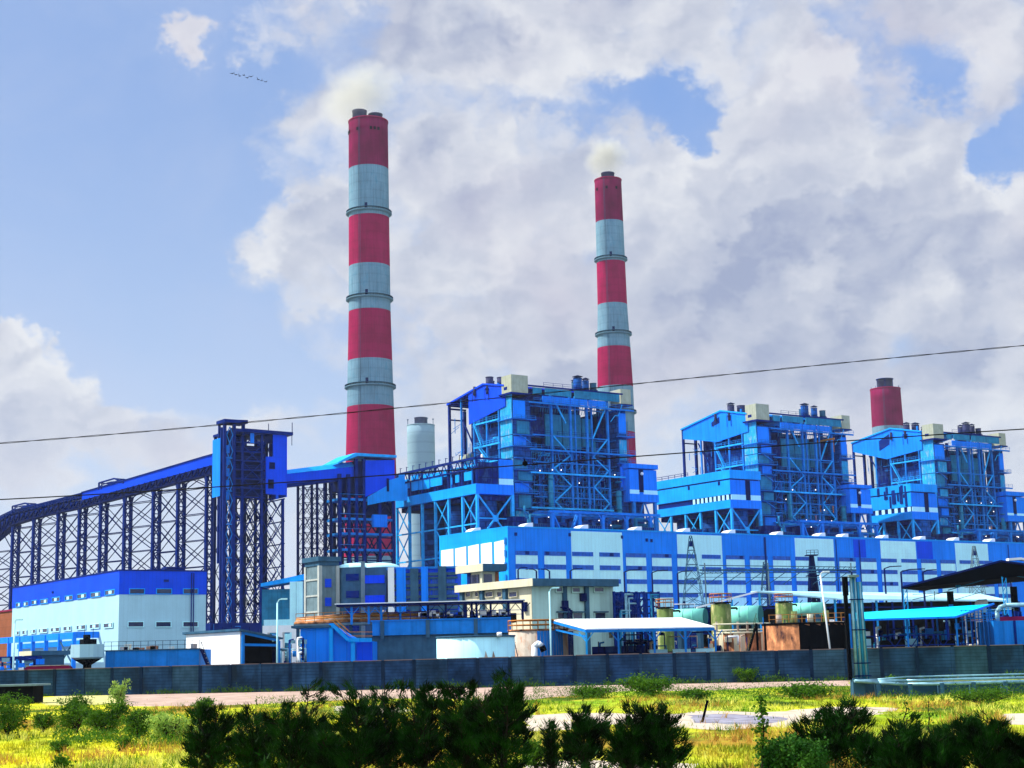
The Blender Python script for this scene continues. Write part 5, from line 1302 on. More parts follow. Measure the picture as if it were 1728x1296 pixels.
b.build('tread', m_rustl, st_); b = MB(); b.beam((0, 0, z1+.9), (1.9, 0, .9), .05); b.beam((0, 0, z1), (0, 0, z1+.9), .05); b.beam((1.9, 0, 0), (1.9, 0, .9), .05); b.build('handrail', m_navy2, st_)
# ---- small raised tank
HT = fry(148, 179, ANG, 1090); t = thing('water_tank', 'small white faceted water tank with dark motor on top, raised on a black stand', 'water tank', HT)
z0, z1 = zof(HT, 148, 1110), zof(HT, 148, 1087.5); r_ = 1.95
b = MB(); b.lathe([(r_*.8, z0-.15), (r_, z0+.05), (r_, z1)], 0, 0, 8); 
for i in range(len(b.sm)): b.sm[i] = False
b.build('tank', m_lhw, t)
b = MB(); b.lathe([(.45, 0), (.5, z0-.8), (r_*.85, z0-.16)], 0, 0, 8); b.build('stand', m_black, t)
b = MB(); b.box(-.7, -.7, z1+.01, .8, .8, z1+.6); b.cyl((-.2, -.2, z1+.6), (-.2, -.2, z1+1.1), .4, n=10); b.beam((-.4, 0, z1+.5), (-.4, 0, z1+2.2), .04); b.beam((.6, 0, z1+.5), (.6, 0, z1+1.9), .04); b.build('motor', m_black, t)
# ---- kiosk with slab roof
KS = fry(54, 190, ANG, 1100); t = thing('kiosk', 'low dark kiosk under a grey slab roof', 'hut', KS)
z1 = zof(KS, 54, 1098.5); z0 = zof(KS, 54, 1106); w = KS.onU(119, 1100)[0]; d = KS.onV(33, 1100)[0]
b = MB(); b.box(0, 0, z0, w, d, z1); b.build('roof_slab', m_gray, t); b = MB(); b.box(-.08, 0, z0, -.005, d, z1); b.build('lit_slab_face', m_cream, t)  # left edge of the slab painted cream as its lit face
b = MB(); b.box(.5, .5, 0, w-.6, d-.3, z0-.01); b.build('wall', m_gray, t)
# ---- upturned maroon skip roof
MR = fry(36, 176, radians(8), 1125); t = thing('sheet_roof', 'low maroon sheet roof just above the boundary wall at the left', 'roof', MR)
z1 = zof(MR, 75, 1122.5); z0 = zof(MR, 75, 1133); w = MR.onU(119, 1125)[0]
b = MB(); b.extr([(-.3, z0-.3), (w+.3, z0-.3), (w-.3, z1-.1), (w*.5, z1), (.6, z1-.1)], 'y', 0, 2.5); b.build('sheet', m_maroon, t)
b = MB(); b.beam((.5, -.05, z1-.05), (w-.2, -.05, z1-.05), .08); b.build('edge_trim', m_rustl, t)
for x in (.4, w-.4): b = MB(); b.beam((x, 1.2, 0), (x, 1.2, z0), .2); b.build('post', m_gray, t)
# open pipe stand at the far left
PS = fry(-12, 185, 0.0, 1110); t = thing('pipe_stand', 'pale blue low pipe stand at the left edge behind the boundary wall', 'pipe stand', PS); w = PS.onU(34, 1110)[0]
b = MB(); z1 = zof(PS, 10, 1108); b.box(0, 0, z1-.5, w+2, 2, z1); b.build('deck', m_navy, t)
for k in range(4): b = MB(); z = z1-.9-k*.55; b.pipe([(0, .5, z), (w+1, .5, z)], .13, 8); b.build('pipe', m_galv, t)
for k in range(4): b = MB(); b.beam((w*k/3, .2, 0), (w*k/3, .2, z1-.5), .2); b.build('post', m_navy, t)

# ---- round tanks in the middle
def round_tank(px0, px1, pytop, Y, name, label, body, rim, rails=None, extra=None):
    f0 = fry((px0+px1)/2, Y, 0.0, pytop); r_ = (W(px1, pytop, Y)[0]-W(px0, pytop, Y)[0])/2; f0 = Fr(f0.o[0], Y, 0.0)
    t = thing(name, label, 'tank', f0); z1 = W((px0+px1)/2, pytop, Y-r_)[2]
    b = MB(); b.lathe([(r_, 0), (r_, z1)], 0, 0, 40); o = b.build('shell', body, t)
    b = MB(); b.lathe([(r_+.02, z1-.14), (r_+.1, z1-.12), (r_+.1, z1+.05), (r_+.02, z1+.06)], 0, 0, 40); b.build('rim', rim, t)
    if rails:
        b = MB()
        for h in (.55, 1.1): b.lathe([(r_+.05, z1+h), (r_+.05, z1+h+.09)], 0, 0, 32)
        for q in range(24): c = 2*pi*q/24; b.beam(((r_+.05)*cos(c), (r_+.05)*sin(c), z1), ((r_+.05)*cos(c), (r_+.05)*sin(c), z1+1.15), .08)
        b.build('railing', rails, t)
    return t, r_, z1
t, r_, z1 = round_tank(736.5, 868.5, 1073, 178, 'settling_tank', 'wide low round white tank with brown stain in front of the blue channel', m_wpan, m_gray)
b = MB(); b.pipe([(r_*.62, -r_*.86, z1-.1), (r_*.62, -r_*.86-.1, z1+.3)], .28, 12); b.build('overflow_pipe', m_wht, t)
b = MB()
for c0 in (-1.35, -1.15):
    k0 = len(b.v)
    for j in range(6):
        c = c0+j*.05
        b.v += [((r_+.015)*cos(c), (r_+.015)*sin(c), 0.0), ((r_+.015)*cos(c), (r_+.015)*sin(c), z1*(.45+.25*sin(j*1.3)))]
    for j in range(5): b.face((k0+2*j, k0+2*j+2, k0+2*j+3, k0+2*j+1))
b.build('rust_stain', m_rustl, t)
t, r_, z1 = round_tank(858, 958, 1062, 188, 'storage_tank', 'blue round tank streaked with rust, orange rail around its top', m_rustl, m_rust, m_orail)
b = MB()
for j in range(9):
    c = -1.62+j*.11; c2 = c+.1; b.poly([((r_+.03)*cos(c), (r_+.03)*sin(c), .2), ((r_+.03)*cos(c2), (r_+.03)*sin(c2), .2), ((r_+.03)*cos(c2), (r_+.03)*sin(c2), z1-.2), ((r_+.03)*cos(c), (r_+.03)*sin(c), z1-.2)])
b.build('blue_face', m_btank, t)
EB = fry(907, 181, 0.0, 1090); t = thing('pipe_elbow', 'pale bent vent pipe in front of the rust streaked tank', 'pipe', EB); z1 = zof(EB, 910, 1086); b = MB()
b.pipe([(-.35, 0, 0), (-.35, 0, z1-.35), (.1, 0, z1), (.5, 0, z1-.3)], .35, 14); b.build('pipe', m_wht, t); b = MB(); b.cyl((.5, 0, z1-.3), (.75, 0, z1-.9), .37, n=14); b.build('mouth', m_black, t)
ST = fry(868, 178, 0.0, 1090); t = thing('steel_stair', 'dark steep ladder stair between the low white tank and the rust streaked tank', 'stair', ST); b = MB(); z1 = zof(ST, 870, 1086)
for y in (0, .6): b.beam((0, y, z1+.2), (1.0, y, 0), .1, .18)
b.build('string', m_navy2, st_ if False else t); b = MB()
for k in range(7): c = k/7; b.box(c-.05, .02, (z1+.1)*(1-c), c+.16, .58, (z1+.1)*(1-c)+.04)
b.build('tread', m_navy, t)

# ---- white roofed open shed
OS = fry(932, 200, 0.0, 1045); t = thing('open_shed', 'open shed with broad brilliant white roof on blue posts', 'shed', OS)
ze = W(1095, 1058.5, 168)[2]; zr = W(1040, 1043.5, 183)[2]
P0 = W(931, 1045, 186); P1 = W(1150, 1042, 183); P2 = W(1206, 1057, 168); P3 = W(989, 1060.5, 170)
L0, L1, L2, L3 = [OS.loc(p[0], p[1]) for p in (P0, P1, P2, P3)]
def sheet(b, pts, th):
    k = len(b.v); b.v += [tuple(p) for p in pts] + [(p[0], p[1], p[2]-th) for p in pts]; n = len(pts)
    b.face(tuple(range(k, k+n))); b.face(tuple(reversed(range(k+n, k+2*n))))
    for i in range(n): j = (i+1) % n; b.face((k+i, k+n+i, k+n+j, k+j))
b = MB(); sheet(b, [(*L0, P0[2]), (*L1, P1[2]), (*L2, P2[2]), (*L3, P3[2])], .12)
back = [(L1[0], L1[1]+9, P1[2]-1.2), (L0[0], L0[1]+9, P0[2]-1.2)]; sheet(b, [(*L0, P0[2]-.005), (*L1, P1[2]-.005), back[0], back[1]], .1)
b.build('roof', m_wht, t)
b = MB(); b.beam((L3[0], L3[1], P3[2]-.3), (L2[0], L2[1], P2[2]-.3), .2, .3); b.beam((L0[0], L0[1], P0[2]-.3), (L3[0], L3[1], P3[2]-.3), .2, .25)
b.beam((L0[0]+.2, L0[1], P0[2]-1.2), (L3[0], L3[1], P3[2]-.9), .18); b.beam((L3[0], L3[1], 1.5), (L2[0], L2[1], 1.6), .12); b.build('eaves_beam', m_steel, t)
for c in (0, .25, .53, .77, 1.0):
    x = L3[0]+(L2[0]-L3[0])*c; y = L3[1]+(L2[1]-L3[1])*c; z = P3[2]+(P2[2]-P3[2])*c-.35
    b = MB(); b.beam((x, y, 0), (x, y, z), .2); b.beam((x, y, z-1.1), (x-.8, y+.4, z-.05), .1); b.beam((x, y, z-1.1), (x+.8, y, z-.05), .1); b.build('post', m_steell if c == 0 else m_steel, t)
for c in (0, .5, 1):
    x = L0[0]+(L1[0]-L0[0])*c; y = L0[1]+(L1[1]-L0[1])*c; b = MB(); b.beam((x+.3, y, 0), (x+.3, y, P0[2]+(P1[2]-P0[2])*c-.2), .22); b.build('post', m_steel, t)
b = MB(); b.box(L3[0]+1, L3[1]+9, 0, L3[0]+8.5, L3[1]+9.2, 3.9); b.build('back_screen', m_core, t)
r = random.Random(6)
for q in range(26):
    b = MB(); x = L3[0]+r.uniform(.5, 14); y = L3[1]+r.uniform(1, 5); b.box(x, y, 0, x+r.uniform(.2, .9), y+.5, r.uniform(.6, 2.4)); b.build('machine', m_navy, t)
for q in range(4): b = MB(); z = .9+q*.5; b.beam((L3[0]+.5, L3[1]+2.5, z), (L3[0]+14, L3[1]+2.5, z), .1); b.build('rail_bar', m_navy, t)
for q in range(12): b = MB(); x = L3[0]+6.2+q*.72; b.box(x, L3[1]+3.6, 1.2, x+.5, L3[1]+4, 1.9); b.build('pale_crate', m_wht if q % 3 else m_rustl, t)
for q in range(3): b = MB(); x = L3[0]+7.3+q*2.6; b.box(x, L3[1]+5.5, 2.7, x+2.0, L3[1]+6, 3.4); b.build('pale_crate', m_wpan, t)

# ---- green and mint tanks
def vtank(px0, px1, pt, Y, label, mm=m_olive, deck=True):
    f0 = fry((px0+px1)/2, Y, 0.0, pt); r_ = (W(px1, pt, Y)[0]-W(px0, pt, Y)[0])/2; t = thing('process_tank', label, 'tank', f0, None); z1 = W((px0+px1)/2, pt, Y)[2]
    b = MB(); b.lathe([(r_, 0), (r_, z1), (r_*.4, z1+.15)], 0, 0, 28); b.build('shell', mm, t)
    b = MB(); b.cyl((0, 0, z1+.16), (0, 0, z1+.3), r_*1.1, n=24); b.build('top_deck', m_black, t)
    b = MB()
    for h in (.65, 1.1): b.lathe([(r_*1.08, z1+.3+h), (r_*1.08, z1+.38+h)], 0, 0, 20)
    for q in range(8): c = 2*pi*q/8; b.beam((r_*1.08*cos(c), r_*1.08*sin(c), z1+.2), (r_*1.08*cos(c), r_*1.08*sin(c), z1+1.45), .07)
    b.build('railing', m_orail, t)
    return t
def htank(px0, px1, pt, pb, Y, label):
    """lying cylinder pointing right and slightly towards the viewer"""
    ang = radians(-24); f0 = fry(px0, Y, ang, (pt+pb)/2); z0 = W(px0, pb, Y)[2]; z1 = W(px0, pt, Y)[2]; r_ = (z1-z0)/2; zc = (z0+z1)/2
    t = thing('pressure_tank', label, 'tank', f0); L_ = f0.onU(px1-(pb-pt)*.22, (pt+pb)/2)[0]
    b = MB(); b.cyl((0, 0, zc), (L_, 0, zc), r_, n=28); b.build('shell', m_mint, t)
    b = MB(); b.cyl((L_+.01, 0, zc), (L_+.12, 0, zc), r_*.985, n=28); b.build('end_plate', m_teal, t)
    for c in (.15, .8): b = MB(); b.box(L_*c-.3, -r_*.6, 0, L_*c+.3, r_*.6, zc-r_*.6); b.build('saddle', m_gray, t)
    for c in (.3, .62): b = MB(); b.cyl((L_*c, 0, zc), (L_*c+.12, 0, zc), r_*1.03, n=28); b.build('band', m_mint, t)
    b = MB(); b.pipe([(-.4, -r_*.7, zc-r_), (-.4, -r_*.7, zc+r_*.8), (.9, -r_*.7, zc+r_*.8), (1.3, -r_*.9, zc-.1)], .12, 8); b.build('pipe', m_black, t)
    return t
vtank(1199, 1233, 1020, 212, 'olive green upright tank with dark top, between two mint tanks')
vtank(1108, 1136, 1028, 226, 'smaller olive green upright tank at the right end of the cable rack')
vtank(1308, 1337, 1018, 236, 'olive tank with pale pipes above the big rusty tank')
htank(1236, 1290, 1023, 1055, 222, 'lying mint green tank right of the olive upright tank')
htank(1140, 1196, 1028, 1056, 232, 'lying mint green tank behind the white roofed shed')
htank(1336, 1396, 1018, 1040, 245, 'distant lying mint tank above the big rusty tank')
t, r_, z1 = round_tank(1287, 1424, 1051, 178, 'storage_tank', 'big round tank, orange rust on the left and black on the right', m_rust, m_black)
b = MB()
for j in range(14):
    c = -1.86+j*.13; c2 = c+.13; b.poly([((r_+.03)*cos(c), (r_+.03)*sin(c), .0), ((r_+.03)*cos(c2), (r_+.03)*sin(c2), .0), ((r_+.03)*cos(c2), (r_+.03)*sin(c2), z1-.1-.25*(j % 2)), ((r_+.03)*cos(c), (r_+.03)*sin(c), z1-.15)])
b.build('black_half', m_black, t)  # right front of the shell covered in black
b = MB(); r = random.Random(12)
for h in (.5, 1.0): b.beam((-r_*.9, -r_*.3, z1+h), (r_*.9, -r_*.6, z1+h+.05), .07)
for q in range(12): x = -r_*.9+q*r_*.16; b.beam((x, -r_*.4, z1), (x, -r_*.4, z1+1.05), .06)
b.build('handrail', m_orail, t)
for q in range(4):
    b = MB(); x = -r_*.6+q*1.8; b.cyl((x, 0, z1-.1), (x, 0, z1+1.1+.3*(q % 2)), .35, n=12); b.build('nozzle', (m_rustl, m_olive, m_cream, m_olive)[q], t)
t, r_, z1 = round_tank(1205, 1290, 1067, 186, 'storage_tank', 'low round tank with peeling orange and cream paint beside the big rusty tank', m_rust, m_cream, None)
b = MB()
for j in (0, 1, 4, 5, 9): 
    c = -2.9+j*.24; c2 = c+.2; b.poly([((r_+.03)*cos(c), (r_+.03)*sin(c), 0), ((r_+.03)*cos(c2), (r_+.03)*sin(c2), 0), ((r_+.03)*cos(c2), (r_+.03)*sin(c2), z1), ((r_+.03)*cos(c), (r_+.03)*sin(c), z1)])
b.build('cream_strip', m_cream, t)
SS = fry(1250, 172, 0.0, 1090); t = thing('steel_stair', 'black steel stair rising to the top of the big rusty tank', 'stair', SS); b = MB(); x1, z1 = SS.onU(1277, 1052)
for y in (0, .7): b.beam((0, y, .2), (x1, y, z1), .16, .3)
for x in (x1, x1+.9): b.beam((x, .2, 0), (x, .2, z1), .22)
b.build('string', m_black, t); b = MB()
for k in range(10): c = k/10; b.box(x1*c-.1, .1, .3+(z1-.2)*c, x1*c+.12, .6, .35+(z1-.2)*c)
b.build('tread', m_rustl, t); b = MB()
for h in (.6, 1.1): b.beam((0, 0, .2+h), (x1, 0, z1+h), .05)
b.build('handrail', m_olive, t)
GW = fry(1236, 205, 0.0, 1060); t = thing('pipe_bridge', 'cream pipe bridge crossing below the olive upright tank', 'pipes', GW); w = GW.onU(1300, 1060)[0]; x0 = GW.onU(1203, 1060)[0]
for k, py in enumerate((1053, 1063)):
    z = zof(GW, 1240, py); b = MB(); b.pipe([(x0, k, z), (w, k, z)], .1, 8); b.build('pipe', m_cream, t)
for px in (1210, 1246, 1262): b = MB(); x = GW.onU(px, 1060)[0]; b.beam((x, .4, 0), (x, .4, zof(GW, px, 1049)), .25); b.build('post', m_rustl, t)

# ---- gabled long shed
GS = fry(1278, 285, radians(3), 1000); t = thing('long_shed', 'long open shed with pale roof sloping to the right and dark gable end', 'shed', GS)
xa, za = GS.onU(1176, 1024); xp, zp = GS.onU(1278, 997); xc, zc = GS.onU(1420, 1009); xe, ze = GS.onU(1700, 1009)
b = MB(); b.extr([(xa, za), (0, zp), (xc, zc), (xc, zc-.3), (0, zp-.3), (xa, za-.3)], 'y', 0, .6); b.build('verge', m_wht, t)
# front slope falls towards the viewer, ridge running right
b = MB(); sheet(b, [(0, 6, zp+.2), (xe, 14, GS.onU(1690, 1001, 14)[1]), (xe, -1, GS.onU(1700, 1013, -1)[1]), (xc, -1, zc-.2), (0, -.02, zp)], .25); b.build('roof', m_palecy, t)
b = MB(); sheet(b, [(0, .7, zp-.1), (xa, .7, za-.1), (xa, 20, za-.1), (0, 20, zp-.1)], .2); b.build('left_roof', m_gray, t)
b = MB(); b.box(xa+3, 12, 0, xe, 12.3, zc-.8); b.box(xc-4, 2, zc-2.6, xe, 2.3, zc-.9); b.build('interior_shade', m_black, t)  # black sheets stand in for the shade under the roof
for px in (1236, 1283, 1346, 1410, 1480): x = GS.onU(px, 1020)[0]; b = MB(); b.beam((x, .4, 0), (x, .4, zc if px > 1300 else za+(zp-za)*(x-xa)/(0-xa)-.4), .35); b.build('post', m_steell, t)
b = MB()
for k in range(7): x = xa*.8+(xc-xa)*k/8; b.beam((x, .45, zc-2), (x+2.2, .45, zc-.3), .14); b.beam((x+2.2, .45, zc-2), (x+4, .45, zc-.2), .12)
b.beam((xa, .45, za-.3), (xe, .45, zc-2.2), .25); b.build('roof_truss', m_navy, t)
b = MB()
for k in range(8): x = GS.onU(1440+k*33, 1025)[0]; b.beam((x, 0, 0), (x, 0, zc-.9), .3)
b.beam((xc, 0, zc-3.8), (xe, 0, zc-3.8), .3, .5); b.build('long_side_frame', m_navy, t)

# ---- black canopy at the right
KC = fry(1604, 190, radians(0), 970); t = thing('large_canopy', 'large canopy with black underside on lattice posts at the right edge', 'canopy', KC)
Q = [W(1521, 992, 186), W(1687, 948, 178), W(1790, 972, 172), W(1700, 1008, 205), W(1600, 1000, 212)]
Q = [KC.loc(q[0], q[1])+(q[2],) for q in (W(1521, 992, 186), W(1689, 947.5, 180), W(1800, 962, 178), W(1800, 975, 208), W(1640, 978, 212), W(1560, 996, 206))]
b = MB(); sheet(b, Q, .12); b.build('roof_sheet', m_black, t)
q0 = KC.loc(*W(1521, 993, 186)[:2]); 
b = MB(); p = [W(1521, 992, 186), W(1689, 947.5, 180), W(1800, 962, 178)]; p = [KC.loc(a[0], a[1])+(a[2]+.05,) for a in p]; b.path(p, .18, .22); b.build('edge_beam', m_navy2, t)
p0 = KC.loc(*W(1585, 996, 196)[:2]); 
b = MB(); pts = [W(1600, 996, 190), W(1693, 969, 186), W(1728, 974, 186), W(1790, 985, 186)]; b.path([KC.loc(a[0], a[1])+(a[2],) for a in pts], .1)
for px, py in ((1617, 989), (1650, 978), (1679, 969), (1716, 968)): a = W(px, py, 188); c = KC.loc(a[0], a[1]); b.box(c[0]-.3, c[1]-.1, a[2]-.12, c[0]+.3, c[1]+.1, a[2]+.12)
b.build('tie_beam', m_gg, t)
for px, pt, Yc in ((1527, 992, 187), (1692, 950, 181)):
    a = W(px, pt, Yc); c = KC.loc(a[0], a[1]); b = MB()
    for dx in (-.22, .22): b.beam((c[0]+dx, c[1], 0), (c[0]+dx, c[1], a[2]-.1), .1)
    for k in range(int(a[2]/.7)): b.beam((c[0]-.22, c[1], k*.7), (c[0]+.22, c[1], k*.7+.7), .06)
    b.build('lattice_post', m_steell, t)
for px, pt, Yc in ((1603, 998, 204), (1710, 990, 204)):
    a = W(px, pt, Yc); c = KC.loc(a[0], a[1]); b = MB(); b.beam((c[0], c[1], 0), (c[0], c[1], a[2]), .7); b.build('post', m_black, t)
b = MB(); pts = [W(1700, 944.5, 200), W(1720, 943, 200), W(1760, 950, 200)]; b.path([KC.loc(a[0], a[1])+(a[2],) for a in pts], 1.2, .3); b.build('white_roof_strip', m_wht, t)
# tie rods and stays under
b = MB()
for x0, y0, x1, y1 in ((1540, 1012, 1600, 998), (1612, 1012, 1660, 998), (1577, 998, 1577, 1012), (1540, 1003, 1600, 1000)): a, c = W(x0, y0, 192), W(x1, y1, 192); b.beam(KC.loc(a[0], a[1])+(a[2],), KC.loc(c[0], c[1])+(c[2],), .07)
b.build('stay', m_black, t)
# ---- turquoise canopy
TC = fry(1460, 170, 0.0, 1045); t = thing('low_canopy', 'low canopy with bright turquoise sheet roof on blue posts', 'canopy', TC)
b = MB(); V = [TC.loc(q[0], q[1])+(q[2],) for q in (W(1442, 1046.5, 162), W(1442, 1034, 182), W(1677, 1019, 176), W(1612, 1041.5, 160))]; sheet(b, V, .08); b.build('roof_sheet', m_cyroof, t)
b = MB(); b.path([V[0], V[3], V[2]], .14, .2); b.build('edge_beam', m_hall, t)
for px, Yc, pt in ((1447, 163, 1048), (1530, 162, 1046), (1613, 161, 1043), (1668, 174, 1024), (1580, 178, 1030)):
    a = W(px, pt, Yc); c = TC.loc(a[0], a[1]); b = MB(); b.beam((c[0], c[1], 0), (c[0], c[1], a[2]-.05), .16); b.build('post', m_steel, t)
b = MB()
for z in (1.6, 3.2, 4.2): b.beam((V[0][0], V[0][1]+1, z), (V[3][0]+2, V[3][1]+1, z), .1)
for k in range(5): x = V[0][0]+4+k*1.7; b.xbr((x, V[0][1]+3, 2.0), (x+1.5, V[0][1]+3, 2.0), (x+1.5, V[0][1]+3, 4.0), (x, V[0][1]+3, 4.0), .09)
b.build('frame', m_navy, t)
r = random.Random(2)
for k in range(22): b = MB(); x = V[0][0]+r.uniform(0, 12); y = V[0][1]+r.uniform(4, 8); b.box(x, y, 0, x+r.uniform(.5, 1.6), y+1, r.uniform(1, 3.9)); b.build('machine', m_black, t)
b = MB(); b.box(V[0][0]+6, V[0][1]+9, 1.8, V[0][0]+8.6, V[0][1]+9.1, 3.9); b.box(V[0][0]+2.0, V[0][1]+9, 2.2, V[0][0]+3.6, V[0][1]+9.1, 4.0); b.build('pale_screen', m_white, t)
# ---- right hand tank with pipework
RT = fry(1676, 166, 0.0, 1048); t = thing('concrete_tank', 'blue grey concrete tank with tarnished pipes on top at the right edge', 'tank', RT); z1 = zof(RT, 1680, 1048)
b = MB(); b.box(0, 0, 0, 9, 6, z1); b.build('wall', m_btank, t)
b = MB(); b.box(2.1, -.1, 0, 2.35, -.01, z1); b.build('joint', m_navy, t)
b = MB(); x, z = RT.onU(1687, 1040); zt = zof(RT, 1700, 1021); b.pipe([(x, .8, z1), (x, .8, zt-.7), (x+.35, .8, zt-.2), (x+1.0, .8, zt), (9, .8, zt)], .24, 12); b.build('bent_pipe', m_galv, t)
r = random.Random(4)
for k in range(16): b = MB(); x = r.uniform(1, 5); y = 1.5+r.random(); b.box(x, y, z1, x+.3, y+.5, z1+r.uniform(.3, 1.1)); b.build('valve_gear', m_navy, t)
b = MB(); b.box(.9, 1.2, z1, 6, 1.4, z1+.45); b.build('red_guard', m_maroon, t)
b = MB(); 
for k in range(5): z = z1+.1+k*.28; b.beam((-3.2, 1, z), (.6, 1, z), .06)
for k in range(8): x = -3+k*.45; b.beam((x, 1, 0), (x, 1, z1+1.3), .08)
b.build('side_rack', m_steel, t)
VH = fry(1649, 196, 0.0, 1015); t = thing('roof_cowl', 'white rounded vent cowl above the turquoise canopy', 'vent', VH); z = zof(VH, 1649, 1020); b = MB(); b.cyl((0, 0, 0), (0, 0, z), .35, n=14); b.build('stem', m_wht, t); b = MB(); b.ball((.3, 0, z), .62, 14, 8); b.cyl((.3, 0, z+.1), (1.2, 0, z+.15), .5, n=14); b.build('cowl', m_wht, t)

# ---- pipework and clutter behind the wall
def pipework(px0, px1, Y, pt, dens, label, seed, mats_, depth=3.0, y0=0):
    f0 = fry(px0, Y, 0.0, 1090); r = random.Random(seed); t = thing('pipework', label, 'pipework', f0, 'pipework and fittings in the yard'); w = f0.onU(px1, 1090)[0]; zt = zof(f0, (px0+px1)/2, pt)
    for k in range(max(3, int(w/2))):
        x = w*k/max(2, int(w/2)-1)*.98; b = MB(); b.beam((x, 0, 0), (x, 0, zt*r.uniform(.8, 1)), r.choice((.12, .16, .22))); b.build('post', r.choice((m_navy, m_navy2, m_steel)), t)
    for k in range(dens):
        x = r.uniform(0, w*.85); z = r.uniform(.5, zt*.95); l = r.uniform(.6, w*.4); y = r.uniform(-.3, depth); b = MB(); q = r.random(); rr = r.choice((.05, .07, .1, .15))
        if q < .45: b.pipe([(x, y, z), (min(w, x+l), y, z), (min(w, x+l), y, max(.2, z-r.uniform(.5, 2)))], rr, 7)
        elif q < .7: b.pipe([(x, y, 0), (x, y, z), (x+.5, y+.1, z+.1)], rr, 7)
        elif q < .88: b.box(x, y, z-.25, x+r.uniform(.25, .9), y+.4, z+r.uniform(.1, .4))
        else: b.cyl((x, y, z-.3), (x, y, z+.4), r.uniform(.18, .4), n=10)
        b.build('pipe' if q < .7 else 'fitting', r.choice(mats_), t)
mixm = (m_navy, m_steel, m_gg, m_wht, m_rust, m_cream, m_navy2, m_galv)
pipework(1010, 1200, 178, 1064, 60, 'dark tangle of pumps and pipes under the brilliant white roof', 31, (m_navy, m_navy2, m_steel, m_gg, m_wht, m_navy2, m_rustl))
pipework(1196, 1262, 182, 1060, 34, 'tan and dark fittings beside the peeling orange tank', 32, (m_rust, m_cream, m_navy2, m_rustl, m_black, m_wht))
pipework(1450, 1600, 172, 1050, 54, 'dark pipes and pumps under the turquoise canopy', 33, (m_black, m_navy, m_navy2, m_wht, m_steel, m_gg))
pipework(1600, 1728, 186, 1015, 56, 'pipe clutter behind the blue grey concrete tank at the right edge', 34, mixm)
pipework(1290, 1440, 192, 1030, 44, 'cream, green and rusty fittings behind the big rusty tank', 35, (m_cream, m_olive, m_rust, m_rustl, m_mint, m_black, m_wht))
pipework(345, 470, 380, 1050, 40, 'dark blue fittings at the foot of the tall transfer tower', 36, (m_navy, m_steel, m_gray, m_navy2))
pipework(0, 60, 182, 1108, 26, 'pale blue pipe fittings by the thin lamp post at the left edge', 37, (m_galv, m_hall, m_wht, m_navy))
pipework(636, 760, 212, 1026, 44, 'brown and white pipe clutter on the channel deck under the thin canopy', 38, (m_rust, m_wht, m_rustl, m_orail, m_navy, m_steel))
pipework(468, 512, 190, 1072, 30, 'pipe valves between the pale lamp post and the blue stair building', 39, (m_navy, m_galv, m_wht, m_steel))
pipework(1100, 1200, 240, 1012, 34, 'pipes behind the mint tanks right of the cable rack', 40, mixm)
# ---- pylons and busbar gantry
def pylon(px, ptop, Y, w0, label, mm, solid=False):
    f0 = fry(px, Y, 0.0, ptop); t = thing('lattice_mast', label, 'pylon', f0); z1 = W(px, ptop, Y)[2]
    nn = 9; b = MB(); L = []
    for k in range(nn+1): c = k/nn; L.append((w0*(1-c)**.9/2+.25, z1*c*.98))
    for (ra, za), (rb, zb_) in zip(L, L[1:]):
        ca = [(-ra, -ra), (ra, -ra), (ra, ra), (-ra, ra)]; cb = [(-rb, -rb), (rb, -rb), (rb, rb), (-rb, rb)]
        for i in range(4):
            j = (i+1) % 4; b.beam((*ca[i], za), (*cb[i], zb_), .11 if not solid else .3); b.beam((*ca[i], za), (*cb[j], zb_), .07 if not solid else .2); b.beam((*ca[j], za), (*cb[i], zb_), .07 if not solid else .2); b.beam((*cb[i], zb_), (*cb[j], zb_), .1)
    b.build('lattice', mm, t)
    if solid:
        b = MB(); b.beam((0, 0, 0), (0, 0, z1-.5), .8); b.build('core', mm, t)
        for k in range(3): z = z1-.6-k*4.2; b = MB(); b.box(-1.2, -1.2, z, 1.2, 1.2, z+.2); rail(b, [(-1.2, -1.2, z+.2), (1.2, -1.2, z+.2)], .9, .8, .08); b.build('platform', mm, t)
    else:
        b = MB(); b.box(-.4, -.4, z1*.9, .4, .4, z1*.94); b.build('spike_box', m_navy, t)
        b = MB()
        for k in range(3): z = z1*.62-k*z1*.16; b.beam((-w0*.55, 0, z), (w0*.55, 0, z), .13); b.beam((-w0*.5, 0, z), (0, 0, z+1.2), .1); b.beam((w0*.5, 0, z), (0, 0, z+1.2), .1)
        b.build('crossarm', mm, t)
    return t
pylon(1165, 900, 330, 6.5, 'slim grey lattice pylon in front of the hall left of centre', m_gray)
pylon(1369, 933, 320, 3.2, 'dark solid looking mast with platforms in front of the hall', m_navy2, True)
pylon(1643, 918, 345, 5.0, 'pale lattice pylon in front of the right end of the hall', m_conc)
pylon(1290, 945, 325, 4.2, 'short grey pylon between the slim pylon and the dark mast', m_gray)
BG = fry(1180, 300, 0.0, 955); t = thing('busbar_gantry', 'thin grey gantry beams with stays strung across in front of the hall', 'gantry', BG); w = BG.onU(1445, 960)[0]
b = MB()
for py0, py1, d in ((954, 957, .16), (962, 962, .3), (967, 966, .14), (974, 975, .1)): b.beam((0, 0, zof(BG, 1180, py0)), (w, 0, zof(BG, 1445, py1)), d)
b.build('beam', m_gray, t)
b = MB(); r = random.Random(14)
for px in (1190, 1222, 1252, 1286, 1325, 1350, 1400, 1430): x = BG.onU(px, 965)[0]; z = zof(BG, px, 966); b.beam((x, 0, z), (x-3.4, 0, z-2.2), .14)
for k in range(60): x = w*k/60; z = zof(BG, 1300, 963); b.beam((x, 0, z), (x+w/60, 0, z+(.5 if k % 2 else -.3)), .1)
b.build('stay', m_gray, t)
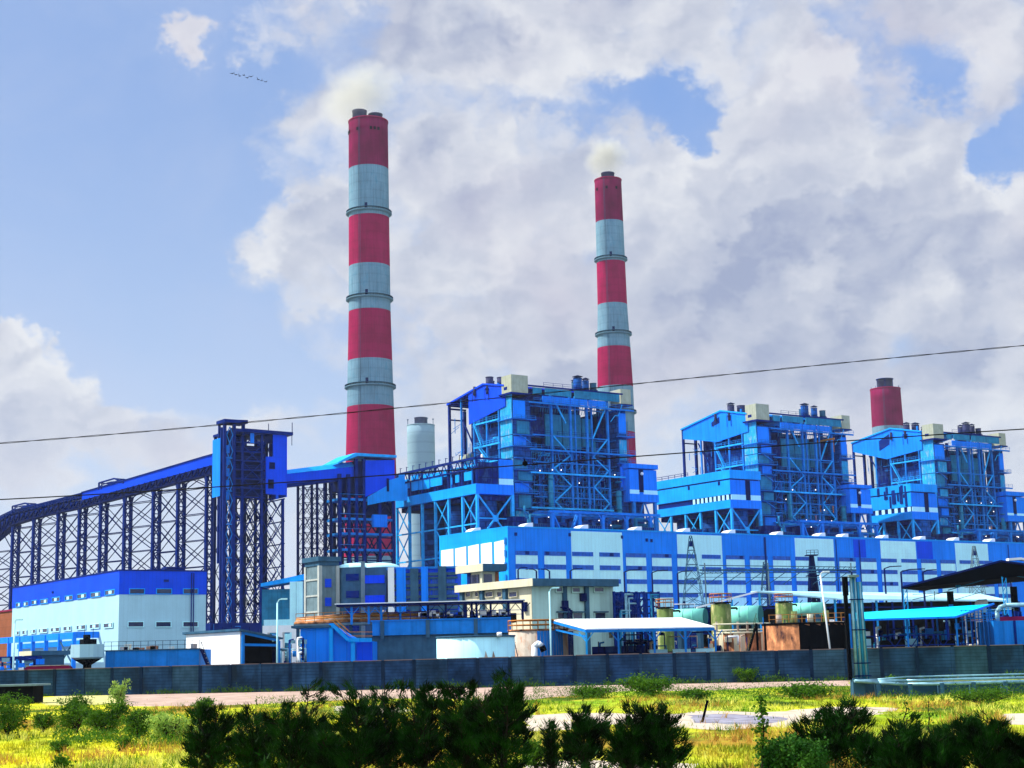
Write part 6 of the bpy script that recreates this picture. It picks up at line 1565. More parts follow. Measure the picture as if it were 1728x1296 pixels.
for px in (1190, 1297, 1437): x = BG.onU(px, 975)[0]; b = MB(); b.beam((x, 0, 0), (x, 0, zof(BG, px, 950)), .25); b.build('post', m_conc, t)

# ---- street lamps
def lamp_post(px, pt, Y, side, arm, label, lean=0.0, mm=m_shell, rr=.09):
    f0 = fry(px, Y, 0.0, pt); t = thing('street_lamp', label, 'street lamp', f0, 'lamps along the plant road'); z1 = W(px, pt, Y)[2]
    b = MB(); b.cyl((lean, 0, 0), (0, 0, z1-.4), rr*1.3, rr, n=10); b.build('pole', mm, t)
    b = MB(); b.path([(0, 0, z1-.4), (side*arm*.4, 0, z1-.05), (side*arm, 0, z1)], rr*1.2); b.build('arm', mm, t)
    b = MB(); b.box(side*arm-.1, -.15, z1-.08, side*arm+side*.6, .15, z1+.08); b.build('lamp_head', mm, t)
lamp_post(468, 1011, 172, 1, .5, 'pale lamp post in front of the white shed and blue stair building', 0, m_wpan, .085)
lamp_post(927, 992, 172, 1, .5, 'pale lamp post in front of the control building', 0, m_wpan, .085)
lamp_post(1384, 965, 168, 1, .4, 'leaning white lamp post in front of the big rusty tank', .8, m_wht, .085)
lamp_post(25, 1046, 178, 1, .3, 'thin pale lamp post at the left edge', 0, m_wpan, .09)
labs = ['dark street lamp with short arm in front of the hall corner', 'dark street lamp, third from the hall corner', 'dark street lamp, fourth from the hall corner with arm to the left', 'dark street lamp before the first white hall section', 'dark long armed street lamp left of the slim pylon, taller of two', 'dark long armed street lamp just left of the slim pylon', 'dark long armed street lamp touching the slim pylon', 'dark street lamp right of the dark mast', 'black long armed street lamp left of the large black canopy', 'dark street lamp above the corner of the large canopy', 'dark street lamp with long arm just right of the pipe stack']
for i, (px, py, s, a) in enumerate(((874, 958, 1, 1.2), (905, 960, -1, 1.4), (927, 960, -1, 1.6), (962, 960, 1, 1.7), (1053, 962, 1, 2.4), (1100, 963, 1, 2.4), (1143, 964, 1, 2.2), (1437, 962, -1, 2.2), (1520, 961, 1, 3.6), (1557, 962, 1, 1.8), (1492, 956, 1, 2.6))):
    lamp_post(px, py, 290 if px < 1500 else 270, s, a, labs[i], 0, m_navy2, .16)

# ---- riser pipes and the pipeline outside the wall
RP = fry(1449, 100, 0.0, 1060); t = thing('pipe_riser', 'tall bundle of grey riser pipes and cable trays standing on a dark plinth', 'pipe rack', RP)
z0 = zof(RP, 1449, 1147); z1 = zof(RP, 1449, 970)
b = MB(); b.box(-.65, -.4, 0, .1, .5, z0+.1); b.box(.1, -.2, 0, 11, .6, z0-.25); b.build('plinth', m_gray, t)
b = MB(); b.beam((-.72, 0, z0), (-.72, 0, z1-.5), .22, .3); b.box(-.85, -.2, z1-1.3, -.55, .2, z1-.1); b.build('black_post', m_black, t)
for k, (x, r_) in enumerate(((-.33, .09), (-.15, .05), (-.02, .06), (.17, .1), (.33, .06), (.44, .05))):
    b = MB(); b.cyl((x, .05*(k % 2), z0), (x*.86-.04, .05*(k % 2), z1-.15-(.0 if k < 3 else .3)), r_, n=10); b.build('riser_pipe', m_galv if k % 2 == 0 else m_gg, t)
for z, w_ in ((z0+.2, 1.1), (z0+1.0, 1.1), (z0+3.1, 1.05), (z1-1.6, .9)): b = MB(); b.box(-.5, -.16, z, -.5+w_, -.11, z+.07); b.build('clamp_band', m_navy2, t)
b = MB(); b.box(-.48, -.25, z1-.14, .18, .25, z1); b.build('cap', m_conc, t)
b = MB(); b.box(-.1, .1, z1-1.5, .1, .2, z1-.2); b.build('blue_box', m_deep, t)
b = MB(); b.box(.05, .12, z0, .22, .2, z0+3.6); b.build('cable_tray', m_navy, t)
PL = fry(1449, 99.4, 0.0, 1150); t = thing('pipeline', 'three parallel pale pipes running low along the ground outside the boundary wall', 'pipeline', PL)
for k, (py, r_) in enumerate(((1143, .06), (1149, .09), (1155.5, .11))):
    z = zof(PL, 1500, py); zz = z+.0; b = MB(); b.pipe([(-.3, k*-.15, z0-.05), (1.2, k*-.15, z0-.1*k), (3, k*-.15, z), (15, k*-.15, z)], r_, 10); b.build('pipe', m_galv, t)
for k in range(6): b = MB(); b.box(1+k*2, -.5, 0, 1.25+k*2, .2, z0-.3); b.build('support', m_gray, t)
# ================================================================== GROUND
def field_mat(name, leafy=False):
    M_ = bpy.data.materials.new(name); M_.use_nodes = True; t = M_.node_tree; p = t.nodes['Principled BSDF']; L = t.links.new
    p.inputs['Roughness'].default_value = .9; p.inputs['Specular IOR Level'].default_value = .03
    g = t.nodes.new('ShaderNodeNewGeometry')
    def noise(sx, sy, off, det=5):
        mp = t.nodes.new('ShaderNodeMapping'); mp.inputs['Scale'].default_value = (sx, sy, 0); mp.inputs['Location'].default_value = (off, off*.7, 0); L(g.outputs['Position'], mp.inputs[0])
        n = t.nodes.new('ShaderNodeTexNoise'); n.inputs['Scale'].default_value = 1; n.inputs['Detail'].default_value = det; n.inputs['Roughness'].default_value = .62; L(mp.outputs[0], n.inputs[0]); return n.outputs[0]
    def ramp(v, a, b, c=0.0, d=1.0):
        n = t.nodes.new('ShaderNodeMapRange'); L(v, n.inputs[0])
        for i, x in enumerate((a, b, c, d)): n.inputs[i+1].default_value = x
        return n.outputs[0]
    def mix(f_, a, b):
        n = t.nodes.new('ShaderNodeMix'); n.data_type = 'RGBA'; L(f_, n.inputs[0])
        for i, v in ((6, a), (7, b)):
            if isinstance(v, tuple): n.inputs[i].default_value = (*v, 1)
            else: L(v, n.inputs[i])
        return n.outputs[2]
    sx = t.nodes.new('ShaderNodeSeparateXYZ'); L(g.outputs['Position'], sx.inputs[0])
    side = ramp(sx.outputs[0], -14, 6)                     # drier and yellower on the left, greener on the right
    yel = mix(ramp(noise(.25, .10, 3), .4, .6), (.74, .66, .02), (.44, .48, .02)); grn = mix(ramp(noise(.3, .12, 9), .4, .6), (.12, .30, .01), (.40, .44, .03))
    far = ramp(sx.outputs[1], 62, 95)
    m1 = t.nodes.new('ShaderNodeMath'); m1.operation = 'MULTIPLY_ADD'; L(side, m1.inputs[0]); m1.inputs[1].default_value = .62; L(ramp(noise(.14, .05, 20), .35, .65, -.25, .4), m1.inputs[2]); m1.use_clamp = True
    c = mix(m1.outputs[0], yel, grn)
    c = mix(ramp(noise(.10, .045, 31),   .52, .62, 0, .9), c, (.34, .18, .025))
    c = mix(ramp(noise(.22, .07, 44, 7), .51, .62, 0, .95), c, (.03, .075, .008))
    c = mix(ramp(noise(1.1, .5, 55, 6), .50, .66, 0, .75), c, (.10, .10, .012))
    L(c, p.inputs['Base Color'])
    b = t.nodes.new('ShaderNodeBump'); b.inputs['Strength'].default_value = .6; b.inputs['Distance'].default_value = .1
    L(noise(5, 5, 0, 6), b.inputs['Height']); L(b.outputs[0], p.inputs['Normal'])
    if leafy:
        p.inputs['Subsurface Weight'].default_value = 0
    return M_
m_field = field_mat('field_grass'); 
m_earth = mat('bare_pink_earth', (.44, .31, .25), .95, var=.25, vs=.35, stain=((.30, .22, .16), .5, .5), spec=.05, bump=.4, bs=4)
m_sand = mat('pale_sand', (.50, .42, .34), .95, var=.12, vs=.5, stain=((.35, .28, .16), .4, .5), spec=.05)
m_asph = mat('yard_concrete', (.12, .13, .14), .9, var=.3, vs=.1)
def ground_sheet(name, pts, z, m_): b = MB(); b.poly([(p[0], p[1], z) for p in pts]); o = b.build(name, m_, None); o['kind'] = 'structure'; return o
ground_sheet('ground', [(-9000, -300), (9000, -300), (9000, 16000), (-9000, 16000)], 0, m_field)
PATCH = []
def inside(x, y):
    for P in PATCH:
        c = False; j = len(P)-1
        for i in range(len(P)):
            (xi, yi), (xj, yj) = P[i], P[j]
            if (yi > y) != (yj > y) and x < (xj-xi)*(y-yi)/(yj-yi)+xi: c = not c
            j = i
        if c: return True
    return False
def patch(name, px_pts, z, m_, jit=.5, seed=1):
    r = random.Random(seed); P = [Wz(x, y, 0)[:2] for x, y in px_pts]; out = []; PATCH.append(P)
    for a, c in zip(P, P[1:]+P[:1]):
        d = sqrt((a[0]-c[0])**2+(a[1]-c[1])**2); n = max(2, int(d/1.2))
        for k in range(n): f_ = k/n; out.append((a[0]+(c[0]-a[0])*f_+r.gauss(0, jit), a[1]+(c[1]-a[1])*f_+r.gauss(0, jit*2.2)))
    b = MB(); b.poly([(x, y, z) for x, y in out]); o = b.build(name, m_, None); o['kind'] = 'structure'; return o
WL = (W(0, 1100, 169)[0], 169.0); WR = (W(1728, 1100, 148)[0], 148.0)      # the wall's line
dxw, dyw = WR[0]-WL[0], WR[1]-WL[1]; lw = sqrt(dxw*dxw+dyw*dyw); ux, uy = dxw/lw, dyw/lw
A0 = (WL[0]-ux*30, WL[1]-uy*30); LW = lw+60
BW = Fr(A0[0], A0[1], atan2(uy, ux))
ground_sheet('plant_yard', [(A0[0], A0[1]+.6), (A0[0]+ux*LW, A0[1]+uy*LW+.6), (600, 140), (600, 1500), (-700, 1500), (-700, 190)], .004, m_asph)
patch('bare_earth', [(200, 1166.5), (330, 1163), (460, 1160), (640, 1156), (900, 1149), (1200, 1144), (1428, 1141), (1435, 1157), (1300, 1160), (1180, 1166), (1060, 1166), (940, 1176), (860, 1186), (700, 1178), (560, 1182), (470, 1187), (400, 1189), (300, 1192), (215, 1192)], .004, m_earth, .25, 3)
patch('dry_earth', [(60, 1178), (130, 1172), (205, 1169), (215, 1186), (150, 1190), (80, 1190)], .004, mat('dry_yellow_earth', (.50, .45, .18), .95, spec=.05, stain=((.4, .4, .05), .4, .5)), .3, 5)
patch('sandy_track', [(862, 1210), (960, 1203), (1050, 1205), (1140, 1206), (1200, 1200), (1290, 1202), (1360, 1196), (1430, 1192), (1510, 1196), (1480, 1207), (1390, 1214), (1330, 1225), (1260, 1230), (1180, 1232), (1130, 1226), (1060, 1222), (960, 1231), (890, 1236)], .004, m_sand, .3, 8)
patch('wet_track', [(1165, 1207), (1230, 1205.5), (1290, 1208), (1330, 1212), (1320, 1220), (1240, 1223), (1175, 1219)], .008, mat('wet_mud', (.27, .26, .31), .55, var=.35, vs=.8, stain=((.16, .13, .18), .5, .9)), .2, 9)
patch('sandy_patch', [(1690, 1205), (1728, 1203), (1760, 1212), (1740, 1226), (1700, 1222)], .004, m_sand, .15, 10)
patch('sandy_patch', [(560, 1192), (640, 1190), (700, 1199), (640, 1207), (570, 1203)], .004, m_sand, .15, 12)
patch('sandy_patch', [(880, 1288), (960, 1283), (1060, 1286), (1170, 1290), (1180, 1320), (870, 1320)], .004, m_sand, .12, 11)
def leafmat_simple(name, c): return mat(name, c, .9, var=.35, vs=1.5, spec=.02)
# ---- grass standing over the field
def grass(name, n, y0, y1, h0, h1, seed, xr=.36):
    r = random.Random(seed); V = []; F = []
    for _ in range(n):
        y = y0*(y1/y0)**r.random() if False else y0+(y1-y0)*r.random()**1.5; x = r.uniform(-xr, xr)*y
        dens = math.sin(x*.9+y*.31)+math.sin(x*.37-y*.21+2)+math.sin(y*.77+x*.13)
        if dens < r.uniform(-1.6, .4) or (inside(x, y) and r.random() < .96): continue
        h = r.uniform(h0, h1)*(1+.35*max(0, dens-1))
        for k in range(3):
            a = r.uniform(0, 2*pi); w = r.uniform(.012, .03); bx, by = x+r.gauss(0, .1), y+r.gauss(0, .1); lx, ly = r.gauss(0, .25)*h, r.gauss(0, .25)*h
            i = len(V); V += [(bx-w*cos(a), by-w*sin(a), 0), (bx+w*cos(a), by+w*sin(a), 0), (bx+lx, by+ly, h*r.uniform(.7, 1))]; F.append((i, i+1, i+2))
    me = bpy.data.meshes.new(name); me.from_pydata(V, [], F); me.materials.append(m_field); o = bpy.data.objects.new(name, me); C.objects.link(o); o['kind'] = 'stuff'; return o
grass('grass', 26000, 38, 90, .06, .24, 1)
grass('grass', 12000, 90, 158, .08, .22, 2)

def dry_grass(name, n, seed, mt, h0, h1, y0, y1, th):
    r = random.Random(seed); V = []; F = []
    for _ in range(n):
        y = y0+(y1-y0)*r.random()**1.4; x = r.uniform(-.36, .36)*y
        s = math.sin(x*.55+seed)+math.sin(y*.41-x*.3+seed*2)+math.sin(x*1.9+y*.9)*.6
        if s < th+r.uniform(-.4, .4) or (inside(x, y) and r.random() < .97): continue
        h = r.uniform(h0, h1); cx_, cy_ = x, y
        for k in range(7):
            a = r.uniform(0, 2*pi); w = .009+y*.00009; bx, by = cx_+r.gauss(0, .07), cy_+r.gauss(0, .07); lx, ly = r.gauss(0, .4)*h, r.gauss(0, .4)*h
            i = len(V); V += [(bx-w*cos(a), by-w*sin(a), 0), (bx+w*cos(a), by+w*sin(a), 0), (bx+lx, by+ly, h*r.uniform(.6, 1))]; F.append((i, i+1, i+2))
    me = bpy.data.meshes.new(name); me.from_pydata(V, [], F); me.materials.append(mt); o = bpy.data.objects.new(name, me); C.objects.link(o); o['kind'] = 'stuff'
dry_grass('dry_grass', 9000, 3, leafmat_simple('dry_stalks', (.46, .26, .05)), .25, .55, 39, 110, .9)
dry_grass('green_tufts', 9000, 8, leafmat_simple('green_blades', (.05, .16, .008)), .2, .5, 39, 120, .9)
dry_grass('pale_grass', 9000, 14, leafmat_simple('pale_blades', (.72, .68, .12)), .2, .45, 39, 100, .8)
# ================================================================== BOUNDARY WALL
t = thing('boundary_wall', 'long dark block boundary wall with piers in front of the whole plant', 'wall', BW)
ztop = lambda x: 2.78+.18*min(1, max(0, (x-30)/60))
b = MB(); 
n = int(LW/3.3); xs_ = [LW*i/n for i in range(n+1)]
r = random.Random(21)
for i in range(n):
    z = ztop(xs_[i]); off = r.uniform(-.05, .05); bb = MB(); bb.box(xs_[i]+.17, off, 0, xs_[i+1]-.17, off+.2, z); bb.build('wall_panel', r.choice((m_wall, m_wall, m_wall2, m_wall3)), t)
for i in range(n+1): b2 = MB(); z = ztop(xs_[i]); b2.box(xs_[i]-.165, -.11, 0, xs_[i]+.165, .24, z+.02); b2.build('pier', m_pier if i % 3 else m_wall, t)
b = MB()
for i in range(n): b.box(xs_[i]+.17, -.12, ztop(xs_[i])+.002, xs_[i+1]-.17, .3, ztop(xs_[i])+.075)
b.build('coping', mat('wall_coping', (.16, .13, .13), .9), t)
V = []; F = []; r = random.Random(77)
for _ in range(15000):
    x = r.uniform(0, LW); q = math.sin(x*.8)+math.sin(x*.23+1)+math.sin(x*2.3)*.5
    if q < r.uniform(-.6, 1.2): continue
    y = -abs(r.gauss(0, .45))-.16; z = abs(r.gauss(0, .16))*(1+q*.5); wx, wy = BW.o[0]+BW.u[0]*x+BW.v[0]*y, BW.o[1]+BW.u[1]*x+BW.v[1]*y; a = r.uniform(0, 6.28); w = r.uniform(.03, .07); l = r.uniform(.1, .26); i = len(V)
    V += [(wx-w*cos(a), wy-w*sin(a), z), (wx+w*cos(a), wy+w*sin(a), z), (wx+r.gauss(0, .1), wy+r.gauss(0, .1), z+l)]; F.append((i, i+1, i+2))
me = bpy.data.meshes.new('wall_foot_weeds'); me.from_pydata(V, [], F); me.materials.append(leafmat_simple('weed_green', (.045, .11, .01))); o = bpy.data.objects.new('wall_foot_weeds', me); C.objects.link(o); o['kind'] = 'stuff'
# low dark hut in front of it, left
HT2 = frz(56, 1187, 0.0, 0.0); t = thing('hut', 'small black hut with flat slab roof in front of the boundary wall, left edge', 'hut', HT2)
z1 = HT2.onU(40, 1155)[1]; x0 = HT2.onU(-30, 1187)[0]; x0 = -6.0
b = MB(); b.box(x0, 0, 0, -.05, 3, z1-.15); b.build('wall', m_black, t); b = MB(); b.box(x0, -.5, z1-.14, .5, 3.3, z1+.02); b.build('roof_slab', m_conc, t)
# a leaning stake on the wet track
SK = frz(1185, 1219, 0.0, 0.0); b = MB(); b.beam((0, 0, 0), (.28, 0, .95), .1); o = b.build('stake', m_black); put(o, 'short black stake leaning in the wet sandy track', 'post', SK)

# ================================================================== SHRUBS
def leafmat(name, c1, c2, tr=.25):
    M_ = bpy.data.materials.new(name); M_.use_nodes = True; t = M_.node_tree; p = t.nodes['Principled BSDF']; L = t.links.new
    p.inputs['Roughness'].default_value = .6; p.inputs['Specular IOR Level'].default_value = .04
    g = t.nodes.new('ShaderNodeNewGeometry'); n = t.nodes.new('ShaderNodeTexNoise'); n.inputs['Scale'].default_value = 2.2; n.inputs['Detail'].default_value = 5; L(g.outputs['Position'], n.inputs[0])
    mr = t.nodes.new('ShaderNodeMapRange'); L(n.outputs[0], mr.inputs[0]); mr.inputs[1].default_value = .38; mr.inputs[2].default_value = .66
    mx = t.nodes.new('ShaderNodeMix'); mx.data_type = 'RGBA'; L(mr.outputs[0], mx.inputs[0]); mx.inputs[6].default_value = (*c1, 1); mx.inputs[7].default_value = (*c2, 1); L(mx.outputs[2], p.inputs['Base Color'])
    if tr:
        tl = t.nodes.new('ShaderNodeBsdfTranslucent'); L(mx.outputs[2], tl.inputs[0]); ms = t.nodes.new('ShaderNodeMixShader'); ms.inputs[0].default_value = tr
        L(p.outputs[0], ms.inputs[1]); L(tl.outputs[0], ms.inputs[2]); L(ms.outputs[0], t.nodes['Material Output'].inputs[0])
    return M_
m_ld = leafmat('dark_needles', (.002, .006, .0012), (.010, .055, .004), .1)
m_lm = leafmat('mid_green_leaves', (.02, .075, .006), (.10, .22, .012), .3)
m_ll = leafmat('light_green_leaves', (.16, .30, .04), (.42, .55, .12), .4)
m_lg = leafmat('glossy_leaves', (.012, .06, .006), (.06, .17, .02), .2)
m_bark = mat('bark', (.018, .014, .010), .95, spec=.05)
from mathutils import Vector as V3
def shrub(px, pbase, ptop, wpx, label, kind='needle', seed=0, n=3600, group=None, name=None, Yov=None):
    r = random.Random(seed); P = Wz(px, pbase, 0)
    Y = P[1]; top = W(px, ptop, Y)[2]; hw = wpx/2/FPX*Y*(1.05 if kind == 'needle' else 1)
    fr = Fr(P[0], P[1], 0.0); nm = name or 'shrub'; t = thing(nm, label, 'shrub' if nm == 'shrub' else 'tree', fr, group)
    tb = MB(); tips = []
    ns = 7 if kind == 'needle' else 6
    if kind == 'sapling': ns = 1
    stems = []
    for s in range(ns):
        a = r.uniform(0, 2*pi); lean = hw*r.uniform(.2, .95) if ns > 1 else .05; hh = top*r.uniform(.55, .97) if s else top*.97
        pts = [V3((r.gauss(0, .06), r.gauss(0, .06), 0))]
        for k in range(1, 6):
            c = k/5; pts.append(V3((cos(a)*lean*c**1.2+r.gauss(0, .03), sin(a)*lean*c**1.2+r.gauss(0, .03), hh*c)))
        stems.append(pts)
        for k in range(5):
            w0, w1 = .05*(1-k/5)+.012, .05*(1-(k+1)/5)+.01; tb.cyl(pts[k], pts[k+1], w0*.7, w1*.7, n=5, caps=False)
        nb = 18 if kind == 'needle' else 10 if ns > 1 else 9
        for j in range(nb):
            c = r.uniform(.12 if kind != 'sapling' else .3, .95); k = min(4, int(c*5)); q = pts[k].lerp(pts[k+1], c*5-k); aa = r.uniform(0, 2*pi); l = hw*r.uniform(.45, 1.0)*(1.15-c*.75)
            e = q+V3((cos(aa)*l, sin(aa)*l, l*r.uniform(.2, .9)))
            if e.z > top: e.z = top*r.uniform(.9, 1.0)
            tb.cyl(q, e, .014, .006, n=4, caps=False); tips.append((q, e))
    tb.build('trunk', m_bark, t)
    V = []; F = []
    clumps = []
    for q, e in tips:
        for k in range(3):
            c = r.uniform(.45, 1.05); clumps.append((q.lerp(e, c), r.uniform(.06, .17)*max(.6, hw)))
    for pts in stems: clumps.append((pts[-1], .12*max(.6, hw))); clumps.append((pts[-2], .2*max(.6, hw)))
    for _ in range(n):
        c, s = r.choice(clumps); p = c+V3((r.gauss(0, s), r.gauss(0, s), r.gauss(0, s*.9)))
        if p.z < .02: p.z = r.uniform(.02, .3)
        i = len(V)
        if kind == 'needle':
            q_, e_ = r.choice(tips); cc = 1.12-abs(r.gauss(0, .38)); s2 = .035+.10*max(.6, hw)*(1.05-min(1, max(0, cc)))
            if cc < .1: cc = r.random()
            p = q_.lerp(e_, cc)+V3((r.gauss(0, s2), r.gauss(0, s2), r.gauss(0, s2))); bd_ = (e_-q_).normalized()
            if p.z < .02: p.z = r.uniform(.02, .3)
            d = (bd_*.9+V3((r.gauss(0, .35), r.gauss(0, .35), r.uniform(.1, 1.0)))).normalized(); l = r.uniform(.10, .26); sd_ = d.cross(V3((r.gauss(0, 1), r.gauss(0, 1), .1))).normalized()*r.uniform(.009, .020)
            V += [tuple(p-sd_), tuple(p+sd_), tuple(p+d*l)]; F.append((i, i+1, i+2)); continue
        if False:
            d = V3((p.x-c.x, p.y-c.y, 0))*1.2+V3((r.gauss(0, .3), r.gauss(0, .3), r.uniform(.5, 1.4))); d.normalize(); l = r.uniform(.10, .24); sd_ = d.cross(V3((r.gauss(0, 1), r.gauss(0, 1), .1))).normalized()*r.uniform(.010, .022)
            V += [tuple(p-sd_), tuple(p+sd_), tuple(p+d*l)]; F.append((i, i+1, i+2))
        else:
            d = V3((r.gauss(0, 1), r.gauss(0, 1), r.gauss(.2, .7))).normalized(); sd_ = d.cross(V3((r.gauss(0, 1), r.gauss(0, 1), r.gauss(0, 1)))).normalized(); l = r.uniform(.05, .10); w = l*.42
            if Y > 90: l *= 1.8; w *= 1.8
            V += [tuple(p), tuple(p+d*l*.5+sd_*w), tuple(p+d*l), tuple(p+d*l*.5-sd_*w)]; F.append((i, i+1, i+2, i+3))
    me = bpy.data.meshes.new('foliage'); me.from_pydata(V, [], F); me.materials.append({'needle': m_ld, 'leaf': m_lm, 'light': m_ll, 'glossy': m_lg, 'sapling': m_lm}[kind]); o = bpy.data.objects.new('foliage', me); C.objects.link(o); o.parent = t
    return t
SH = [
 (12, 1246, 1172, 74, 'dark leafy bush at the left edge below the black hut', 'leaf', 3000),
 (72, 1236, 1204, 40, 'small dark round bush just right of the left edge bush', 'leaf', 1200),
 (128, 1238, 1172, 74, 'broad green bush left of the pale leaved seedling', 'leaf', 3000),
 (176, 1244, 1184, 84, 'broad green bush under the pale leaved seedling', 'leaf', 3000),
 (200, 1186, 1148, 36, 'pale leaved seedling standing against the boundary wall', 'light', 700),
 (232, 1250, 1200, 60, 'low green bush right of the broad bush pair', 'leaf', 1600),
 (285, 1252, 1206, 80, 'low spreading yellowish green bush in the grass', 'light', 1500),
 (344, 1200, 1180, 34, 'tiny green tuft bush on the pink earth', 'leaf', 500),
 (355, 1318, 1190, 84, 'dark needle leaved bush, leftmost of the near row', 'needle', 4200),
 (425, 1322, 1196, 84, 'dark bush of the near row, second from its left end', 'needle', 4200),
 (498, 1325, 1150, 96, 'tall twin topped dark bush of the near row under the steel stair building', 'needle', 5200),
 (560, 1326, 1218, 70, 'low dark bush between the twin topped bush and the feathery ones', 'needle', 3400),
 (604, 1326, 1150, 84, 'feathery tall bush before the middle of the boundary wall, left one', 'needle', 4600),
 (652, 1320, 1138, 72, 'feathery tall bush reaching up to the wall top, thin stems', 'needle', 3600),
 (715, 1322, 1152, 96, 'wide feathery bush below the low white tank', 'needle', 4600),
 (786, 1330, 1140, 90, 'tall dense black bush left of the largest one', 'needle', 5600),
 (850, 1330, 1138, 110, 'largest black bush in the near row, reaching up over the wall', 'needle', 6800),
 (933, 1310, 1216, 26, 'slim dark seedling in the gap right of the largest bush', 'needle', 900),
 (984, 1312, 1190, 80, 'rounded dark bush below the white roofed shed', 'needle', 4200),
 (1062, 1316, 1186, 84, 'dark bush with bare side twigs, left of a pair', 'needle', 4400),
 (1118, 1316, 1184, 84, 'dark bush, right of a pair beside the dry grass clearing', 'needle', 4600),
 (1402, 1304, 1184, 116, 'broad dark bush with pointed top below the leaning lamp post', 'needle', 5600),
 (1470, 1310, 1236, 46, 'low dark bush just right of the broad pointed one', 'needle', 1800),
 (1528, 1316, 1208, 78, 'dark bush with a tall bare twig, below the pipe stack', 'needle', 4200),
 (1594, 1316, 1218, 72, 'dark rounded bush, third from the right edge', 'needle', 4200),
 (1658, 1316, 1206, 76, 'dark rounded bush, second from the right edge', 'needle', 4200),
 (1718, 1312, 1222, 60, 'dark bush cut by the right edge', 'needle', 3400),
 (1316, 1316, 1246, 90, 'glossy broad leaved bush at the foot of the thin sapling', 'glossy', 2600),
 (1368, 1320, 1252, 66, 'glossy broad leaved bush, right hand neighbour of the other glossy one', 'glossy', 1900),
 (560, 1306, 1268, 90, 'bright green low plant at the bottom edge in front of the dark row', 'light', 900),
 (905, 1300, 1250, 50, 'bright green low plant right of the largest bush', 'leaf', 900),
 (1258, 1152, 1128, 40, 'green topped bush against the right part of the boundary wall', 'leaf', 1200),
 (1104, 1176, 1150, 96, 'wide low green thicket on the pink earth strip', 'leaf', 2400),
 (1000, 1178, 1164, 90, 'flat dark scrub left of the wide low thicket', 'leaf', 1200),
 (1360, 1180, 1162, 90, 'flat dark green scrub left of the pipe riser', 'leaf', 1700),
 (1514, 1166, 1142, 36, 'small bright bush growing through the low pipeline', 'leaf', 900),
 (1175, 1182, 1168, 60, 'low brownish scrub right of the wide thicket', 'leaf', 700),
 (1660, 1190, 1168, 110, 'low green scrub mound under the pipeline at the right', 'leaf', 2000),
 (100, 1272, 1252, 30, 'small weed in the yellow grass at lower left', 'leaf', 400),
 (205, 1268, 1246, 26, 'small dark weed in the yellow grass, right of the other weed', 'leaf', 400),
 (106, 1304, 1276, 24, 'small dark weed at the bottom left edge', 'leaf', 400),
]
for i, (px, pb, pt, w, lab, kd, n) in enumerate(SH): shrub(px, pb, pt, w, lab, kd, i+100, int(n*(1.4 if kd == 'needle' else 1.7)))
for px, pb, pt, w, lab in ((1292, 1318, 1168, 26, 'thin upright sapling with a few leaf clusters above the glossy bush'), (1530, 1262, 1180, 12, 'bare thin stem rising above the bush below the pipe stack'), (1574, 1262, 1178, 10, 'second bare thin stem, right of the other bare stem')):
    shrub(px, pb, pt, w, lab, 'sapling', int(px), 420 if px < 1300 else 60, None, 'sapling')

def undergrowth(name, pxa, pxb, pya, pyb, n, mt, seed, hmax):
    r = random.Random(seed); V = []; F = []
    for _ in range(n):
        px = r.uniform(pxa, pxb); P = Wz(px, r.uniform(pya, pyb), 0); s = math.sin(P[0]*1.7)+math.sin(P[0]*.63+P[1]*.8+seed)+math.sin(P[1]*1.3-P[0]*.4)
        if s < r.uniform(-.9, 1.0): continue
        z = abs(r.gauss(0, .4))*hmax*(.5+.4*max(0, s)); c = V3((P[0], P[1], z)); d = V3((r.gauss(0, .5), r.gauss(0, .5), r.uniform(.2, 1))).normalized(); l = r.uniform(.08, .2); q = d.cross(V3((r.gauss(0, 1), r.gauss(0, 1), r.gauss(0, 1)))).normalized()*r.uniform(.015, .035)
        i = len(V); V += [tuple(c-q), tuple(c+q), tuple(c+d*l)]; F.append((i, i+1, i+2))
    me = bpy.data.meshes.new(name); me.from_pydata(V, [], F); me.materials.append(mt); o = bpy.data.objects.new(name, me); C.objects.link(o); o['kind'] = 'stuff'
undergrowth('undergrowth', 320, 900, 1280, 1345, 5000, m_ld, 1, .9)
undergrowth('undergrowth', 940, 1160, 1295, 1345, 2000, m_ld, 2, .7)
undergrowth('undergrowth', 1380, 1740, 1295, 1345, 3000, m_ld, 3, .7)
undergrowth('low_green_scrub', 90, 480, 1205, 1262, 22000, m_lm, 4, .5)
undergrowth('low_green_scrub', 900, 1740, 1162, 1182, 26000, m_lm, 5, .6)
undergrowth('low_green_scrub', 430, 900, 1178, 1215, 16000, m_lm, 6, .5)
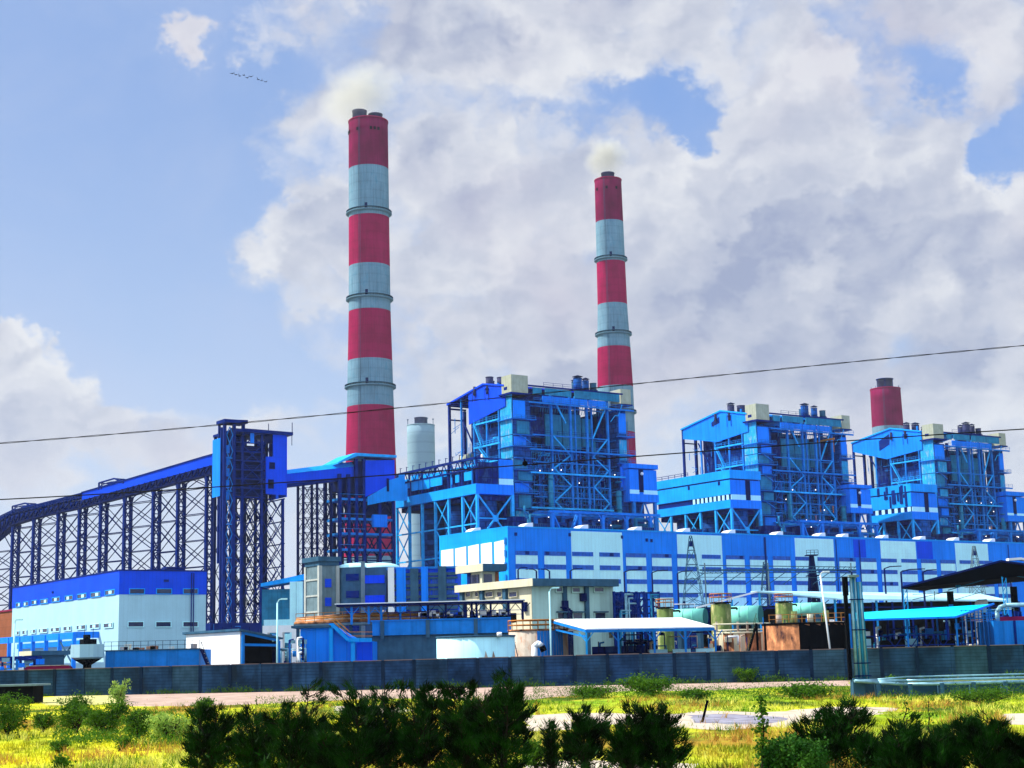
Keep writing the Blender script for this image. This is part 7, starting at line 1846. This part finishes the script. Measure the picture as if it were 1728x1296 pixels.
# ================================================================== OVERHEAD WIRES
def wire(pts, Y, r_, label, twist=0.0, spacer=None):
    P = [W(x, y, Y) for x, y in pts]; A_, B_ = P[0], P[-1]
    def zq(x):
        s = 0
        for i, p in enumerate(P):
            w = 1
            for j, q in enumerate(P):
                if i != j: w *= (x-q[0])/(p[0]-q[0])
            s += w*p[2]
        return s
    x0, x1 = A_[0]-3, B_[0]+3; n = 90; fr = Fr(x0, Y, 0.0); t = thing('overhead_wire', label, 'overhead wire', fr, 'wires crossing the view')
    for s in ((-1, 1) if twist else (0,)):
        b = MB(); Q = [(x0+(x1-x0)*k/n) for k in range(n+1)]
        b.smooth = True
        for k in range(n): b.cyl((Q[k]-x0, s*twist*cos(k*1.1), zq(Q[k])+s*twist*sin(k*1.1)), (Q[k+1]-x0, s*twist*cos(k*1.1+1.1), zq(Q[k+1])+s*twist*sin(k*1.1+1.1)), r_, n=6, caps=False)
        b.build('conductor', m_wire, t)
    if spacer:
        p = W(*spacer, Y); b = MB(); b.ball((p[0]-x0, 0, p[2]), .055, 8, 6); b.cyl((p[0]-x0, 0, p[2]), (p[0]-x0-.02, 0, p[2]+.12), .03, .005, n=6); b.build('clip', m_black, t)
wire([(0, 748), (755, 680), (1070, 648), (1728, 583)], 34, .007, 'upper thin wire sagging across the chimneys', .012)
wire([(0, 843), (885, 784.5), (1250, 757), (1728, 724)], 30, .0125, 'lower thick black wire crossing the boiler houses', 0, (886, 782))

# ================================================================== BIRDS
bd = [(392, 124), (398, 126), (404, 128), (411, 127), (417, 131), (424, 129), (436, 134), (442, 136), (448, 138)]
b = MB(); b.extr([(-.5, .18), (0, 0), (.5, .18), (.15, -.05), (-.15, -.05)], 'y', -.04, .04); b.cyl((0, -.3, -.02), (0, .3, -.02), .06, .02, n=6)
o = b.build('bird', m_black)
for i, (x, y) in enumerate(bd):
    q = o if i == 0 else o.copy()
    if i: C.objects.link(q)
    q.location = W(x, y, 420); q.rotation_euler = (0, .2*(i % 3)-.2, i*.7); q.scale = (1.5,)*3
    q['label'] = 'tiny dark bird in a loose flock high up left of the tallest chimney'; q['category'] = 'bird'; q['group'] = 'flock of birds in the sky'

# ================================================================== SMOKE
def plume(px, py, Y, rx, rz, dens, label, tilt=0.0):
    c = W(px, py, Y); b = MB(); b.ball((0, 0, 0), 1, 20, 14)
    o = b.build('smoke', None if False else None, None) if False else None
    M_ = bpy.data.materials.new('smoke_volume'); M_.use_nodes = True; t = M_.node_tree; t.nodes.clear(); L = t.links.new
    out_ = t.nodes.new('ShaderNodeOutputMaterial'); pv = t.nodes.new('ShaderNodeVolumePrincipled'); L(pv.outputs[0], out_.inputs['Volume'])
    pv.inputs['Color'].default_value = (1.0, .97, .80, 1); pv.inputs['Anisotropy'].default_value = .2
    tc_ = t.nodes.new('ShaderNodeTexCoord'); ln = t.nodes.new('ShaderNodeVectorMath'); ln.operation = 'LENGTH'; L(tc_.outputs['Object'], ln.inputs[0])
    nz = t.nodes.new('ShaderNodeTexNoise'); nz.inputs['Scale'].default_value = 1.6; nz.inputs['Detail'].default_value = 5; L(tc_.outputs['Object'], nz.inputs[0])
    a = t.nodes.new('ShaderNodeMath'); a.operation = 'MULTIPLY_ADD'; L(nz.outputs[0], a.inputs[0]); a.inputs[1].default_value = -1.3; L(ln.outputs['Value'], a.inputs[2])
    mr = t.nodes.new('ShaderNodeMapRange'); L(a.outputs[0], mr.inputs[0]); mr.inputs[1].default_value = .30; mr.inputs[2].default_value = -.35; mr.inputs[3].default_value = 0; mr.inputs[4].default_value = dens
    mr.interpolation_type = 'SMOOTHSTEP'; L(mr.outputs[0], pv.inputs['Density'])
    b = MB(); b.ball((0, 0, 0), 1.0, 24, 16); o = b.build('smoke', M_, None); o.location = c; o.scale = (rx, rx*.8, rz); o.rotation_euler = (0, tilt, 0); o['kind'] = 'stuff'; o['label'] = label; o['category'] = 'smoke'
plume(604, 160, 780, 26, 22, .045, 'faint yellowish smoke above the tallest chimney', -.2)
plume(1021, 266, 890, 15, 16, .10, 'cream puff of smoke above the slimmer chimney')
# ================================================================== HAZE
b = MB(); b.box(-1300, -40, -1.0, 2200, 1800, 330.0)
M_ = bpy.data.materials.new('haze_air'); M_.use_nodes = True; t = M_.node_tree; t.nodes.clear()
o_ = t.nodes.new('ShaderNodeOutputMaterial'); pv = t.nodes.new('ShaderNodeVolumePrincipled'); t.links.new(pv.outputs[0], o_.inputs['Volume'])
pv.inputs['Color'].default_value = (.75, .88, 1, 1); pv.inputs['Density'].default_value = .00005; pv.inputs['Anisotropy'].default_value = .3
o = b.build('haze', M_, None); o['kind'] = 'stuff'
